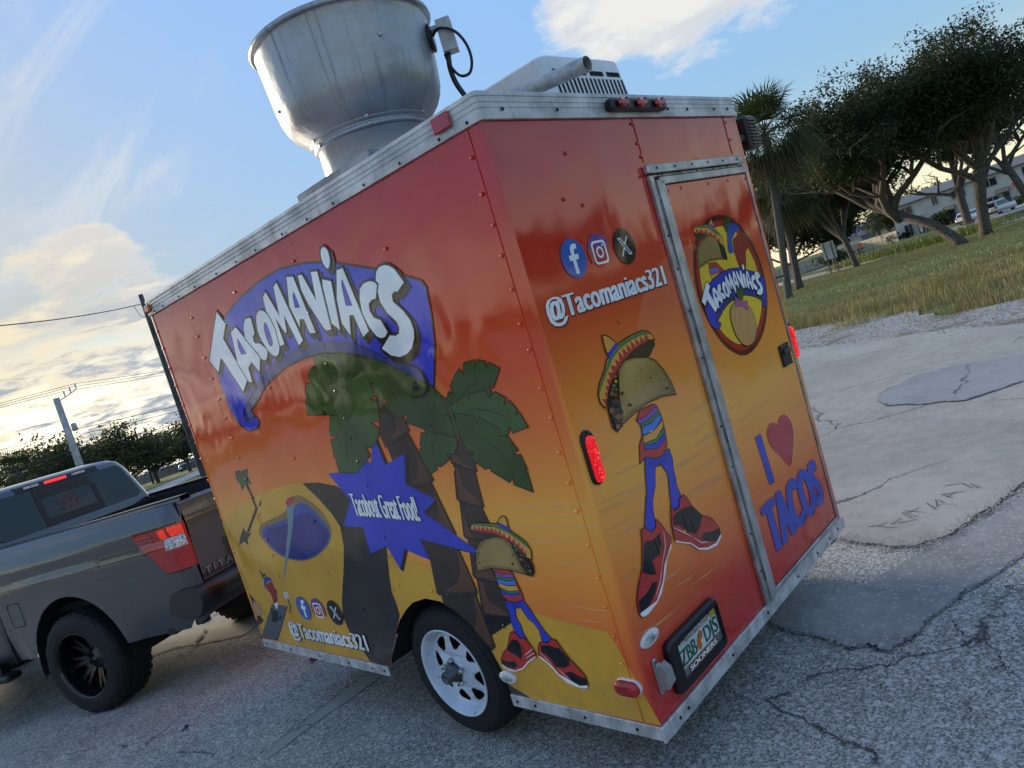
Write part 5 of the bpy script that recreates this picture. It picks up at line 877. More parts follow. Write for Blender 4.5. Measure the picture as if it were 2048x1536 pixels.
 ("white","P",3,"1.478,1.375 1.493,1.374 1.51,1.286 1.494,1.28 1.486,1.312 1.476,1.314 1.466,1.288 1.453,1.307 1.458,1.339",["1.482,1.361 1.485,1.36 1.49,1.324 1.474,1.327 1.479,1.355"]),
 ("white","P",3,"1.545,1.345 1.553,1.342 1.556,1.337 1.545,1.322 1.536,1.323 1.527,1.319 1.524,1.31 1.529,1.3 1.542,1.295 1.55,1.278 1.542,1.273 1.532,1.272 1.524,1.276 1.513,1.292 1.508,1.31 1.511,1.329 1.518,1.341 1.528,1.345 1.538,1.346",[]),
 ("white","P",3,"1.583,1.357 1.591,1.354 1.6,1.348 1.611,1.329 1.593,1.321 1.587,1.323 1.58,1.32 1.579,1.312 1.584,1.306 1.594,1.297 1.602,1.284 1.603,1.27 1.6,1.261 1.589,1.25 1.577,1.244 1.56,1.243 1.543,1.248 1.527,1.259 1.553,1.272 1.565,1.27 1.573,1.272 1.577,1.278 1.575,1.286 1.561,1.3 1.553,1.316 1.554,1.329 1.56,1.338 1.556,1.344 1.562,1.353 1.57,1.357",[]),
 ("tan","S",3,"1.34,1.251 1.42,1.206 1.441,1.15 1.426,1.1 1.365,1.055 1.284,1.058 1.232,1.107 1.215,1.173 1.232,1.231 1.285,1.254",[]),
 ("tand","L",2,"1.291,1.245 1.243,1.192 1.247,1.114",[]),
 ("tand","L",2,"1.335,1.242 1.293,1.171 1.279,1.07",[]),
 ("tand","L",2,"1.382,1.222 1.36,1.146 1.32,1.06",[]),
 ("leaf","P",1,"1.329,1.29 1.338,1.325 1.358,1.3 1.384,1.343 1.374,1.298 1.401,1.314 1.4,1.293 1.372,1.256 1.334,1.26",[]),
 ("pink","P",1.5,"1.305,1.284 1.353,1.249 1.413,1.245 1.394,1.198 1.346,1.232 1.283,1.241",[]),
]),
]
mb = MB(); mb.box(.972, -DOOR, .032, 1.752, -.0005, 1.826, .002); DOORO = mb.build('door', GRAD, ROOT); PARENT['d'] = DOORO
for nm, pan, lev, its in PRINTS: prints(its, nm, pan, lev, PARENT[pan])
# ---- lettering from an outline font, fitted to its place on the sheet
def glyphs(txt, spacing=1.0, off=0.0):
    cu = bpy.data.curves.new('t', 'FONT'); cu.body = txt; cu.size = 1; cu.space_character = spacing; cu.offset = off; cu.resolution_u = 3; cu.fill_mode = 'FRONT'
    o = bpy.data.objects.new('t', cu); COL.objects.link(o); dg = bpy.context.evaluated_depsgraph_get(); dg.update()
    me = bpy.data.meshes.new_from_object(o.evaluated_get(dg)); v = [tuple(q.co) for q in me.vertices]; f = [tuple(p.vertices) for p in me.polygons]
    bpy.data.objects.remove(o); bpy.data.curves.remove(cu); bpy.data.meshes.remove(me); return v, f
def lettering(name, txt, quad, fn, h, mat, parent, smear=0.0, ns=4, off=.0, spacing=1.0, shadow=None, sdx=(0, 0), outline=0, omat=None, capz=None, xh=None):
    """quad: bottom-left, bottom-right, top-left as 2D points on the sheet; smear widens the stems sideways (heavy condensed letters)"""
    v, f = glyphs(txt, spacing, off); xs = [q[0] for q in v]; x0, x1 = min(xs), max(xs)
    ch = capz or .70
    if xh: v = [(q[0], (q[1] * xh / .53 if q[1] < .53 else xh + (q[1] - .53) * (.70 - xh) / .17) if q[1] > 0 else q[1]) for q in v]
    A, B, C_ = (Vector(q) for q in quad); ex = B - A; ey = C_ - A
    b = MB(); mats = [mat]; 
    def lay(dx, dy, hh, mi):
        b.cur = mi
        b.add([fn(hh)(*(A + ex * ((q[0] - x0) / (x1 - x0)) + ey * (q[1] / ch) + Vector((dx, dy)))) for q in v], f)
    wdir = ex.normalized(); hh = h
    if shadow:
        mats.append(shadow)
        for i in range(ns): t = (i / (ns - 1) - .5) * smear if ns > 1 else 0; lay(wdir.x * t + sdx[0], wdir.y * t + sdx[1], hh, 1); hh += .00003
    if outline:
        mats.append(omat); mi = len(mats) - 1
        for a in range(8):
            for i in (0, ns - 1):
                t = (i / (ns - 1) - .5) * smear if ns > 1 else 0; lay(wdir.x * t + outline * cos(a * pi / 4), outline * sin(a * pi / 4), hh, mi); hh += .000012
    for i in range(ns):
        t = (i / (ns - 1) - .5) * smear if ns > 1 else 0; lay(wdir.x * t, wdir.y * t, hh, 0); hh += .00003
    return b.build(name, mats, parent, recalc=False)
WH = wrap('white', WC['white']); INK = wrap('ink', WC['ink'])
lettering('handle_lettering', '@Tacomaniacs321', [(2.553, .067), (1.745, .067), (2.553, .155)], fS, .0045, WH, SIDE, .0085, 4, .009, 1.02, INK, (-.005, -.005), xh=.595)
lettering('handle_lettering', '@Tacomaniacs321', [(.040, 1.437), (.800, 1.437), (.040, 1.511)], fR, .0030, WH, REAR, .008, 4, .009, 1.02, wrap('shadow2', WC['shadow2']), (.004, -.005), xh=.595)
lettering('slogan_lettering', 'Tacobout Great Food!', [(1.452, .803), (.968, .768), (1.452, .915)], fS, .0055, WH, SIDE, .006, 3, .0, 1.02, None, (0, 0), .0022, INK, xh=.60)
lettering('tacos_lettering', 'TACOS', [(1.040, .156), (1.660, .156), (1.040, .378)], fR, .0030 + DOOR, wrap('blue2', WC['blue2']), DOORO, .034, 5, .012, 1.06, wrap('shadow2', WC['shadow2']), (.006, -.004))
# ---- round social badges
def badge(kind, cx, cz, r, fn, sgn, h, parent):
    b = MB(); mats = []
    def use(c):
        m = wrap(c, WC[c])
        if m not in mats: mats.append(m)
        b.cur = mats.index(m)
    st = [h]
    def pl(pts, holes=()): b.poly([(cx + sgn * x * r, cz + y * r) for x, y in pts], [[(cx + sgn * x * r, cz + y * r) for x, y in q] for q in holes], fn(st[0])); st[0] += .00006
    circ = lambda rr, n=40, x=0, y=0: [(x + rr * cos(2 * pi * i / n), y + rr * sin(2 * pi * i / n)) for i in range(n)]
    if kind == 'f':
        use('fb'); pl(circ(1)); use('white')
        pl([(-.13, -.78), (.13, -.78), (.13, -.08), (.37, -.08), (.42, .18), (.13, .18), (.13, .32), (.17, .42), (.28, .47), (.42, .46), (.42, .70), (.22, .73), (.02, .68), (-.10, .55), (-.13, .38), (-.13, .18), (-.36, .18), (-.36, -.08), (-.13, -.08)])
    elif kind == 'i':
        for i, c in enumerate(('ig1', 'ig2', 'ig3')):
            use(c); n = 40; a0, a1 = [(.28, 2), (-.45, .28), (-2, -.45)][i]
            pl([(x, max(a0, min(a1, y))) for x, y in circ(1, 80)])
        use('white')
        def rr_(w_, c): return [(sx * (w_ - c) + c * cos(a + q), sy * (w_ - c) + c * sin(a + q)) for sx, sy, q in ((1, 1, 0), (-1, 1, pi / 2), (-1, -1, pi), (1, -1, 3 * pi / 2)) for a in [i * pi / 10 for i in range(6)]]
        pl(rr_(.62, .26), [rr_(.50, .18)]); pl(circ(.31), [circ(.20, 30)]); pl(circ(.07, 16, .34, .34))
    else:
        use('xx'); pl(circ(1)); use('white')
        pl([(-.52, .50), (-.22, .50), (.54, -.50), (.24, -.50)], [[(-.40, .43), (-.25, .43), (.42, -.43), (.27, -.43)]])
        pl([(.36, .50), (.47, .50), (.08, .06), (.02, .13)]); pl([(-.50, -.50), (-.39, -.50), (-.03, -.10), (-.09, -.02)])
    b.build('social_badge', mats, parent, recalc=False)
for kd, yy in (('f', 2.296), ('i', 2.133), ('x', 1.962)): badge(kd, yy, .261, .071, fS, -1, .0045, SIDE)
for kd, xx in (('f', .2597), ('i', .4190), ('x', .5834)): badge(kd, xx, 1.6218, .0700, fR, 1, .0030, REAR)
# ---- seams and rivets
M_SEAM = pmat('seam_shadow', (.06, .03, .03), .6)
for y in (.068, 2.955):
    b = MB(); b.box(-.0032, y - .0012, .0, -.0005, y + .0012, 2.112); b.build('seam', GRAD, SIDE)
for x, z0, z1 in ((.885, 1.93, 2.112), (1.698, 1.93, 2.112)):
    b = MB(); b.box(x - .002, -.003, z0, x + .002, -.0005, z1); b.build('seam', GRAD, REAR)
b = MB(); b.smooth = True; b.lathe([(.0080, 0), (.0073, .0015), (.0056, .0027), (.0030, .0034), (.0001, .0036)], 12); GRIV = wrap('rivet', grad=True, rough=.34); rv = b.build('rivet', GRIV, SIDE)
rlist = []; random.seed(8)
for y, dz in ((.082, .113), (1.288, .118), (2.458, .118), (2.964, .12)):
    z = .10 if y != 1.288 else .46
    while z < 2.09: rlist.append((-.0048, y + random.gauss(0, .004), z + random.gauss(0, .008))); z += dz
for y in (.66, 1.86):
    for z in (.46, .80, 1.13, 1.47, 1.80, 2.0) if y > 1 else (.30, .62, .98, 1.28, 1.62, 1.86): rlist.append((-.0048, y + random.gauss(0, .02), z + random.gauss(0, .02)))
for y, z in ((1.05, .44), (1.35, .43), (.94, .43), (1.70, .10), (1.68, .3), (2.2, .05)): rlist.append((-.0048, y, z))
for i, p in enumerate(rlist):
    if i == 0: q = rv; rv.location = p; rv.rotation_euler = RS
    else: q = inst(rv, SIDE, p, rot=RS)
    cl_ = color_at('s', p[1], p[2])
    q.material_slots[0].link = 'OBJECT'; q.material_slots[0].material = wrap(cl_, WC[cl_]) if cl_ else GRIV
rv.material_slots[0].material = GRIV
for x, z in [(.87, 2.09), (.872, 2.01), (.875, 1.955), (1.712, 2.085), (1.714, 2.0), (.385, 1.99), (.40, 1.80), (.30, 1.83), (.42, 1.36), (.45, .52), (.40, .15), (.42, .93)]: inst(rv, REAR, (x, -.003, z), rot=RB)
for z in [1.80, 1.6, 1.42, 1.22, 1.02, .8, .6, .42, .25, .06]: inst(rv, DOORO, (1.738, -DOOR, z), rot=RB); inst(rv, DOORO, (.987, -DOOR, z), rot=RB)
for x in (1.2, 1.45, 1.65): inst(rv, DOORO, (x, -DOOR, .05), rot=RB); inst(rv, DOORO, (x - .1, -DOOR, 1.805), rot=RB)
c0_ = color_at('s', rlist[0][1], rlist[0][2])
if c0_: rv.material_slots[0].material = wrap(c0_, WC[c0_])
# ---- door frame, drip rail, hinges, latch
b = MB(); b.box(.868, -.020, .0, .898, -.0005, 1.872, .003); b.box(.902, -.030, .0, .934, -.0005, 1.850, .004); b.box(.937, -.022, .012, .968, -.0005, 1.846, .003)
b.box(.937, -.022, 1.830, 1.757, -.0005, 1.862, .003); b.box(.902, -.014, 1.864, 1.760, -.0005, 1.8745, .002); b.box(1.756, -.019, .02, 1.770, -.0005, 1.858, .002); b.box(.972, -.018, .004, 1.755, -.0005, .028, .002)
DF = b.build('door_frame', M_ALU, ROOT)
b = MB(); b.box(.858, -.024, 1.880, 1.745, -.0005, 1.914, .004); b.box(.866, -.036, 1.876, 1.748, -.024, 1.884, .002); DR = b.build('drip_rail', M_ALU, ROOT)
for x in [.93, 1.08, 1.23, 1.38, 1.53, 1.68]: inst(sc0, DR, (x, -.0235, 1.898), rot=RB, scale=(.8,) * 3); inst(sc0, DF, (x + .03, -.0215, 1.868), rot=RB, scale=(.7,) * 3)
for z in [.15, .32, .62, .8, 1.1, 1.3, 1.48, 1.62]: inst(sc0, DF, (.883, -.0195, z), rot=RB, scale=(.8,) * 3)
M_CURB0 = pmat('dull_hinge', (.20, .20, .20), .55, .5); b = MB(); b.smooth = True; b.lathe([(.006, 0), (.006, .15)], 10, (.900, -.021, 0), cap0=True, cap1=True); hg = b.build('hinge', M_CURB0, DF); hg.location.z = .10
for z in (.72, 1.16, 1.62): inst(hg, DF, (0, 0, z))
b = MB(); b.box(1.605, -DOOR - .012, .868, 1.712, -DOOR - .0005, .975, .008); HB = b.build('latch', M_BLK, ROOT)
b = MB(); b.box(1.628, -DOOR - .022, .925, 1.70, -DOOR - .0122, .950, .004); b.build('handle', pmat('latch_paddle', (.03, .03, .033), .3), HB)
b = MB(); b.lathe([(.010, 0), (.010, .004), (.006, .006)], 12, (1.690, -DOOR - .012, .893), axis='y'); o = b.build('lock', M_STEEL, HB); o.rotation_euler = (0, 0, 0)
b = MB(); b.tube([(1.79, -.006, 1.29), (1.81, -.04, 1.29), (1.84, -.045, 1.285), (1.845, -.04, 1.24)], .004); b.build('door_hook', M_BLK, ROOT)
# ---- tail lights
def oval(cx, cz, rx, rz, n=28, pw=2.6): return [(cx + rx * math.copysign(abs(cos(2 * pi * i / n)) ** (2 / pw), cos(2 * pi * i / n)), cz + rz * math.copysign(abs(sin(2 * pi * i / n)) ** (2 / pw), sin(2 * pi * i / n))) for i in range(n)]
def stadium(cx, cz, rx, rz, n=12):
    r = min(rx, rz); L = []
    for s_, a0 in ((1, -pi / 2), (-1, pi / 2)) if rx > rz else ((1, 0), (-1, pi)):
        for i in range(n + 1): a = a0 + pi * i / n; L.append((cx + (s_ * (rx - r) if rx > rz else 0) + r * cos(a), cz + (s_ * (rz - r) if rz > rx else 0) + r * sin(a)))
    return L
def rise(b, pts, steps, fn):
    cx = sum(p[0] for p in pts) / len(pts); cz = sum(p[1] for p in pts) / len(pts); hw = max(abs(p[0] - cx) for p in pts); hh = max(abs(p[1] - cz) for p in pts); r = min(hw, hh)
    rings = [[fn(h)(*q) for q in expand(pts, -inset)] for inset, h in steps]; b.loft(rings, True, False, True)
def lensmat():
    m = bpy.data.materials.new('red_lens_lit'); m.use_nodes = True; t = NT(m.node_tree); bs = t.n['Principled BSDF']; p = t.new('ShaderNodeTexCoord').outputs['Object']
    d = t.voro(p, 62, rnd=.5); v = t.ss(d, .42, .05); fi = t.noise(p, 240, 3, .8)
    bs.inputs['Base Color'].default_value = (.45, .01, .014, 1); bs.inputs['Roughness'].default_value = .12
    t.put(bs.inputs['Emission Color'], t.mix(v, (.55, .002, .004), (1, .05, .05))); t.put(bs.inputs['Emission Strength'], t.m('ADD', .25, t.m('MULTIPLY', v, t.m('MULTIPLY', fi, 1.3)))); t.put(bs.inputs['Normal'], t.bump(v, .5, .002)); return m
M_LENS = lensmat(); M_RED = pmat('red_plastic', (.42, .012, .016), .15, 0, .25, 30, .001, 70, coat=.4); M_CLEAR = pmat('clear_lens', (.60, .61, .60), .2, .2, .3, 40, .001, 120); M_WPL = pmat('white_plastic', (.72, .72, .70), .35)
def tail(x, label):
    b = MB(); b.smooth = True; rise(b, stadium(x, .962, .034, .096), [(0, .0005), (0, .006), (.004, .010), (.010, .011)], fR); t_ = b.build('tail_light', M_BLK, ROOT)
    b = MB(); b.smooth = True; rise(b, stadium(x + .002, .955, .0245, .082), [(0, .011), (.001, .018), (.006, .022), (.014, .024)], fR); b.build('lens', M_LENS, t_)
    inst(sc0, t_, (x, -.0115, 1.050), rot=RB, scale=(.6,) * 3); inst(sc0, t_, (x - .028, -.0105, .955), rot=RB, scale=(.5,) * 3)
tail(.050, ''); tail(1.797, '')
b = MB(); b.smooth = True; rise(b, stadium(.082, .139, .054, .029), [(0, .0005), (0, .010), (.003, .012)], fS); sm = b.build('side_marker_light', M_WPL, ROOT)
b = MB(); b.smooth = True; rise(b, stadium(.084, .138, .052, .0275), [(0, .012), (.001, .026), (.006, .032), (.016, .034)], fS); b.build('lens', M_RED, sm)
def clear_oval(cx, cz, rx, rz, fn, parent=ROOT):
    b = MB(); b.smooth = True; rise(b, oval(cx, cz, rx, rz, 28, 2), [(0, .0005), (.0, .007), (.004, .010), (.010, .010)], fn); o = b.build('courtesy_light', M_WPL, parent)
    b = MB(); b.smooth = True; rise(b, oval(cx, cz, rx * .7, rz * .55, 24, 2), [(0, .0102), (.002, .014), (.005, .0155)], fn); b.build('lens', M_CLEAR, o); 
clear_oval(.719, .0765, .049, .027, fS); clear_oval(.0715, .290, .056, .026, fR)
# light bar, corner marker, amber marker
b = MB(); b.box(.695, -.046, 2.132, 1.110, -.0135, 2.176, .006); LB = b.build('light_bar', M_BLK, ROOT)
for x in (.765, .900, 1.035):
    b = MB(); b.box(x - .034, -.066, 2.138, x + .034, -.0462, 2.173, .010); b.build('lens', M_RED, LB)
b = MB(); b.box(-.026, .112, 2.140, -.0155, .200, 2.192, .004); b.build('reflector', pmat('red_reflector', (.45, .02, .035), .25, coat=.5), ROOT)
b = MB(); b.box(-.040, 2.885, 2.128, -.0155, 2.955, 2.176, .008); b.build('amber_light', pmat('amber_plastic', (.42, .09, .015), .2, coat=.4), ROOT)
# floodlight on the right wall
b = MB(); b.box(1.90, -.02, 1.945, 2.02, .05, 2.115, .012); FL = b.build('floodlight', M_BLK, ROOT)
b = MB()
for i in range(8): b.box(1.912, -.030, 1.965 + i * .017, 2.008, -.0202, 1.971 + i * .017)
b.box(1.8305, .0, 1.99, 1.90, .03, 2.02); b.build('cooling_fins', M_BLK, FL)
# ---- licence plate: rubber frame, chrome plate frame, plate
def rrect(x0, z0, x1, z1, r, n=5): return [(cx + r * cos(a0 + i * pi / 2 / n), cz + r * sin(a0 + i * pi / 2 / n)) for cx, cz, a0 in ((x1 - r, z1 - r, 0), (x0 + r, z1 - r, pi / 2), (x0 + r, z0 + r, pi), (x1 - r, z0 + r, 3 * pi / 2)) for i in range(n + 1)]
fr = [rrect(.122, .033, .500, .234, .028), rrect(.130, .041, .490, .226, .024), rrect(.180, .064, .486, .204, .010), rrect(.180, .064, .486, .204, .010)]
b = MB(); b.smooth = False; b.loft([[fR(h)(*q) for q in r_] for r_, h in zip([fr[0], fr[0], fr[1], fr[2], fr[3]], (.0005, .020, .030, .028, .014))]); LP = b.build('licence_plate_frame', M_BLK, ROOT)
b = MB(); b.poly(fr[2], [], fR(.0145)); b.build('plate', pmat('plate_white', (.60, .63, .60), .35, bump=.0006, bscale=14), LP)
GRN = pmat('plate_green', (.01, .10, .06), .4); MAR = pmat('plate_maroon', (.12, .02, .03), .4); GRY = pmat('plate_frame_metal', (.36, .36, .37), .3, .7)
b = MB(); b.poly([(.181, .065), (.485, .065), (.485, .098), (.181, .098)], [], fR(.0155)); b.poly([(.181, .098), (.189, .098), (.189, .195), (.181, .195)], [], fR(.0155)); b.poly([(.477, .098), (.485, .098), (.485, .195), (.477, .195)], [], fR(.0155)); b.poly([(.181, .187), (.485, .187), (.485, .203), (.181, .203)], [], fR(.0155)); b.build('plate_holder', GRY, LP)
b = MB(); b.poly([(.225, .068), (.445, .068), (.445, .094), (.225, .094)], [], fR(.0162)); b.poly([(.24, .186), (.43, .186), (.43, .2035), (.24, .2035)], [], fR(.0162)); b.build('maroon_band', MAR, LP)
WP = pmat('plate_letter', (.72, .66, .60), .4)
lettering('plate_lettering', 'SOONERS', [(.232, .071), (.438, .071), (.232, .091)], fR, .0168, WP, LP, .004, 3, .02); lettering('plate_lettering', 'OKLAHOMA', [(.246, .1885), (.424, .1885), (.246, .2015)], fR, .0168, WP, LP, .003, 3, .01)
lettering('plate_lettering', 'ZBB', [(.194, .106), (.306, .106), (.194, .166)], fR, .0150, GRN, LP, .006, 3, .0); lettering('plate_lettering', 'DJS', [(.372, .106), (.470, .106), (.372, .166)], fR, .0150, GRN, LP, .006, 3, .0)
lettering('plate_lettering', 'MYFLORIDA.COM', [(.25, .174), (.42, .174), (.25, .184)], fR, .0150, GRN, LP, .001, 2, 0)
b = MB(); ORA = pmat('plate_orange', (.55, .13, .015), .4)
b.poly(oval(.327, .128, .016, .024, 20, 2), [], fR(.0152)); b.poly(oval(.347, .152, .015, .017, 20, 2), [], fR(.0154)); b.cur = 1; b.poly([(.322, .150), (.332, .162), (.344, .164), (.338, .154), (.330, .150)], [], fR(.0157)); b.cur = 2; b.poly(oval(.347, .128, .008, .008, 8, 2), [], fR(.0158)); b.build('plate_emblem', [ORA, GRN, WP], LP); b = MB(); b.poly([(.438, .171), (.474, .171), (.474, .195), (.438, .195)], [], fR(.0160)); b.build('plate_sticker', pmat('plate_sticker', (.55, .45, .02), .4), LP)
for x, z in ((.205, .196), (.425, .198)): inst(sc0, LP, (x, -.0165, z), rot=RB, scale=(.9,) * 3)
M_GREY = pmat('grey_plastic', (.30, .30, .30), .4)
b = MB(); b.box(.046, -.007, .088, .072, -.0005, .218, .004); PB = b.build('plate_lamp', M_STEEL, ROOT)
b = MB(); b.cur = 0; b.box(.049, -.020, .104, .074, -.0072, .202, .004); b.loft([[(.050, -.0202, .108), (.050, -.0202, .198), (.040, -.055, .192), (.040, -.055, .122)], [(.098, -.0202, .112), (.096, -.0202, .196), (.082, -.055, .188), (.092, -.050, .130)]], True, True, True); b.build('lamp_hood', M_GREY, PB)
# ---- wheel and wheel well
b = MB(); ins = [(.42, y, z) for y, z in arch]; outs = [(.0205, y, z) for y, z in arch]; b.loft([outs, ins], False); b.add(ins, [tuple(range(len(ins)))]); b.build('wheel_well', M_DARK, ROOT)
WCY, WCZ, WR = 1.155, .004, .322
WX = .205
TY = MB(); TY.smooth = True
prof = [(.205, -.155), (.222, -.160), (.240, -.157), (.268, -.160), (.292, -.153), (.308, -.138), (.3165, -.120), (WR, -.105), (WR, .105), (.3165, .120), (.300, .150), (.24, .155), (.205, .15)]
TY.lathe(prof, 56, (0, 0, 0), 'x'); WH_ = TY.build('wheel', M_RUB, ROOT); WH_.location = (WX, WCY, WCZ)
GV = MB()
for k in range(4):
    xk = -.075 + k * .05; GV.lathe([(WR + .0006, xk - .004), (WR + .0006, xk + .004)], 56, (0, 0, 0), 'x')
GV.build('tread_groove', M_DARK, WH_)
for rr, hh in ((.285, -.1575), (.250, -.1588)):
    b = MB(); b.smooth = True; b.lathe([(rr - .002, hh + .001), (rr, hh - .0016), (rr + .002, hh + .001)], 56, (0, 0, 0), 'x'); b.build('sidewall_ring', M_RUB, WH_)
M_RIM = pmat('white_wheel_paint', (.62, .68, .78), .38, bump=.0005, bscale=30)
def rusty(m):
    t = NT(m.node_tree); bs = t.n['Principled BSDF']; old = bs.inputs['Base Color'].links[0].from_socket; p = t.new('ShaderNodeTexCoord').outputs['Object']
    t.put(bs.inputs['Base Color'], t.mix(t.m('MULTIPLY', t.ss(t.noise(p, 24, 6, .78), .58, .66), .85), old, (.10, .05, .026)))
rusty(M_RIM)
b = MB(); b.smooth = True; b.lathe([(.212, -.158), (.216, -.165), (.211, -.168), (.203, -.160), (.198, -.145), (.192, -.135), (.186, -.120), (.181, -.108), (.176, -.112)], 48, (0, 0, 0), 'x'); RIM = b.build('rim', M_RIM, WH_)
# the disc: eight rounded triangular hand holes
holes = []
for k in range(8):
    a = 2 * pi * k / 8 + .2; tri = [(.163, a - .17), (.165, a), (.163, a + .17), (.157, a + .225), (.146, a + .235), (.112, a + .10), (.107, a), (.112, a - .10), (.146, a - .235), (.157, a - .225)]; holes.append([(r * cos(q), r * sin(q)) for r, q in tri])
circ = [(.181 * cos(2 * pi * i / 48), .181 * sin(2 * pi * i / 48)) for i in range(48)]; inn = [(.070 * cos(2 * pi * i / 24), .070 * sin(2 * pi * i / 24)) for i in range(24)]
b = MB(); b.poly(circ, holes + [inn], lambda y, z: (-.112 - .026 * max(0, (.181 - math.hypot(y, z)) / .11), y, z)); b.smooth = True
b.lathe([(.070, -.138), (.062, -.147), (.050, -.149), (.034, -.143)], 24, (0, 0, 0), 'x'); b.build('wheel_disc', M_RIM, WH_)
b = MB()
for h_ in holes:
    rings = [[(x_ - .026 * max(0, (.181 - math.hypot(y, z)) / .11), y, z) for y, z in expand(h_, e)] for x_, e in ((-.1126, .0035), (-.1126, 0))]; b.loft(rings)
b.build('rust_edges', pmat('rust', (.11, .05, .022), .9), WH_)
b = MB(); b.lathe([(.188, -.06), (.02, -.06)], 32, (0, 0, 0), 'x'); b.build('brake_drum', M_DARK, WH_)
M_HUB = pmat('hub_steel', (.10, .105, .115), .45, .6)
b = MB(); b.smooth = True; b.lathe([(.046, -.135), (.045, -.165), (.040, -.172), (.031, -.174), (.030, -.210), (.026, -.216), (.020, -.216), (.018, -.210), (.0001, -.209)], 24, (0, 0, 0), 'x'); b.build('hub', M_HUB, WH_)
b = MB(); b.lathe([(.013, 0), (.013, -.012), (.010, -.020), (.007, -.022), (.007, -.032)], 6, (0, 0, 0), 'x', cap1=True); ln = b.build('lug_nut', M_STEEL, WH_)
for k in range(5):
    a = 2 * pi * k / 5 + .35; p = (-.147, .058 * cos(a), .058 * sin(a))
    if k == 0: ln.location = p
    else: inst(ln, WH_, p)
W2 = inst(WH_, ROOT, (TW - WX, WCY, WCZ), rot=(0, 0, pi))
b = MB(); b.tube([(WX, WCY, WCZ), (TW - WX, WCY, WCZ)], .035); b.build('axle', M_DARK, ROOT)
b = MB()
for x in (.40, TW - .44): b.box(x, .05, -.10, x + .05, TL - .05, -.0305)
for y in (.06, .8, 1.6, 2.3, 2.9): b.box(.45, y, -.085, TW - .45, y + .05, -.0305)
b.tube([(.42, 2.7, -.07), (.915, 4.02, .16)], .035, 6); b.tube([(TW - .42, 2.7, -.07), (.915, 4.02, .16)], .035, 6); b.box(.87, 3.98, .13, .96, 4.16, .22, .01); b.tube([(.915, 3.75, -.25), (.915, 3.75, .45)], .03); b.build('chassis', M_DARK, ROOT)
b = MB(); b.box(.19, .10, -.135, .25, .16, -.0305); b.box(1.70, .02, -.10, 1.76, .07, -.062); b.build('jack_foot', M_BLK, ROOT)
# ---- roof gear
FX, FY = .44, 1.05
def fanmat():
    m = bpy.data.materials.new('spun_aluminium'); m.use_nodes = True; t = NT(m.node_tree); bs = t.n['Principled BSDF']; p = t.new('ShaderNodeTexCoord').outputs['Object']; x, y, z = t.sep(p)
    ring = t.noise(t.comb(0.0, 0.0, t.m('MULTIPLY', z, 190)), 1, 3, .6); bl = t.noise(p, 3.2, 6, .65); sp = t.noise(p, 95, 3, .7); a = t.m('ARCTAN2', y, x)
    stv = t.noise(t.comb(t.m('MULTIPLY', a, 16), 0.0, t.m('MULTIPLY', z, 1.3)), 1, 5, .7)
    c = t.mix(bl, (.25, .265, .29), (.47, .485, .51)); c = t.mix(t.m('MULTIPLY', t.ss(stv, .54, .72), .65), c, (.11, .115, .13)); c = t.mix(t.m('MULTIPLY', t.ss(sp, .62, .70), .55), c, (.12, .12, .13))
    t.put(bs.inputs['Base Color'], c); bs.inputs['Metallic'].default_value = .85; t.put(bs.inputs['Roughness'], t.m('ADD', .30, t.m('MULTIPLY', bl, .22)))
    dents = t.noise(p, 5.5, 3, .5); n = t.bump(dents, 1, .010); n = t.bump(ring, 1, .0009, n); t.put(bs.inputs['Normal'], n); return m
M_FAN = fanmat()
b = MB(); b.smooth = True
b.lathe([(.276, 2.462), (.285, 2.470), (.310, 2.492), (.338, 2.522), (.358, 2.556), (.370, 2.592), (.377, 2.64), (.384, 2.72), (.390, 2.80), (.396, 2.875), (.400, 2.885), (.409, 2.880), (.416, 2.890), (.414, 2.902), (.404, 2.908), (.392, 2.900), (.386, 2.87), (.372, 2.64), (.35, 2.56), (.25, 2.50)], 72); FAN = b.build('exhaust_fan', M_FAN, ROOT); FAN.location = (FX, FY, 0)
b = MB(); b.smooth = True; b.lathe([(.252, 2.300), (.252, 2.422), (.258, 2.426), (.266, 2.430), (.268, 2.440), (.262, 2.446), (.264, 2.456), (.278, 2.460), (.281, 2.468), (.272, 2.474), (.26, 2.474)], 64); b.build('neck', M_FAN, FAN)
M_CURB = pmat('dull_sheet_metal', (.27, .28, .30), .5, .6, .2, 6, .0004, 30)
b = MB(); b.box(-.29, -.29, 2.203, .29, .29, 2.300, .004); b.box(-.30, -.30, 2.2035, .30, .30, 2.212, .002); CB = b.build('curb', M_CURB, FAN)
b = MB(); b.smooth = True; b.lathe([(.011, 0), (.011, .004), (.007, .007), (.0001, .008)], 10); bo = b.build('bolt', M_STEEL, FAN); nb = [0]
def bolt_at(ang, r, z, tilt=0, s_=1):
    loc = (r * cos(ang), r * sin(ang), z); rot = Vector((cos(ang), sin(ang), 0)).to_track_quat('Z', 'Y').to_euler()
    if nb[0] == 0: bo.location = loc; bo.rotation_euler = rot; bo.scale = (s_,) * 3; nb[0] = 1
    else: inst(bo, FAN, loc, rot=rot, scale=(s_,) * 3)
base_a = math.atan2(-2.618, -2.234)     # toward the camera side
for da, r, z, s_ in ((.02, .279, 2.467, 1), (.035, .268, 2.437, .9), (.42, .386, 2.74, 1), (-1.05, .279, 2.467, .9), (-.98, .268, 2.437, .9), (-1.2, .375, 2.62, .8), (1.1, .279, 2.467, 1)): bolt_at(base_a + da, r, z, 0, s_)
for y in (-.22, -.05, .14): 
    inst(bo, FAN, (-.2905, y, 2.255), rot=(0, -pi / 2, 0), scale=(.8,) * 3)
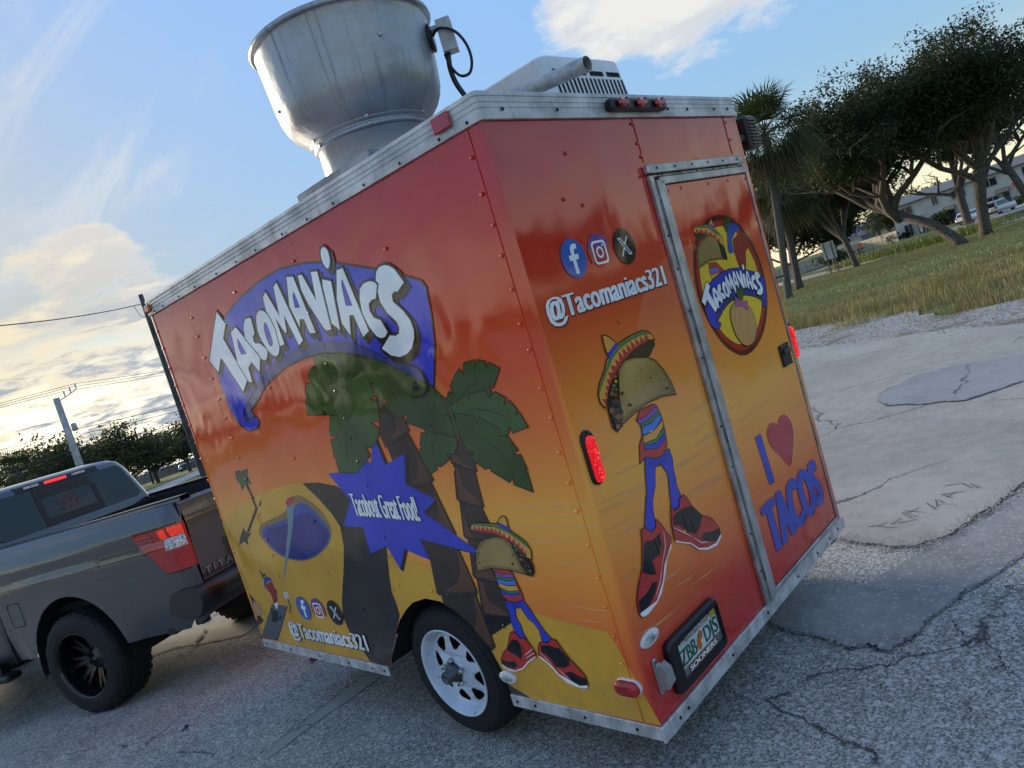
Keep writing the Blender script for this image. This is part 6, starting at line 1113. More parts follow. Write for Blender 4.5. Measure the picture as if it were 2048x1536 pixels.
# junction box and cables at the fan's side
ra = base_a + 1.36; rd = Vector((cos(ra), sin(ra), 0)); td = Vector((-rd.y, rd.x, 0))
def fpt(r, t, z): return tuple(rd * r + td * t + Vector((0, 0, z)))
b = MB(); b.lathe([(.062, 0), (.062, .010), (.05, .014)], 20, cap1=True); g = b.build('gasket', M_BLK, FAN); g.location = fpt(.387, 0, 2.775); g.rotation_euler = rd.to_track_quat('Z', 'Y').to_euler()
b = MB(); b.loft([[fpt(.430, -.035, 2.69), fpt(.495, -.035, 2.69), fpt(.495, .035, 2.69), fpt(.430, .035, 2.69)], [fpt(.430, -.035, 2.83), fpt(.495, -.035, 2.83), fpt(.495, .035, 2.83), fpt(.430, .035, 2.83)]], True, True, True)
b.loft([[fpt(.388, -.022, 2.80), fpt(.43, -.022, 2.80), fpt(.43, .022, 2.80), fpt(.388, .022, 2.80)], [fpt(.388, -.022, 2.815), fpt(.43, -.022, 2.815), fpt(.43, .022, 2.815), fpt(.388, .022, 2.815)]], True, True, True); JB = b.build('junction_box', M_TRIM, FAN)
b = MB(); b.smooth = True; b.tube(crv([fpt(.40, 0, 2.78), fpt(.44, -.05, 2.785), fpt(.50, -.05, 2.755), fpt(.535, -.05, 2.69), fpt(.54, -.04, 2.62), fpt(.515, -.03, 2.57), fpt(.47, -.02, 2.575), fpt(.44, -.01, 2.63), fpt(.43, 0, 2.69)]), .0065); b.build('cable', M_BLK, FAN)
b = MB(); b.smooth = True; b.tube(crv([fpt(.445, 0, 2.69), fpt(.435, 0, 2.63), fpt(.44, 0, 2.56), fpt(.47, 0, 2.47), fpt(.50, 0, 2.36), fpt(.51, 0, 2.21)]), .012); b.build('conduit', M_BLK, FAN)
# sloping vent pipe
M_PIPE = pmat('galvanised_pipe', (.50, .49, .47), .5, .35, .2, 12, rgb2=(.30, .30, .29)); streaky(M_PIPE)
b = MB(); b.smooth = True; a_, e_ = Vector((.675, .55, 2.375)), Vector((.66, -.012, 2.318)); b.tube([a_, e_], .030, 20, False); b.tube([e_, a_], .0265, 20, False); rg_ = []
for r_ in (.030, .0265): rg_.append([(e_.x + r_ * cos(k * pi / 10), e_.y, e_.z + r_ * sin(k * pi / 10)) for k in range(20)])
b.loft(rg_); b.build('vent_pipe', M_PIPE, ROOT)
b = MB(); b.smooth = True; b.tube([(.675, .56, 2.20), (.675, .56, 2.34), (.674, .54, 2.372)], .034, 12); b.lathe([(.10, 2.2036), (.10, 2.207), (.045, 2.215), (.04, 2.24)], 16, (.675, .56, 0)); b.build('pipe_riser', M_PIPE, ROOT)
b = MB(); b.tube([a_ + Vector((0, -.02, -.002)), e_ + Vector((0, .03, 0))], .0255, 14, True); b.build('pipe_dark_plug', M_DARK, ROOT)  # black plug in the bore stands in for the dark hollow
# roof air conditioner
M_AC = pmat('white_shroud', (.72, .73, .74), .4, 0, .06, 4)
def acring(z, i): return [(x, y, z) for x, y in rrect(1.00 + i, .42 + i * .9, 1.735 - i, 1.42 - i * 2.2, .06)]
b = MB(); b.smooth = False; b.loft([acring(2.2035, 0), acring(2.25, .002), acring(2.545, .034), acring(2.585, .040), acring(2.600, .062)], True, True, True); AC = b.build('air_conditioner', M_AC, ROOT)
for i in range(17):
    x = 1.085 + i * .0345
    b = MB(); fy = lambda z: .42 + .9 * (.002 + (z - 2.25) / .28 * .032) - .0035
    b.poly([(x, 2.285), (x + .015, 2.285), (x + .015, 2.485), (x, 2.485)], [], lambda p_, z: (p_, fy(z), z)); b.build('grille_slot', M_DARK, AC)
    b = MB(); b.poly([(x, 2.225), (x + .015, 2.225), (x + .015, 2.262), (x, 2.262)], [], lambda p_, z: (p_, fy(z) - .002, z)); b.build('grille_slot', M_DARK, AC)
for x in (1.085, 1.232, 1.38, 1.527):
    b = MB(); b.poly([(x, 2.50), (x + .115, 2.50), (x + .115, 2.524), (x, 2.524)], [], lambda p_, z: (p_, fy(z), z)); b.build('grille_slot', M_DARK, AC)
# ------------------------------------------------------------------ pickup truck
TK = thing('pickup_truck', 'dark grey lifted pickup truck with black wheels hitched in front of the trailer', 'pickup truck', (-.60, 4.98, 0), radians(24))
def carpaint():
    m = bpy.data.materials.new('grey_metallic_paint'); m.use_nodes = True; t = NT(m.node_tree); b = t.n['Principled BSDF']; p = t.new('ShaderNodeTexCoord').outputs['Object']
    f = t.noise(p, 900, 2, .6); d = t.noise(p, 2.5, 6, .7); z = t.sep(p)[2]
    c = t.mix(f, (.050, .055, .064), (.085, .092, .104)); dust = t.m('MULTIPLY', t.ss(z, .95, .45), t.ss(d, .35, .7)); c = t.mix(t.m('MULTIPLY', dust, .25), c, (.10, .095, .088))
    t.put(b.inputs['Base Color'], c); b.inputs['Metallic'].default_value = .6; t.put(b.inputs['Roughness'], t.m('ADD', .24, t.m('MULTIPLY', dust, .2))); b.inputs['Coat Weight'].default_value = 1; t.put(b.inputs['Coat Roughness'], t.m('ADD', .015, t.m('MULTIPLY', dust, .12))); return m
M_PAINT = carpaint(); M_GLS = pmat('tinted_glass', (.004, .005, .006), .065, 0, .1, spec=.5); M_GLS.node_tree.nodes['Principled BSDF'].inputs['Roughness'].links and M_GLS.node_tree.links.remove(M_GLS.node_tree.nodes['Principled BSDF'].inputs['Roughness'].links[0]); M_GLS.node_tree.nodes['Principled BSDF'].inputs['Roughness'].default_value = .015; M_GLS.node_tree.nodes['Principled BSDF'].inputs['IOR'].default_value = 1.6; M_NAVY = pmat('black_bumper', (.004, .005, .0075), .42, bump=.0002, bscale=200, coat=.3); M_LINER = pmat('arch_liner', (.004, .004, .004), .9)
M_GAP = pmat('panel_gap', (.006, .006, .006), .9)
WB = 3.55; AC_ = (-.02, .42, .50)
def archz(v, c, z0, r, base):
    d = v - c
    return max(base, z0 + math.sqrt(max(0, r * r - d * d)) * (1.06 if abs(d) < r else 0)) if abs(d) < r else base
def bx(v, z):       # how far the bed side stands in from the outermost plane
    x = .055
    if z > 1.20: x += .05 * ((z - 1.20) / .2) ** 1.6
    if z < .95: x += .03 * ((.95 - z) / .45) ** 2 * (0.3 if abs(v + .02) < .62 else 1)
    fl = max(0, 1 - abs(math.hypot(v + .02, z - .42) - .52) / .11); x -= .006 * fl
    x += .016 * math.exp(-((z - 1.17) / .035) ** 2)
    tail = max(0, (-1.24 - v) / .10); x += .07 * min(1, tail) ** 2
    return x
def sidewall(b, vs, top, bot, xf, nz, mirror=False):
    rows = []
    for v in vs:
        z0, z1 = bot(v), top(v); rows.append([((2.0 - xf(v, z) if mirror else xf(v, z)), v, z) for z in [z0 + (z1 - z0) * j / nz for j in range(nz + 1)]])
    b.loft(rows, False)
def bedbot(v):
    base = .49 if -1.2 < v < -.5 else .55
    if v < -1.2: base = .49 + (-1.2 - v) / .14 * .07
    if v > .45: base = .53
    return archz(v, AC_[0], AC_[1], AC_[2], base)
def lin(a, b, n): return [a + (b - a) * i / n for i in range(n + 1)]
bedv = sorted(set([round(q, 4) for q in lin(-1.34, -1.2, 5) + lin(-1.2, -.53, 10) + lin(-.52, .48, 40) + lin(.48, .735, 5)]))
for mir in (False, True):
    b = MB(); b.smooth = True; sidewall(b, bedv, lambda v: 1.395 + .012 * (v + 1.34), bedbot, bx, 22, mir)
    xr = (lambda x: 2.0 - x) if mir else (lambda x: x)
    b.smooth = False
    rail = []
    for v in (-1.34, -.6, .1, .735): z = 1.395 + .012 * (v + 1.34); x0 = bx(v, z); rail.append([(xr(x0), v, z), (xr(x0 + .012), v, z + .018), (xr(x0 + .10), v, z + .018), (xr(x0 + .11), v, z - .5)])
    b.loft(rail, False); bs = b.build('bed_side', M_PAINT, TK)
    b = MB(); rail = []
    for v in (-1.335, -.6, .1, .735): z = 1.4135 + .012 * (v + 1.34); x0 = bx(v, z - .018); rail.append([(xr(x0 + .014), v, z), (xr(x0 + .016), v, z + .012), (xr(x0 + .104), v, z + .012), (xr(x0 + .104), v, z - .02)])
    b.loft(rail, False); b.build('rail_cap', M_BLK, bs)
    # wheel-arch liner
    b = MB(); aa = lin(-.10, pi + .10, 20); r = .505
    b.loft([[(xr(x), AC_[0] + r * cos(a), AC_[1] + r * sin(a) * 1.05) for a in aa] for x in (.062, .50)], False); b.add([(xr(.5), AC_[0] + r * cos(a), AC_[1] + r * sin(a) * 1.05) for a in aa], [tuple(range(len(aa)))]); b.build('arch_liner', M_LINER, bs)
    if not mir: BS = bs
# fuel door: a thin raised outline
def fuel(o, h): return [(bx(v, z) - h, v, z) for v, z in rrect(.475 - o, .80 - o, .625 + o, 1.0 + o, .025)]
b = MB(); b.loft([fuel(0, .0015), fuel(-.006, .0015)]); b.build('fuel_door_gap', M_GAP, BS)
b = MB(); b.smooth = False; b.box(.06, .7352, .52, .12, .755, 1.40); b.build('bed_gap', M_GAP, BS)
# tailgate, letters, handle
b = MB(); b.smooth = True
def tg(u, z):
    v = -1.352 - .012 * math.exp(-((z - 1.22) / .10) ** 2) + .018 * max(0, (1.0 - z) / .2) ** 2 * .5; return (u, v, z)
for ua, ub in ((.137, 1.863),): b.loft([[tg(u, z) for z in lin(.795, 1.375, 14)] for u in lin(ua, ub, 16)], False)
b.smooth = False; b.loft([[tg(u, 1.375), (u, -1.33, 1.395), (u, -1.27, 1.395), (u, -1.27, .85)] for u in (.137, 1.863)], False); TG = b.build('tailgate', M_PAINT, TK)
b = MB(); b.box(.129, -1.335, .80, .1365, -1.30, 1.39); b.box(1.8635, -1.335, .80, 1.871, -1.30, 1.39); b.box(.16, -1.34, .775, 1.84, -1.30, .794); b.build('tailgate_gap', M_GAP, TG)
b = MB(); b.box(.85, -1.372, 1.19, 1.15, -1.35, 1.27, .01); b.build('handle', M_BLK, TG)
M_CHR = pmat('chrome_letter', (.36, .36, .37), .2, 1)
def tlet(h): return lambda a, z: (a, tg(a, z)[1] - h, z)
lettering('badge_lettering', 'TITAN', [(.175, .832), (.655, .832), (.175, .884)], tlet(.006), 0 or .006, M_CHR, TG, .010, 3, .0, 1.55) if False else None
v_, f_ = glyphs('TITAN', 1.5, .012); x0 = min(q[0] for q in v_); x1 = max(q[0] for q in v_)
b = MB(); vf = [(.165 + (q[0] - x0) / (x1 - x0) * .375, q[1] / .7 * .054 + .826) for q in v_]
b.add([(u, tg(u, z)[1] - .009, z) for u, z in vf], f_); b.build('badge_lettering', M_CHR, TG, recalc=False)
# tail lamps wrap the corner
def lampside(h): return lambda v, z: (bx(v, z) - h, v, z)
M_TL = pmat('tail_lamp_red', (.26, .005, .008), .10, 0, .2, 18, coat=.8, emit=(.9, .02, .02), estr=.012); M_TLD = pmat('tail_lamp_dark', (.20, .005, .008), .12, coat=.8); M_TLC = pmat('tail_lamp_clear', (.52, .53, .54), .12, .3, .4, 60, .002, 90, coat=.6)
def lamp(mir):
    xr = (lambda x: 2.0 - x) if mir else (lambda x: x)
    b = MB(); b.smooth = True; n = 10; cols = []
    # outline: front edge v(z) from z=.925 to 1.25, back edge wraps round to the tailgate gap
    zs = lin(.925, 1.252, 14)
    def front(z): 
        if z < 1.09: return -1.13 + (z - .925) / .165 * .10
        if z < 1.13: return -1.03 + (z - 1.09) / .04 * .075
        return -.955 + (z - 1.13) / .122 * .035
    for i in range(n + 5):
        col = []
        for z in zs:
            if i <= n: v = front(z) + (-1.325 - front(z)) * i / n; col.append((xr(bx(v, z) - .010), v, z))
            else: u = .055 + .05 + (i - n) / 4 * .022; col.append((xr(u), -1.345 - .012 * min(1, (i - n) / 2), z))
        cols.append(col)
    b.loft(cols, False); L = b.build('tail_lamp', M_TL, TK)
    b = MB(); b.smooth = True; 
    b.loft([[(xr((bx(v, z) - .0125) if v > -1.326 else .098), v if v > -1.326 else -1.3595, z) for z in lin(1.085, 1.165, 4)] for v in (-1.20, -1.25, -1.29, -1.325, -1.36)], False); b.build('reversing_lens', M_TLC, L)
    b = MB(); b.smooth = True
    b.loft([[(xr((bx(v, z) - .0125) if v > -1.326 else .098), v if v > -1.326 else -1.3595, z) for z in lin(1.170, 1.238, 4)] for v in (-1.17, -1.22, -1.28, -1.325, -1.36)], False); b.build('brake_lens', pmat('brake_lens', (.5, .03, .02), .1, 0, .5, 80, .002, 90, emit=(1, .06, .03), estr=.12), L)
    b = MB()
    for z in (1.165, 1.19, 1.215): b.box(*(sorted((xr(.040), xr(.046)))[0:1] + [-1.10, z] + sorted((xr(.040), xr(.046)))[1:2] + [-.97, z + .004]))
    b.build('lens_rib', M_CHR, L)
    rim = []
    b = MB(); path = [(front(z), z) for z in zs]; b.tube([(xr(bx(v, z) - .004), v, z) for v, z in path], .006, 6); b.tube([(xr(bx(v, 1.255) - .004), v, 1.255) for v in lin(-.92, -1.32, 6)], .006, 6); b.tube([(xr(bx(v, .922) - .004), v, .922) for v in lin(-1.13, -1.32, 5)], .006, 6); b.build('lamp_seal', M_BLK, L)
lamp(False); lamp(True)
# bumper
b = MB(); b.smooth = True
sec = [(-1.30, .785), (-1.40, .784), (-1.432, .777), (-1.448, .762), (-1.454, .74), (-1.453, .70), (-1.446, .65), (-1.425, .61), (-1.39, .58), (-1.32, .560)]
def bump_u(u): e = max(0, abs(u - 1) - .80) / .22; return .13 * e * e
b.loft([[(u, v + bump_u(u), z) for v, z in sec] for u in (.03, .04, .055, .075, .10, .13, .17, .22, .30, .6, 1.0, 1.4, 1.7, 1.78, 1.83, 1.87, 1.90, 1.925, 1.945, 1.96, 1.97)], False, False, False)
b.add([(.03, v + bump_u(.03), z) for v, z in sec] + [(.07, -1.0, .62), (.07, -1.0, .76)], [tuple(range(12))]); b.build('rear_bumper', M_NAVY, TK)
b = MB(); b.tube([(.9442, -1.05, .50), (.9442, -1.62, .50)], .035, 8); b.box(.89, -1.62, .47, 1.0, -1.50, .53, .006); b.lathe([(.02, .53), (.02, .56), (.028, .585), (.02, .61)], 12, (.944, -1.585, 0)); b.build('hitch', M_BLK, TK)
# cab: lower body and glasshouse as rounded rings
def crect(u0, v0, u1, v1, z, r, n=4): return [(x, y, z) for x, y in rrect(u0, v0, u1, v1, r, n)]
b = MB(); b.smooth = True
b.loft([crect(.10, .765, 1.90, 3.05, .52, .06), crect(.07, .76, 1.93, 3.05, .62, .07), crect(.055, .757, 1.945, 3.05, .95, .08), crect(.072, .76, 1.928, 3.05, 1.22, .08), crect(.10, .765, 1.90, 3.02, 1.40, .09), crect(.125, .775, 1.875, 2.98, 1.45, .10)], True, True, False)
b.loft([crect(.125, .775, 1.875, 2.98, 1.45, .10), crect(.235, .83, 1.765, 2.60, 1.78, .11), crect(.285, .855, 1.715, 2.42, 1.865, .12), crect(.34, .90, 1.66, 2.34, 1.905, .14), crect(.46, 1.05, 1.54, 2.2, 1.93, .16)], True, False, True)
CAB = b.build('cab', M_PAINT, TK)
b = MB(); b.smooth = True      # hood and front fenders
def nose(v, z0, z1, ins): return [(x, y, z) for x, y, z in []]
for sgn in (0, 1):
    xr = (lambda x: 2.0 - x) if sgn else (lambda x: x)
    sidewall(b, lin(3.0, 4.45, 40), lambda v: 1.30 - .05 * (v - 3.0), lambda v: archz(v, WB - .02, .42, .50, .52), lambda v, z: .06 + .05 * max(0, (z - 1.1) / .2) ** 2 + .10 * max(0, (v - 4.2) / .25) ** 2, 12, bool(sgn))
b.loft([[(u, v, 1.30 - .05 * (v - 3) + .09 * (1 - ((u - 1) / .9) ** 2)) for u in lin(.11, 1.89, 10)] for v in lin(3.0, 4.42, 8)], False)
b.loft([[(u, 4.45 + .08 * (1 - ((u - 1) / .9) ** 2), z) for u in lin(.16, 1.84, 8)] for z in (.55, .9, 1.24)], False); b.build('hood', M_PAINT, TK)
b = MB(); b.box(.15, 4.50, .80, 1.85, 4.56, 1.18, .02); b.build('grille', M_BLK, TK)
b = MB(); b.box(.08, 4.45, .50, 1.92, 4.62, .76, .03); b.build('front_bumper', M_NAVY, TK)
for u in (.14, 1.62):
    b = MB(); b.box(u, 4.46, .98, u + .24, 4.555, 1.16, .02); b.build('headlight', M_CLEAR, TK)
# glass: rear window (three panes), side windows, windscreen, each a little proud of the cab
def backv(z): return .775 + (z - 1.45) / .33 * .055 - .006
def rw(pts, h): return [(u, backv(z) - h, z) for u, z in pts]
b = MB(); wl = [(.30, 1.475), (1.70, 1.475), (1.735, 1.50), (1.735, 1.54), (1.645, 1.80), (1.60, 1.835), (.40, 1.835), (.355, 1.80), (.265, 1.54), (.265, 1.50)]; b.prism([(u, z) for u, z in wl], lambda u, z, h: (u, backv(z) - h, z), 0, .004); RWN = b.build('rear_window', M_GLS, CAB)
M_WFR = pmat('window_frame', (.012, .012, .013), .5)
b = MB(); b.prism([(.70, 1.476), (1.31, 1.476), (1.31, 1.545), (.70, 1.545)], lambda u, z, h: (u, backv(z) - h, z), .0042, .0075); b.prism([(.70, 1.735), (1.27, 1.735), (1.27, 1.832), (.70, 1.832)], lambda u, z, h: (u, backv(z) - h, z), .0042, .0075)
for u in (.70, 1.262): b.prism([(u, 1.545), (u + .05, 1.545), (u + .045, 1.735), (u - .005, 1.735)], lambda u_, z, h: (u_, backv(z) - h, z), .0042, .0075)
b.build('window_slider', M_WFR, RWN)
M_DEC = pmat('pink_decal', (.20, .055, .075), .5); b = MB(); cx, cz, R_ = .985, 1.642, .088
def dfn(u, z): return (u, backv(z) - .0085, z)
ringo = [(cx + 1.12 * R_ * cos(a * pi / 24), cz + R_ * sin(a * pi / 24)) for a in range(48)]; ringi = [(cx + 1.04 * R_ * cos(a * pi / 24), cz + .93 * R_ * sin(a * pi / 24)) for a in range(48)]
b.loft([[dfn(*p) for p in ringo], [dfn(*p) for p in ringi]])
def ribbon(pts, wd):
    q = [Vector(p) for p in pts]; L = []; R2 = []
    for i, v in enumerate(q):
        d = q[min(i + 1, len(q) - 1)] - q[max(i - 1, 0)]; n = Vector((-d.y, d.x)).normalized() * wd; L.append(dfn(*(v + n))); R2.append(dfn(*(v - n)))
    b.add(L + R2, [(i, i + 1, len(q) + i + 1, len(q) + i) for i in range(len(q) - 1)])
for st in [[(-.85, -.1), (-.7, .35), (-.62, -.2), (-.5, .2)], [(-.45, .4), (-.4, -.25)], [(-.1, .45), (-.4, .05), (-.05, -.25)], [(0, -.2), (.05, .4), (.2, .0), (.32, .42), (.4, -.15)], [(.5, .3), (.48, -.1), (.62, -.12)], [(.7, .3), (.62, .05), (.8, -.05), (.72, -.2)], [(-.6, -.4), (-.1, -.33), (.5, -.45), (.75, -.38)]]:
    ribbon([(cx + x * R_, cz + y * R_) for x, y in st], .0042)
for sx, sy, sr in ((.1, -.65, .16), (-.45, -.6, .10), (.25, .68, .14)):
    b.poly([(cx + R_ * (sx + sr * (1 if k % 2 == 0 else .42) * sin(k * pi / 5)), cz + R_ * (sy + sr * (1 if k % 2 == 0 else .42) * cos(k * pi / 5))) for k in range(10)], [], dfn)
b.build('window_decal', M_DEC, RWN, recalc=False)
def sidex(z): return .125 + (z - 1.45) / .33 * .11 - .006
for mir in (False, True):
    xr = (lambda x: 2.0 - x) if mir else (lambda x: x)
    for pts in ([(.98, 1.47), (1.86, 1.47), (1.86, 1.80), (1.06, 1.80)], [(1.93, 1.47), (2.74, 1.47), (2.50, 1.80), (1.93, 1.80)]):
        b = MB(); b.prism(pts, lambda v, z, h: (xr(sidex(z) - h), v, z), 0, .004); b.build('side_window', M_GLS, CAB)
    for v in (.98, 1.90, 2.98):
        b = MB(); b.box(*(sorted((xr(.050), xr(.060)))[0:1] + [v, .62] + sorted((xr(.050), xr(.060)))[1:2] + [v + .008, 1.28])); b.build('door_gap', M_GAP, CAB)
    for v in (1.75, 2.75):
        b = MB(); b.box(*(sorted((xr(.03), xr(.055)))[0:1] + [v - .16, 1.14] + sorted((xr(.03), xr(.055)))[1:2] + [v, 1.175] + [.006])); b.build('door_handle', M_PAINT, CAB)
    b = MB(); b.box(*(sorted((xr(-.02), xr(.12)))[0:1] + [.80, .40] + sorted((xr(-.02), xr(.12)))[1:2] + [2.95, .455, .015]))
    for v in (1.0, 1.9, 2.8): b.box(*(sorted((xr(.08), xr(.16)))[0:1] + [v, .44] + sorted((xr(.08), xr(.16)))[1:2] + [v + .06, .54]))
    b.build('running_board', M_BLK, TK)
b = MB(); b.prism([(.28, 1.47), (1.72, 1.47), (1.60, 1.83), (.40, 1.83)], lambda u, z, h: (u, 2.985 - (z - 1.45) * 1.28 + .02 + h, z), 0, .004); b.build('windscreen', M_GLS, CAB)
# third brake light and cargo lamps on the roof edge
def roofv(u): return .862
b = MB(); b.loft([[(.58, .842, 1.838), (.58, .86, 1.885), (.58, .90, 1.90), (.58, .90, 1.85)], [(1.42, .842, 1.838), (1.42, .86, 1.885), (1.42, .90, 1.90), (1.42, .90, 1.85)]], True, True, True); RB_ = b.build('brake_light_pod', M_BLK, CAB)
b = MB(); b.box(.86, .838, 1.852, 1.08, .852, 1.876, .003); b.build('brake_light', pmat('third_brake_light', (.5, .01, .01), .2, emit=(1, .03, .03), estr=.38), RB_)
for u in (.66, 1.14): b = MB(); b.box(u, .838, 1.854, u + .14, .851, 1.876, .003); b.build('cargo_lamp', M_CLEAR, RB_)
# bed floor and inner walls
b = MB(); b.box(.22, -1.27, .80, 1.78, .73, .86); b.box(.20, .70, .86, 1.80, .755, 1.40); b.build('bed_liner', M_LINER, TK)
b = MB(); b.box(.50, -1.2, .46, .62, 4.4, .60); b.box(1.38, -1.2, .46, 1.50, 4.4, .60); b.tube([(.25, 0, .40), (1.75, 0, .40)], .06); b.lathe([(.02, -.16), (.14, -.08), (.14, .08), (.02, .16)], 12, (1.0, 0, .40), 'y'); b.tube([(.3, WB, .40), (1.7, WB, .40)], .05); b.tube([(1.55, -1.42, .52), (1.5, -.7, .50)], .04); b.build('chassis', M_DARK, TK)
for u, v in ((.03, -.98), (.10, -.86), (.14, -1.15)): b = MB(); b.box(u + .05, v, .47, u + .13, v + .08, .53, .006); b.build('tow_bracket', M_BLK, TK)
# wheels: deep black rims on knobbly tyres
TRd = .405
b = MB(); b.smooth = True
b.lathe([(.262, .0), (.272, -.012), (.30, -.004), (.335, -.010), (.368, .004), (.388, .022), (.398, .045), (.4005, .07), (.4005, .25), (.398, .275), (.385, .30), (.33, .318), (.262, .31)], 60, (0, 0, 0), 'x'); TWH = b.build('wheel', M_RUB, TK); TWH.location = (.03, 0, TRd - .004)
b = MB(); random.seed(4); nlug = 34
def lug(x0, x1, a0, a1, skew, r0, r1):
    b.loft([[(x0, r * cos(a0), r * sin(a0)), (x1, r * cos(a0 + skew), r * sin(a0 + skew)), (x1, r * cos(a1 + skew), r * sin(a1 + skew)), (x0, r * cos(a1), r * sin(a1))] for r in (r0, r1)], True, False, True)
for k in range(nlug):
    a = 2 * pi * k / nlug; w_ = 2 * pi / nlug
    lug(.036, .085, a, a + .62 * w_, .04, .385, .4075); lug(.095, .150, a + .35 * w_, a + .95 * w_, .09, .395, .4085); lug(.160, .215, a + .1 * w_, a + .7 * w_, -.08, .395, .4085); lug(.225, .290, a + .4 * w_, a + w_, .04, .385, .4075)
    if k % 2 == 0: b.loft([[(.004 + .02 * (r - .355) / .04 - .006, r * cos(a + d), r * sin(a + d)) for d in (0, .6 * w_)] + [(.004 + .02 * (r - .355) / .04 + .012, r * cos(a + d), r * sin(a + d)) for d in (.6 * w_, 0)] for r in (.352, .39)], True, True, True)
b.build('tread', M_RUB, TWH)
M_BRIM = pmat('gloss_black_rim', (.005, .005, .0055), .25, coat=.3)
b = MB(); b.smooth = True; b.lathe([(.263, .004), (.266, -.006), (.262, -.010), (.254, -.004), (.246, .02), (.238, .06), (.232, .12), (.228, .19), (.20, .21)], 48, (0, 0, 0), 'x'); b.build('rim', M_BRIM, TWH)
b = MB(); b.smooth = True; b.lathe([(.0001, .120), (.026, .121), (.030, .126), (.050, .130), (.085, .134), (.090, .142), (.088, .20)], 24, (0, 0, 0), 'x')
b.smooth = False
for k in range(8):
    for d in (-.13, .13):
        a = 2 * pi * k / 8 + d; t_ = Vector((0, -sin(a), cos(a))); r_ = Vector((0, cos(a), sin(a)))
        def sp(r, t, x): q = r_ * r + t_ * t; return (x, q.y, q.z)
        b.loft([[sp(.08, -.016, .136), sp(.08, .016, .136), sp(.08, .016, .19), sp(.08, -.016, .19)], [sp(.231, -.013, .108), sp(.231, .013, .108), sp(.231, .013, .17), sp(.231, -.013, .17)]])
b.build('spokes', M_BRIM, TWH)
b = MB(); M_ACC = pmat('red_milled_edge', (.10, .012, .016), .45)
for k in range(8):
    for d in (-.13, .13):
        a = 2 * pi * k / 8 + d; t_ = Vector((0, -sin(a), cos(a))); r_ = Vector((0, cos(a), sin(a))); s_ = 1 if d > 0 else -1
        b.add([tuple(Vector((x, 0, 0)) + r_ * r + t_ * (tt * s_)) for r, tt, x in ((.12, .010, .1275), (.225, .008, .1065), (.225, .0115, .1068), (.12, .0140, .1278))], [(0, 1, 2, 3)])
b.build('milled_edge', M_ACC, TWH)
b = MB(); b.lathe([(.007, .0), (.007, -.004)], 6, (.128, 0, 0), 'x', cap1=True); q = b.build('wheel_bolt', M_SCREW, TWH)
for k in range(8):
    a = 2 * pi * k / 8; p = (0.004, .068 * cos(a), .068 * sin(a))
    if k == 0: q.location = p
    else: inst(q, TWH, p)
b = MB(); b.box(.112, -.018, -.003, .1195, .018, .004); b.build('centre_badge', M_CHR, TWH)
b = MB(); b.lathe([(.20, .20), (.02, .20)], 24, (0, 0, 0), 'x'); b.build('brake', M_DARK, TWH)
def copytree(o, parent, loc, rz):
    c = o.copy(); COL.objects.link(c); c.parent = parent; c.location = loc; c.rotation_euler = (0, 0, rz)
    for ch in list(o.children):
        d = ch.copy(); COL.objects.link(d); d.parent = c
    return c
copytree(TWH, TK, (.03, WB, TRd - .004), 0)
copytree(TWH, TK, (1.97, 0, TRd - .004), pi); copytree(TWH, TK, (1.97, WB, TRd - .004), pi)
for u in (0, 1):
    xr = (lambda x: 2.0 - x) if u else (lambda x: x); b = MB(); aa = lin(-.10, pi + .10, 20); r = .505
    b.loft([[(xr(x), WB - .02 + r * cos(a), .42 + r * sin(a) * 1.05) for a in aa] for x in (.068, .5)], False); b.add([(xr(.5), WB - .02 + r * cos(a), .42 + r * sin(a) * 1.05) for a in aa], [tuple(range(len(aa)))]); b.build('arch_liner', M_LINER, TK)
# ------------------------------------------------------------------ vegetation
def leafmat(name, c0, c1, c2):
    m = bpy.data.materials.new(name); m.use_nodes = True; t = NT(m.node_tree); b = t.n['Principled BSDF']
    g = t.new('ShaderNodeNewGeometry'); r = g.outputs['Random Per Island']; f = t.noise(g.outputs['Position'], .55, 3)
    c = t.mix(r, c0, c1); c = t.mix(t.ss(f, .45, .65), c, c2); t.put(b.inputs['Base Color'], c); b.inputs['Roughness'].default_value = .6; b.inputs['Specular IOR Level'].default_value = .25
    tr = t.new('ShaderNodeBsdfTranslucent'); t.put(tr.inputs[0], t.mix(.5, c, (.10, .14, .02))); mx = t.new('ShaderNodeMixShader'); mx.inputs[0].default_value = .22
    t.l.new(b.outputs[0], mx.inputs[1]); t.l.new(tr.outputs[0], mx.inputs[2]); t.l.new(mx.outputs[0], t.n['Material Output'].inputs[0]); return m
M_OAK = leafmat('oak_leaves', (.014, .020, .009), (.036, .045, .019), (.024, .031, .013)); M_OAKD = leafmat('dark_leaves', (.011, .017, .008), (.027, .035, .015), (.018, .025, .011)); M_OLV = leafmat('olive_leaves', (.040, .048, .016), (.075, .080, .028), (.055, .060, .020))
M_FROND = leafmat('palm_fronds', (.024, .035, .014), (.062, .078, .030), (.038, .050, .020)); M_DRYF = leafmat('dry_fronds', (.06, .05, .03), (.11, .085, .05), (.08, .065, .038))
M_BARK = pmat('oak_bark', (.12, .10, .08), .95, 0, .3, 9, .02, 22, rgb2=(.045, .038, .032)); M_PBARK = pmat('palm_bark', (.11, .098, .085), .95, 0, .3, 12, .02, 30, rgb2=(.05, .043, .038))
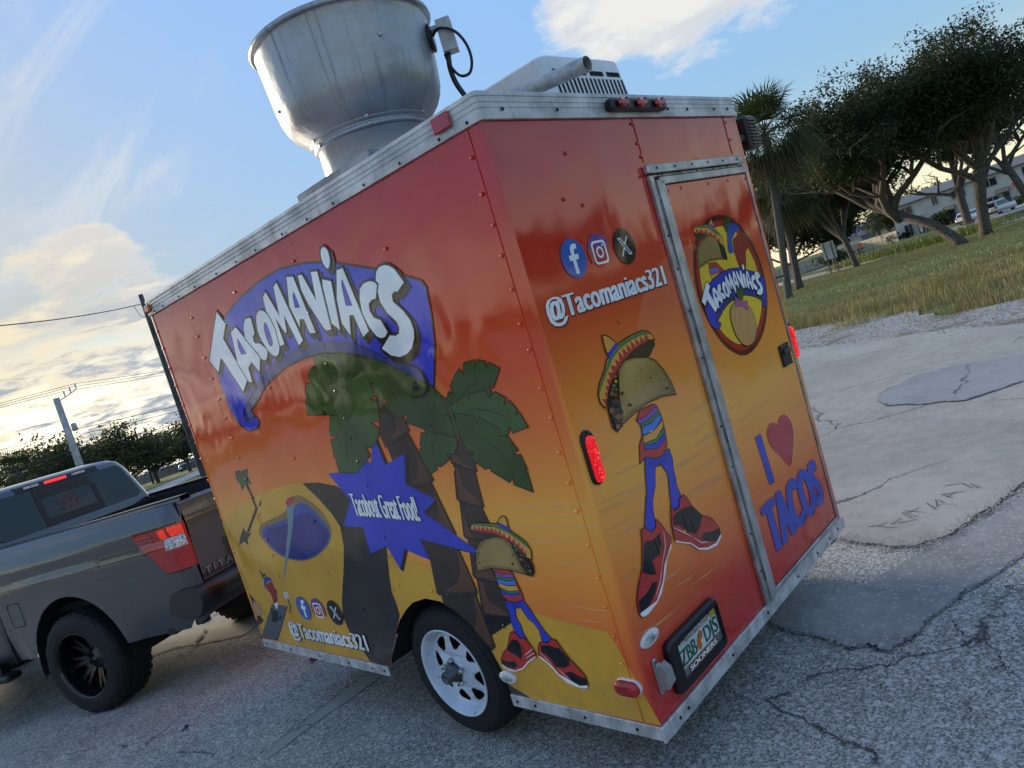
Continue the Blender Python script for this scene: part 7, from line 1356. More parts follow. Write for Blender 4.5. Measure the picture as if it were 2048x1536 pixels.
def leaf_cloud(tips, n, rad, size, rng, flat=.7):
    v = []; f = []
    for i in range(n):
        c, rr = tips[int(rng.random() * len(tips))]
        p = Vector([max(-.85, min(.85, rng.gauss(0, .5))) * q for q in (1, 1, flat)]) * (rad * rr) + c
        a = Vector((rng.gauss(0, 1), rng.gauss(0, 1), rng.gauss(0, .8))).normalized(); bb = a.cross(Vector((rng.gauss(0, 1), rng.gauss(0, 1), rng.gauss(0, 1)))).normalized(); s_ = size * rng.uniform(.55, 1.35)
        o = len(v); v += [tuple(p - a * s_), tuple(p + bb * s_ * .42), tuple(p + a * s_), tuple(p - bb * s_ * .42)]; f.append((o, o + 1, o + 2, o + 3))
    return v, f
def make_tree(name, label, base, h, spread, fork, r0, seed, nleaf, leaf, mat, limbs=6, lean=(0, 0), cat='tree', group=None, rad=.95, lowcut=.30, flat=.7, depth=3, up=.35, pieces=None):
    rng = random.Random(seed); root = thing(name, label, cat, base, 0, group); b = MB(); b.smooth = True; tips = []
    top = Vector((lean[0], lean[1], fork))
    b.tube([(0, 0, -.3), (lean[0] * .1, lean[1] * .1, fork * .12), (lean[0] * .5 + rng.uniform(-.05, .05), lean[1] * .5, fork * .55), tuple(top)], [r0 * 1.6, r0 * 1.08, r0 * .92, r0 * .85], 10)
    def grow(p, d, L, r, lev):
        q = p.copy(); pts = [tuple(q)]; rs = [r]; dd = d.copy(); n = 4
        for i in range(n):
            dd = (dd + Vector((rng.gauss(0, .16), rng.gauss(0, .16), rng.gauss(.03, .12)))).normalized(); q = q + dd * (L / n); pts.append(tuple(q)); rs.append(r * (1 - .52 * (i + 1) / n))
            if lev >= 1 and q.z > h * lowcut: tips.append((q.copy(), .75 if lev < depth else 1.0))
        b.tube(pts, rs, 6 if lev < 2 else 4, False)
        if lev < depth:
            for k in range(3 if lev else 4):
                a = rng.uniform(0, 2 * pi); side = Vector((cos(a), sin(a), rng.uniform(-.15, .6))); at = Vector(pts[2 + k % 3]); grow(at, (dd * .75 + side * .8).normalized(), L * rng.uniform(.52, .72), r * .50, lev + 1)
    for k in range(limbs):
        a = 2 * pi * (k + rng.uniform(-.25, .25)) / limbs; el = rng.uniform(up, up + .9); d = Vector((cos(a) * cos(el), sin(a) * cos(el), sin(el)))
        reach = math.sqrt((spread * cos(el)) ** 2 + ((h - fork) * sin(el)) ** 2) * .50; grow(top - Vector((0, 0, rng.uniform(0, fork * .25))), d, reach, r0 * .55, 0)
    mz = max(t.z for t, _ in tips); tx = sorted(abs(t.x - lean[0]) for t, _ in tips)[int(len(tips) * .93)]; kz = (h * .95) / mz; kx = spread / tx
    kz = max(.6, min(1.9, kz)); kx = max(.6, min(1.9, kx))
    b.v = [(v_[0] * kx, v_[1] * kx, v_[2] * kz) if v_[2] > fork * .5 else v_ for v_ in b.v] if kx > 9 else [(v_[0] * (1 + (kx - 1) * min(1, max(0, v_[2] / fork - .3))), v_[1] * (1 + (kx - 1) * min(1, max(0, v_[2] / fork - .3))), v_[2] * kz) for v_ in b.v]; tips = [(Vector((t.x * kx, t.y * kx, t.z * kz)), w_) for t, w_ in tips]
    b.build('trunk', M_BARK, root, recalc=False)
    # keep the crown inside its height and spread
    tips = [(Vector((max(-spread, min(spread, t.x)), max(-spread, min(spread, t.y)), min(t.z, h * .97))), w_) for t, w_ in tips]
    v, f = leaf_cloud(tips, nleaf, rad, leaf, rng, flat); m = MB(); m.add(v, f); m.build('crown', mat, root, recalc=False); return root
def at(u, v, d): pass
OAKG = 'spreading oaks on the grass field'
make_tree('oak_tree', 'big spreading oak with leaning trunk right of the second oak trunk on the lawn', far(35.6, 6.2), 13.4, 5.6, 3.4, .32, 11, 56000, .12, M_OAK, 7, (.4, 2.3), rad=1.05, up=.80, lowcut=.46)
make_tree('oak_tree', 'big spreading oak with straight trunk at the right picture edge of the lawn', far(37.9, 5.7), 14.2, 5.6, 4.2, .31, 23, 52000, .12, M_OAK, 7, (-.2, -.5), rad=1.05, up=.72, lowcut=.48)
make_tree('oak_tree', 'round dense dark oak behind the sabal palms on the lawn', far(48.7, 15.0), 13.0, 5.6, 3.0, .26, 31, 60000, .15, M_OAKD, 7, (-.1, .3), rad=1.3, up=.6, lowcut=.22)
make_tree('oak_tree', 'forked oak trunk near the parked cars behind the big oaks', far(66.5, 11.9), 13.0, 5.0, 4.0, .42, 37, 9000, .20, M_OAK, 5, (0, 0), rad=1.2, up=.7, lowcut=.55)
make_tree('oak_tree', 'leaning tree behind the orange sign at the right edge', far(56.5, 6.3), 13.5, 4.5, 4.6, .30, 41, 9000, .18, M_OAK, 5, (.2, .9), rad=1.2, up=.7, lowcut=.55)
make_tree('oak_tree', 'dark tree filling the gap between the palms and the round oak', far(60, 20.2), 14.5, 6.6, 3.0, .25, 43, 34000, .22, M_OAKD, 7, rad=1.5, up=.6, lowcut=.10)
make_tree('oak_tree', 'dark tree behind the sabal palms close to the trailer edge', far(56, 22.0), 14.5, 5.6, 2.0, .22, 47, 26000, .22, M_OAKD, 6, rad=1.5, lowcut=.08)
make_tree('yard_tree', 'olive leaved tree beside the end wall of the white house', far(104, 28.4), 7.4, 3.0, 1.8, .2, 53, 5000, .26, M_OLV, 6, rad=1.4, lowcut=.2)
make_tree('yard_tree', 'low green tree beyond the pale wall left of the white house', far(112, 36.5), 6.4, 4.2, 1.6, .2, 59, 4500, .28, M_OLV, 6, rad=1.5, lowcut=.15)
make_tree('yard_tree', 'olive tree crowning over the roof of the white house', far(112, 25.5), 8.6, 4.6, 2.4, .2, 61, 5000, .30, M_OLV, 6, rad=1.6, lowcut=.3)
# palms with fan leaves
def make_palm(name, label, base, top, r, seed, nf=34, fl=1.5, skirt=14, group=None, bsmul=1):
    rng = random.Random(seed); root = thing(name, label, 'palm tree', base, 0, group); b = MB(); b.smooth = True; t = Vector(top) - Vector(base)
    pts = []; rs = []
    for i in range(25): u = i / 24; q = t * u; q.x += .10 * sin(u * 3); pts.append(tuple(q)); rs.append(r * (1.35 - .35 * min(1, u * 6)) * (1 + (.05 if i % 2 else -.03)))
    b.tube(pts, rs, 10); b.build('trunk', M_PBARK, root, recalc=False)
    def fan(m, p, d, L, fl_, droop):
        # a stalk then a fan of narrow blades that droop at their tips
        d = d.normalized(); e = p + d * L * .5 - Vector((0, 0, droop * L * .10)); m.tube([tuple(p), tuple((p + e) / 2 + Vector((0, 0, .03))), tuple(e)], [.022, .016, .012], 4, False)
        s_ = d.cross(Vector((0, 0, 1))).normalized(); u_ = s_.cross(d).normalized()
        for k in range(21):
            a = (k - 10) / 10 * 1.9; bd = (d * cos(a) + s_ * sin(a) + u_ * .22 * abs(a)).normalized(); LL = fl_ * (.95 - .18 * abs(a)) * rng.uniform(.85, 1.1); w_ = .014 * fl_
            n = bd.cross(u_).normalized() * w_; mid = e + bd * LL * .55; tip = e + bd * LL + Vector((0, 0, -LL * (.22 + .5 * droop) * rng.uniform(.6, 1.4)))
            m.add([tuple(e - n * .4), tuple(e + n * .4), tuple(mid + n), tuple(mid - n), tuple(tip)], [(0, 1, 2, 3), (3, 2, 4)])
    m = MB()
    for i in range(nf):
        el = rng.uniform(-.75, 1.25); a = i * 2.4 + rng.uniform(-.3, .3); fan(m, t.copy(), Vector((cos(a) * cos(el), sin(a) * cos(el), sin(el))), fl * .95, fl * .72, max(0, .8 - el))
    m.build('crown', M_FROND, root, recalc=False)
    if skirt:
        m = MB()
        for i in range(skirt):
            el = rng.uniform(-1.35, -.55); a = i * 2.4 + rng.uniform(-.4, .4); fan(m, t - Vector((0, 0, .15)), Vector((cos(a) * cos(el), sin(a) * cos(el), sin(el))), fl * .7, fl * .6, .8)
        m.build('dry_skirt', M_DRYF, root, recalc=False)
    return root
make_palm('sabal_palm', 'tall sabal palm with leaning trunk close to the trailer edge', far(27.45, 10.88), far(27.83, 9.95, 6.8), .20, 3, 60, 3.1, 20)
make_palm('sabal_palm', 'shorter sabal palm with shaggy crown behind the tall leaning one', far(39.4, 15.2), far(39.65, 14.75, 5.5), .27, 5, 60, 3.2, 24)
make_palm('sabal_palm', 'small stocky palm growing by the pale wall left of the house', far(95.8, 26.8), far(95.2, 26.9, 3.2), .26, 7, 26, 2.2, 12)
make_palm('sabal_palm', 'thin dark palm stem beyond the blank board sign', far(79.2, 26.9), far(80, 25.8, 5.2), .16, 9, 20, 2.0, 6)
# trees along the far side of the lot, left of the trailer
LG = [((12, 68), 7.6, 3.2, 71, 5000), ((17.0, 87), 9.8, 3.8, 73, 7000), ((22.5, 96), 8.0, 4.0, 75, 6000), ((26.5, 92), 8.9, 4.6, 77, 9000), ((33.5, 104), 7.6, 4.4, 79, 7500), ((41, 112), 8.9, 4.0, 81, 7500), ((49, 118), 9.6, 4.6, 83, 6000)]
LL_ = ['dark tree right of the palm beyond the truck roof', 'dense dark tree left of the concrete pole beyond the truck', 'dark tree just right of the concrete pole beyond the truck cab', 'wide olive tree beyond the rear window of the truck', 'round dark tree beyond the truck bed near the trailer front edge', 'dark tree above the wooden fence beyond the truck bed', 'tree peeking out beside the trailer front corner']
for i, ((p, h, s_, sd, n), lab) in enumerate(zip(LG, LL_)):
    if i == 0: make_palm('sabal_palm', 'bushy palm at the left picture edge beyond the truck roof', (11.3, 66.5, 0), (11.4, 67, 5.0), .25, 13, 36, 2.6, 16); p = (16.2, 74)
    make_tree('far_tree', lab, (*p, 0), h, s_, 1.8, .24, sd, n, .22, (M_OAKD, M_OLV)[i == 3], 6, rad=1.25, lowcut=.12, cat='tree')
for i, (p, h) in enumerate([((8, 118), 9), ((30, 140), 10), ((60, 150), 10), ((75, 175), 11), ((2, 95), 9)]):
    make_tree('far_tree', 'distant tree in the far row beyond the fence, ' + ('left of the concrete pole', 'right of the small thin pole', 'nearest the trailer front corner', 'hidden behind the trailer', 'behind the palm at the left edge')[i], (*p, 0), h, 6, 1.5, .25, 90 + i, 3500, .42, M_OAKD, 6, rad=2.2, lowcut=.05, group='distant trees beyond the lot')
# the tree lines beside and behind the camera, which the glossy wrap mirrors
proto = None; rng = random.Random(77)
spots = [(-52 - 3 * i + rng.uniform(-3, 3), 150 - 12 * i + rng.uniform(-2, 2), rng.uniform(.72, 1.25)) for i in range(14)] + [(14 + 8.5 * i + rng.uniform(-1, 1), -88 + 4.6 * i + rng.uniform(-3, 3), rng.uniform(.7, 1.3)) for i in range(12)] + [(14, -38, 1.15), (22, -44, .9), (-9, 78, 1.0), (-3, 90, .9), (-16, 120, 1.2), (-30, 140, 1.2)]
for i, (x, y, s_) in enumerate(spots):
    if proto is None: proto = make_tree('lot_edge_tree', 'broad dark tree at the lot edge out of view, mirrored in the glossy wrap', (x, y, 0), 8.6, 4.6, 2.0, .26, 101, 6500, .24, M_OAKD, 6, rad=1.5, lowcut=.16, group='trees along the lot edge behind the camera'); proto.scale = (s_,) * 3
    else:
        c = proto.copy(); COL.objects.link(c); c.location = (x, y, 0); c.rotation_euler = (0, 0, rng.uniform(0, 6)); c.scale = (s_,) * 3
        for ch in proto.children: d = ch.copy(); COL.objects.link(d); d.parent = c
# grass: tall dry roadside grass, then mown lawn
def blades(name, n, place, hgt, wid, mats, seed, bend=.35):
    rng = random.Random(seed); b = MB()
    for i in range(n):
        x, y, k_ = place(rng); z = gz(x, y); a = rng.uniform(0, 2 * pi); h = hgt * k_ * rng.uniform(.45, 1.25); w_ = wid * rng.uniform(.6, 1.4); b.cur = rng.choices(range(len(mats)), [5, 4, 3][:len(mats)])[0]
        dx_, dy_ = cos(a) * w_, sin(a) * w_; ln_ = h * bend * rng.uniform(.2, 1.5); c = rng.uniform(0, 2 * pi); mx_, my_ = x + cos(c) * ln_ * .35, y + sin(c) * ln_ * .35; tx, ty = x + cos(c) * ln_, y + sin(c) * ln_
        b.add([(x - dx_, y - dy_, z), (x + dx_, y + dy_, z), (mx_ + dx_ * .7, my_ + dy_ * .7, z + h * .6), (mx_ - dx_ * .7, my_ - dy_ * .7, z + h * .6), (tx, ty, z + h)], [(0, 1, 2, 3), (3, 2, 4)])
    return stuff(b.build(name, mats, None, recalc=False))
G1 = leafmat('dry_grass', (.32, .25, .11), (.50, .41, .20), (.26, .20, .08)); G2 = leafmat('green_grass', (.13, .16, .035), (.24, .26, .07), (.17, .18, .05)); G3 = leafmat('seed_heads', (.28, .18, .10), (.40, .28, .16), (.22, .15, .08))
def tallp(r):
    while True:
        a = r.uniform(-7, 13); s_ = 1.2 + abs(r.gauss(0, 1)) * 6.5; x, y = EX + ET.x * a + EN.x * s_, EY + ET.y * a + EN.y * s_
        cl = .5 + .5 * sin(x * 1.7 + sin(y * 2.3) * 1.4) * cos(y * 1.3 + x * .4)
        if s_ < 18 and r.random() < .30 + .7 * cl and s_ > 1.9 + .5 * sin(a * 1.7 + 1) + .3 * sin(a * 4.1) : return x, y, (.45 + 1.0 * cl) * max(.22, 1.15 - s_ / 9) * min(1, .25 + (s_ - 1.5) * .45)
blades('tall_grass', 52000, tallp, .30, .0050, [G1, G2, G3], 21)
def lawnp(r):
    while True:
        a = r.uniform(-12, 60); s_ = 9 + r.random() ** 1.4 * 42; x, y = EX + ET.x * a + EN.x * s_, EY + ET.y * a + EN.y * s_
        return x, y, r.uniform(.6, 1.3)
blades('lawn_grass', 30000, lawnp, .11, .012, [G2, G1], 22)
def edgep(r):
    a = r.uniform(-12, 12); s_ = r.choice([r.gauss(.15, .12), r.gauss(2.3, .5), r.gauss(1.3, .7)]); return EX + ET.x * a + EN.x * s_, EY + ET.y * a + EN.y * s_, r.uniform(.4, 1.2) * (.5 if s_ < .6 else 1)
blades('gravel_weeds', 2600, edgep, .12, .006, [G2, G1], 23)
def ditchp(r):
    t_ = r.random(); p = Vector(far(44.5, 6.5)).lerp(Vector(far(56, 18.5)), t_); return p.x + r.gauss(0, .9), p.y + r.gauss(0, .9), r.uniform(.6, 1.3)
blades('roadside_weeds', 2600, ditchp, .75, .03, [G2, G2], 24)
# ------------------------------------------------------------------ far street, walk, house
def flat(name, pts, dz, mat): b = MB(); b.poly([(p[0], p[1]) for p in pts], [], lambda x, y: (x, y, GZ + dz)); return struct(b.build(name, mat))
M_WALK = gmat('pale_walk', f_conc((.40, .39, .37), (.55, .54, .51)))
flat('sidewalk', [far(*p) for p in [(38.5, -4), (44.2, 5.34), (47.4, 8.87), (48.5, 10.93), (49.1, 14.68), (53.8, 20.6), (66, 33), (72, 33), (62.2, 23.8), (55.5, 17.2), (51, 11.6), (49.0, 8.9), (46.0, 5.34), (40.5, -4)]], .012, M_WALK)
flat('street', [far(*p) for p in [(58, -8), (61.5, 7.2), (60.4, 10.5), (59.5, 13.0), (70, 26), (74, 26), (64.5, 14.0), (66, 11), (68, 7.2), (70, -8)]], .016, gmat('far_asphalt', f_conc((.28, .28, .28), (.38, .375, .36))))
flat('driveway', [far(*p) for p in [(64.2, 14.2), (66, 10.2), (74, 6), (84, 2), (86, 8), (74, 14)]], .022, gmat('drive', f_conc((.33, .325, .31), (.44, .43, .40))))
HX = 93.0
def hp(y, z, o=0): q = far(HX - o, y, z); return q
H = thing('white_house', 'white two storey house with lap siding beyond the oaks across the street', 'house', far(HX, 14, 0))
hb = H.location.copy()
def hloc(y, z, o=0): q = far(HX - o, y, z) - hb; return (q.x, q.y, q.z)
M_SID = pmat('white_siding', (.60, .58, .53), .6, 0, .06, 1); M_ROOF = pmat('grey_shingles', (.16, .165, .17), .9, 0, .2, 12); M_TRM = pmat('house_trim', (.40, .40, .40), .6); M_WIN = pmat('dark_window', (.03, .033, .036), .1); M_DOORB = pmat('slate_door', (.07, .085, .11), .5); M_STO = pmat('stone_facing', (.22, .20, .17), .9, 0, .3, 8); M_AWN = pmat('brown_awning', (.23, .18, .14), .8)
b = MB()
def hbox(b, y0, y1, z0, z1, o0, o1):
    P8 = [hloc(y, z, o) for z in (z0, z1) for (y, o) in ((y0, o0), (y1, o0), (y1, o1), (y0, o1))]; b.add(P8, [(3, 2, 1, 0), (4, 5, 6, 7), (0, 1, 5, 4), (1, 2, 6, 5), (2, 3, 7, 6), (3, 0, 4, 7)])
hbox(b, 24.2, -6, .18, 3.78, 0, -9); hbox(b, 24.2, -6, -.35, .1795, .02, -9); b.build('wall', M_SID, H)
b = MB()
for i in range(23): hbox(b, 24.22, -6, .22 + i * .155, .22 + i * .155 + .022, .035, -.0)
b.build('lap_siding', M_SID, H)
b = MB(); b.add([hloc(24.5, 3.74, .45), hloc(-6.3, 3.74, .45), hloc(-6.3, 4.75, -4.5), hloc(24.5, 4.75, -4.5), hloc(-6.3, 3.74, -9.4), hloc(24.5, 3.74, -9.4), hloc(24.5, 3.84, .45), hloc(-6.3, 3.84, .45), hloc(-6.3, 4.85, -4.5), hloc(24.5, 4.85, -4.5), hloc(-6.3, 3.84, -9.4), hloc(24.5, 3.84, -9.4)],
    [(0, 1, 2, 3), (3, 2, 4, 5), (6, 9, 8, 7), (9, 11, 10, 8), (0, 6, 7, 1), (0, 3, 9, 6), (3, 5, 11, 9), (1, 7, 8, 2), (2, 8, 10, 4), (4, 10, 11, 5)]); rf = b.build('roof', M_ROOF, H)
def win(y0, y1, z0, z1, panes=2):
    b = MB(); f = .09
    hbox(b, y0 + f, y1 - f, z1, z1 + f, .09, -.02); hbox(b, y0 + f, y1 - f, z0 - f, z0, .10, -.02); hbox(b, y0 + f, y0, z0, z1, .09, -.02); hbox(b, y1, y1 - f, z0, z1, .09, -.02)
    for i in range(1, panes): yy = y0 + (y1 - y0) * i / panes; hbox(b, yy + .03, yy - .03, z0, z1, .085, -.02)
    o = b.build('window', M_TRM, H); b = MB(); hbox(b, y0, y1, z0, z1, .05, .0); b.build('pane', M_WIN, o)
for w_ in [(23.42, 22.04, 2.58, 3.38), (23.3, 22.5, .60, 1.42), (19.88, 19.36, 2.66, 3.55), (17.9, 16.6, 2.6, 3.4), (14.86, 13.80, .66, 1.45), (14.9, 13.6, 2.6, 3.4), (11.2, 10.2, 2.6, 3.4), (9, 8, .66, 1.45), (6, 4.6, 2.6, 3.4), (2, 1, .66, 1.45)]: win(*w_)
for y0, y1 in ((21.96, 21.34), (18.6, 18.0), (13.4, 12.78), (10.0, 9.4)):
    b = MB(); hbox(b, y0, y1, -.02, 1.5, .045, 0); d = b.build('door', M_DOORB, H); b = MB(); hbox(b, y0 - .12, y1 + .12, 1.15, 1.32, .055, .046); b.build('door_light', M_WIN, d)
    b = MB(); P6 = [hloc(y0 + .5, 2.0, .02), hloc(y1 - .15, 2.0, .02), hloc(y1 - .15, 1.66, .95), hloc(y0 + .5, 1.66, .95), hloc(y0 + .5, 1.58, .95), hloc(y1 - .15, 1.58, .95), hloc(y0 + .5, 1.66, .02), hloc(y1 - .15, 1.66, .02)]; b.add(P6, [(0, 1, 2, 3), (3, 2, 5, 4), (4, 5, 7, 6), (0, 3, 4, 6), (1, 7, 5, 2)]); b.build('awning', M_AWN, H)
b = MB(); hbox(b, 21.2, 18.8, -.1, .5, .12, .03); hbox(b, 12.6, 10.2, -.1, .6, .12, .03); b.build('stone_facing', M_STO, H)
def bush(name, label, base, r, h, n, mat, seed, leaf=.16):
    rng = random.Random(seed); t = thing(name, label, 'shrub', base); tips = [(Vector((rng.gauss(0, r * .5), rng.gauss(0, r * .5), h * rng.uniform(.2, .85))), 1) for _ in range(14)]; v, f = leaf_cloud(tips, n, r * .55, leaf, rng); m = MB(); m.add(v, f); m.build('foliage', mat, t, recalc=False)
    b = MB()
    for p, _ in tips[:6]: b.tube([(0, 0, 0), tuple(p * .6), tuple(p)], [.05, .035, .02], 5)
    b.build('stems', M_BARK, t, recalc=False)
bush('shrub', 'dark shrub at the left corner of the white house', far(91.3, 24.4), 1.0, 2.0, 700, M_OAKD, 1); bush('shrub', 'spiky green shrub right of the slate front door', far(91, 19.2), 1.5, 2.6, 900, M_OLV, 2, .3); bush('shrub', 'low shrub under the lower window of the white house', far(91.5, 22.9), .8, 1.0, 500, M_OAKD, 3); bush('shrub', 'small yellow green bush below the orange sign', far(80, 10.4), .8, 1.1, 500, M_OLV, 4)
bush('shrub', 'low bush in front of the pale wall behind the board sign', far(80, 27.5), 1.2, 1.3, 600, M_OLV, 5, .2); bush('shrub', 'clump of low dark bushes behind the board sign', far(72, 24.5), 1.8, 1.6, 800, M_OAKD, 6, .22)
# neighbouring low building, pale wall, fences
NB = thing('grey_house', 'low white house with blue grey roof behind the pale wall', 'house', far(103, 31)); nb = NB.location.copy()
def nl(x, y, z): q = far(x, y, z) - nb; return (q.x, q.y, q.z)
b = MB(); b.add([nl(x, y, z) for z in (-.2, 2.1) for x, y in ((103, 36), (103, 28.2), (112, 28.2), (112, 36))], [(0, 1, 5, 4), (1, 2, 6, 5), (2, 3, 7, 6), (3, 0, 4, 7)]); b.build('wall', M_SID, NB)
b = MB(); b.add([nl(102.4, 36.5, 2.0), nl(102.4, 27.6, 2.0), nl(107.5, 28.6, 3.6), nl(107.5, 35.5, 3.6), nl(112.5, 27.6, 2.0), nl(112.5, 36.5, 2.0)], [(0, 1, 2, 3), (1, 4, 2), (3, 2, 4, 5), (0, 3, 5)]); b.build('roof', pmat('blue_grey_roof', (.10, .125, .17), .85, 0, .2, 6), NB)
b = MB(); b.add([nl(102.9, y, z) for y, z in ((31.2, 1.35), (29.4, 1.35), (29.4, 1.9), (31.2, 1.9))], [(0, 1, 2, 3)]); b.build('window', pmat('blue_tarp', (.10, .18, .28), .5), NB)
WLL = thing('pale_wall', 'long pale cream garden wall left of the white house', 'wall', far(93, 26)); wb = WLL.location.copy(); M_CRM = pmat('cream_wall', (.48, .42, .30), .8, 0, .08, 2)
pw = [far(*p) for p in [(90.5, 23.6), (93.5, 28.8), (87, 30.5), (78, 31.5), (74, 33)]]; npan = 0
for a, c in zip(pw, pw[1:]):
    d = c - a; L_ = d.length; nn = max(1, int(L_ / 2.0))
    for i in range(nn):
        p0 = a + d * (i / nn) - wb; p1 = a + d * ((i + .985) / nn) - wb; t_ = Vector((-(p1 - p0).y, (p1 - p0).x, 0)).normalized() * .05; b = MB()
        b.add([tuple(q + Vector((0, 0, z))) for z in (-.1, 1.72) for q in (p0 - t_, p1 - t_, p1 + t_, p0 + t_)], [(4, 5, 6, 7), (0, 1, 5, 4), (1, 2, 6, 5), (2, 3, 7, 6), (3, 0, 4, 7)]); b.build('panel', M_CRM, WLL)
FN = thing('mesh_fence', 'thin dark wire fence in front of the pale wall', 'fence', far(88, 26)); fb_ = FN.location.copy(); M_FEN = pmat('dark_fence', (.05, .055, .055), .6)
q0, q1 = far(86, 22.8), far(76.5, 29); b = MB()
for z in (.15, .85, 1.55): b.tube([tuple(q0 - fb_ + Vector((0, 0, z))), tuple(q1 - fb_ + Vector((0, 0, z)))], .018, 4)
b.build('rail', M_FEN, FN); prev = None
for i in range(9):
    p = q0.lerp(q1, i / 8) - fb_; b = MB(); b.tube([tuple(p), tuple(p + Vector((0, 0, 1.65)))], .035, 6); b.build('post', M_FEN, FN)
b = MB()
for i in range(120): p = q0.lerp(q1, i / 120) - fb_; b.tube([tuple(p + Vector((0, 0, .15))), tuple(p + Vector((0, 0, 1.55)))], .006, 3, False)
o = b.build('wires', M_FEN, FN); stuff(o)
# signs
BS_ = thing('board_sign', 'blank white board sign on two posts seen from behind near the sidewalk', 'sign', far(49, 16.4)); sb = BS_.location.copy()
def sl_(p): return tuple(Vector(p) - sb)
c4 = [Vector(far(48.9, 16.87, .96)), Vector(far(49.17, 16.11, .96)), Vector(far(49.17, 16.12, 2.13)), Vector(far(48.9, 16.87, 2.13))]; nrm = (c4[1] - c4[0]).cross(c4[3] - c4[0]).normalized() * .02
b = MB(); b.add([sl_(q + nrm) for q in c4] + [sl_(q - nrm) for q in c4], [(0, 1, 2, 3), (7, 6, 5, 4), (0, 4, 5, 1), (1, 5, 6, 2), (2, 6, 7, 3), (3, 7, 4, 0)]); b.build('board', pmat('pale_board', (.72, .78, .82), .35, 0), BS_)
for t_ in (.2, .78):
    p = c4[0].lerp(c4[1], t_); b = MB(); q = Vector((p.x - .10, p.y - .03, 0)); b.box(q.x - sb.x - .05, q.y - sb.y - .05, GZ - sb.z - .2, q.x - sb.x + .05, q.y - sb.y + .05, CW.z + K * (2.1 - CW.z) - sb.z); b.build('post', pmat('sign_post', (.20, .19, .18), .8), BS_)
OS = thing('road_work_sign', 'orange diamond road work sign on a folding stand right of the oaks', 'road sign', far(83.3, 10.6)); ob = OS.location.copy(); M_ORG = pmat('orange_sign', (.85, .12, .03), .6); oc = Vector(far(83.3, 10.57, 2.0)) - ob; r_ = .83
b = MB(); ys = Vector((.1, -1, 0)).normalized()
def osn(a, z, h=0): q = oc + ys * a + Vector((-h, 0, z)); return tuple(q)
b.add([osn(0, r_), osn(-r_ * .8, 0), osn(0, -r_), osn(r_ * .8, 0)] + [osn(0, r_, -.02), osn(-r_ * .8, 0, -.02), osn(0, -r_, -.02), osn(r_ * .8, 0, -.02)], [(0, 1, 2, 3), (7, 6, 5, 4), (0, 4, 5, 1), (1, 5, 6, 2), (2, 6, 7, 3), (3, 7, 4, 0)]); b.build('panel', M_ORG, OS)
v_, f_ = glyphs('ROAD', 1.0, .02); w1 = max(q[0] for q in v_)
for tx, zz_ in (('ROAD', .20), ('WORK', -.08), ('AHEAD', -.36)):
    v_, f_ = glyphs(tx, 1.0, .02); w1 = max(q[0] for q in v_); b = MB(); b.add([osn((q[0] / w1 - .5) * (.75 if tx == 'WORK' else .6), q[1] * .24 + zz_, .006) for q in v_], f_); b.build('sign_lettering', pmat('sign_black', (.02, .02, .02), .6), OS, recalc=False)
b = MB()
for s_ in (-.18, .18): b.tube([osn(s_, -.5, -.04), osn(s_ * 2.6, -oc.z, -.04)], .025, 5)
b.build('stand', M_BLK, OS)
O2 = thing('orange_marker', 'small orange work sign beside the stocky palm', 'road sign', far(88, 26.9)); b = MB(); b.box(-.03, -.35, .9, .03, .35, 1.5); b.build('panel', M_ORG, O2); b = MB(); b.tube([(0, 0, 0), (0, 0, .9)], .04, 6); b.build('post', M_BLK, O2)
for lab, p in (('white and dark banded marker post by the sidewalk right of the oak trunk', (63.5, 18.98)), ('dark marker post beside the banded one by the sidewalk', (66.5, 20.3))):
    t = thing('marker_post', lab, 'post', far(*p)); dk = 'dark' in lab[:5]
    for i in range(6): b = MB(); b.box(-.07, -.07, i * .20, .07, .07, i * .20 + .199); b.build('band', M_BLK if (i % 2 or dk) else M_WPL, t)
t = thing('yard_sign', 'small white yard sign standing on the far lawn before the house door', 'sign', far(70, 16.05)); b = MB(); b.box(-.02, -.16, .75, .02, .16, 1.85); b.build('board', M_WPL, t); b = MB(); b.tube([(.04, 0, 0), (.04, 0, 1.6)], .025, 5); b.build('post', M_TRM, t)
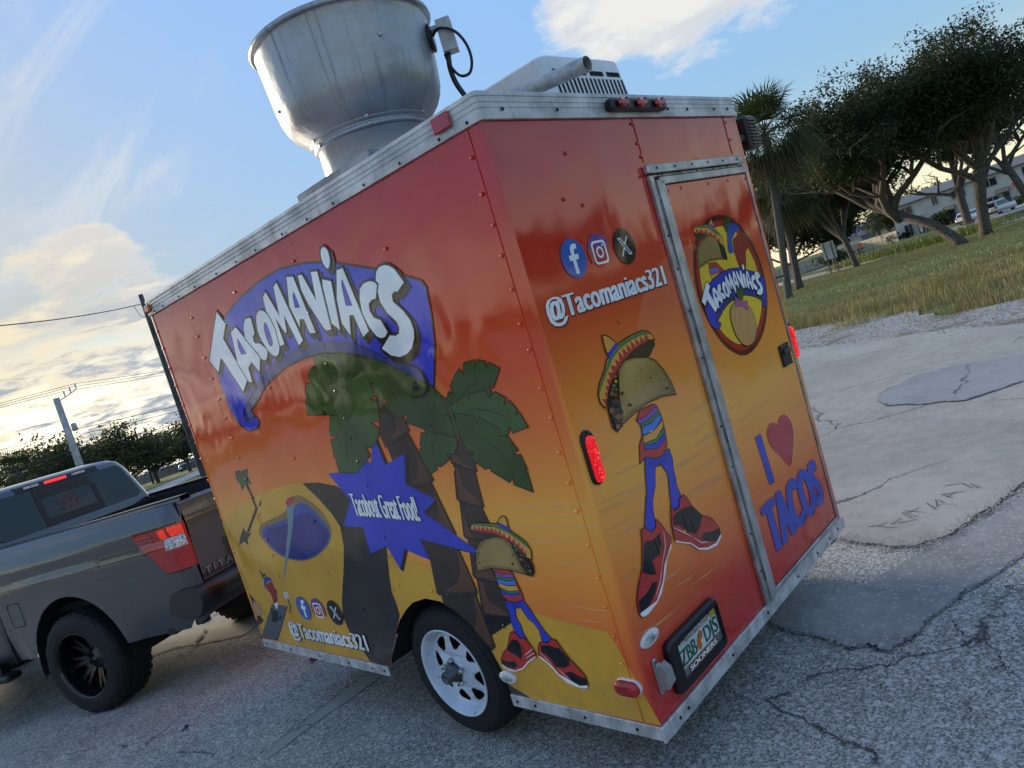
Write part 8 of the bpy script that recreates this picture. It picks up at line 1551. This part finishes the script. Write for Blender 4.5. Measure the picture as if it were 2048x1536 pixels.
# parked cars (small in view): body, glasshouse, windows, wheels, lamps
def car(name, label, p, rz, col, suv=True):
    t = thing(name, label, 'car', p, rz, None); L2, W2_, hh = 2.1, .88, (1.62 if suv else 1.42); P_ = pmat('car_paint_' + col[0], col[1], .25, .3, .05, 2, coat=.8)
    b = MB(); b.smooth = True
    def rg(x0, x1, w_, z, r=.16): return [(x, y, z) for x, y in rrect(x0, -w_, x1, w_, r)]
    b.loft([rg(-L2 + .1, L2 - .1, W2_ - .06, .22), rg(-L2, L2, W2_, .42), rg(-L2 + .02, L2 - .02, W2_, .72), rg(-L2 + .06, L2 - .12, W2_ - .03, .93)], True, True, True); b.loft([rg(-L2 + .14, .95, W2_ - .06, .93), rg(-L2 + .38, .42, W2_ - .20, hh - .06), rg(-L2 + .55, .25, W2_ - .30, hh)], True, False, True); b.build('body', P_, t)
    b = MB(); zz0, zz1 = .98, hh - .14
    def xb(z): return -L2 + .14 + (z - .93) / (hh - .99) * .24
    b.add([(xb(z) - .012, y, z) for y, z in ((-.66, zz0), (.66, zz0), (.56, zz1), (-.56, zz1))], [(0, 1, 2, 3)]); b.build('rear_window', M_GLS, t)
    for s_ in (-1, 1):
        b = MB(); wy = lambda z: s_ * (W2_ - .06 - (z - .93) / (hh - .99) * .14 + .012); b.add([(x, wy(z), z) for x, z in ((-1.7, zz0), (.72, zz0), (.34, zz1), (-1.5, zz1))], [(0, 1, 2, 3)]); b.build('side_window', M_GLS, t)
        b = MB(); b.box(-L2 - .015, s_ * .76 - .10, .74, -L2 + .15, s_ * .76 + .10, .94, .01); b.build('tail_light', M_RED, t)
        for x in (-1.3, 1.3): b = MB(); b.smooth = True; b.lathe([(.12, -.02), (.30, -.02), (.335, .0), (.335, .2), (.3, .22)], 20, (x, s_ * (W2_ - .18) - .1, .335), 'y', cap0=True); w_ = b.build('wheel', M_RUB, t); 
    b = MB(); b.box(-L2 - .03, -.84, .26, -L2 + .2, .84, .50, .03); b.build('rear_bumper', M_NAVY, t); b = MB(); b.box(-L2 - .012, -.26, .62, -L2 + .05, .26, .76); b.build('number_plate', M_WPL, t)
SV = ('silver', (.42, .43, .45)); WT = ('white', (.66, .67, .68))
car('parked_car', 'silver hatchback car parked on the drive between the oak trunks and orange sign', far(69.6, 10.2), radians(-18), SV)
car('parked_car', 'white car parked behind the two big oak trunks', far(72.0, 12.6), radians(-18), WT, False)
car('parked_car', 'white car far beyond the fence left of the trailer edge', (51, 139, 0), radians(40), WT, False)
car('parked_car', 'silver car farthest off past the dumpster left of the trailer', (56, 147, 0), radians(40), SV, False)
# left far side: road, fence, dumpster
b = MB(); b.poly([(10, 62), (24.2, 79), (38, 101), (60, 150), (75, 165), (70, 120), (48, 104), (33, 80), (18, 60)], [], lambda x, y: (x, y, .004)); struct(b.build('side_road', gmat('side_road_concrete', f_conc((.38, .375, .36), (.50, .49, .47)))))
FT = thing('wooden_fence', 'grey wooden board fence beyond the road behind the truck bed', 'fence', (50, 150, 0)); M_WOOD = pmat('grey_boards', (.20, .20, .205), .9, 0, .25, 5)
a_, c_ = Vector((30, 142, 0)), Vector((64, 158, 0)); n = 60
for i in range(n):
    p = a_.lerp(c_, i / n) - FT.location; q = a_.lerp(c_, (i + .93) / n) - FT.location; t_ = Vector((-(q - p).y, (q - p).x, 0)).normalized() * .015; hh = 1.9 + .04 * sin(i * 2.3); b = MB(); b.add([tuple(s_ + Vector((0, 0, z))) for z in (.02, hh) for s_ in (p - t_, q - t_, q + t_, p + t_)], [(4, 5, 6, 7), (0, 1, 5, 4), (1, 2, 6, 5), (2, 3, 7, 6), (3, 0, 4, 7)]); b.build('board', M_WOOD, FT)
DM = thing('dumpster', 'dark green dumpster standing at the end of the far fence', 'dumpster', (50.5, 137.0, 0), radians(30)); b = MB(); b.box(-1.0, -.8, .15, 1.0, .8, 1.25, .03); b.build('bin', pmat('dumpster_green', (.02, .07, .06), .5), DM); b = MB(); b.box(-1.03, -.83, 1.2505, 1.03, .83, 1.32, .02); b.build('lid', M_BLK, DM)
# poles and wires
M_CPOLE = pmat('concrete_pole', (.40, .395, .38), .85, 0, .15, 3); M_WPOLE = pmat('wood_pole', (.060, .060, .055), .9, 0, .3, 5)
CP = thing('concrete_pole', 'tall pale concrete utility pole with top bracket beyond the truck roof', 'utility pole', (10.08, 44.85, 0)); b = MB(); b.smooth = True; b.tube([(0, 0, 0), (0, 0, 7.3)], [.235, .17], 12); b.build('shaft', M_CPOLE, CP)
b = MB(); b.tube([(.1, -.02, 7.1), (1.05, -.32, 7.5)], .03, 6)
for t_ in (.35, .68, 1.0): p = Vector((.1, -.02, 7.1)).lerp(Vector((1.05, -.32, 7.5)), t_); b.tube([tuple(p), tuple(p + Vector((0, 0, .32)))], [.03, .045], 6)
b.build('bracket', M_TRM, CP); b = MB(); b.smooth = True; b.lathe([(.02, 0), (.15, .0), (.15, .42), (.02, .46)], 12, (.36, -.1, 5.25)); b.build('transformer', M_TRM, CP)
WPp = thing('wooden_pole', 'dark wooden utility pole rising behind the trailer front corner', 'utility pole', (9.15, 26.4, 0)); b = MB(); b.smooth = True; b.tube([(0, 0, 0), (0, 0, 8.1)], [.115, .085], 10); b.build('shaft', M_WPOLE, WPp); b = MB(); b.tube([(-.1, 0, 7.7), (.25, .1, 7.55), (.3, .1, 7.3)], .015, 5); b.build('bracket', M_BLK, WPp)
P3 = thing('thin_pole', 'small distant utility pole above the far trees', 'utility pole', (35.6, 112.4, 0)); b = MB(); b.tube([(0, 0, 0), (0, 0, 8.6)], [.16, .11], 8); b.build('shaft', M_WPOLE, P3); b = MB(); b.tube([(-.9, .3, 7.6), (.9, -.3, 7.6)], .05, 5); b.build('crossarm', M_WPOLE, P3)
def wire(label, a, c, sag, r, group=None):
    a, c = Vector(a), Vector(c); b = MB(); pts = [tuple(a.lerp(c, i / 24) - Vector((0, 0, sag * 4 * (i / 24) * (1 - i / 24)))) for i in range(25)]; b.tube(pts, r, 5, False); return tag(b.build('overhead_wire', M_BLK, None, recalc=False), label, 'wire', group)
wire('thick overhead wire running left from the top of the wooden pole', (9.05, 26.4, 7.75), (-3.5, 12.5, 5.55), .35, .016)
wire('thin loop wire drooping beside the thick wire at the wooden pole', (8.6, 25.9, 7.6), (9.1, 26.4, 7.35), .25, .010)
for i, t_ in enumerate((.35, .68, 1.0)):
    pos = ('nearest the pole', 'in the middle', 'farthest out')[i]; p = Vector((10.08, 44.85, 0)) + Vector((.1, -.02, 7.1)).lerp(Vector((1.05, -.32, 7.5)), t_) + Vector((0, 0, .33)); wire('thin power line leading left from the bracket pin ' + pos + ' of the concrete pole', p, (-26 - i, 36 + i, 7.4), .5, .014, 'power lines left of the concrete pole'); wire('thin power line leading right from the bracket pin ' + pos + ' of the concrete pole', p, (52, 62 + i, 9.0 + .2 * i), .6, .014, 'power lines right of the concrete pole')
for i, z in enumerate((5.35, 5.0, 4.2)):
    pos = ('topmost', 'middle', 'lowest')[i]
    wire(pos + ' of the three lower cables leading left from the concrete pole', (10.0, 44.8, z), (-26, 34, z - .2 - .3 * i), .3, .016 + .005 * (i == 2), 'lower cables left of the concrete pole'); wire(pos + ' of the three lower cables leading right from the concrete pole', (10.2, 44.9, z), (52, 60, z + 1.0), .4, .016 + .005 * (i == 2), 'lower cables right of the concrete pole')
S.render.engine = 'CYCLES'
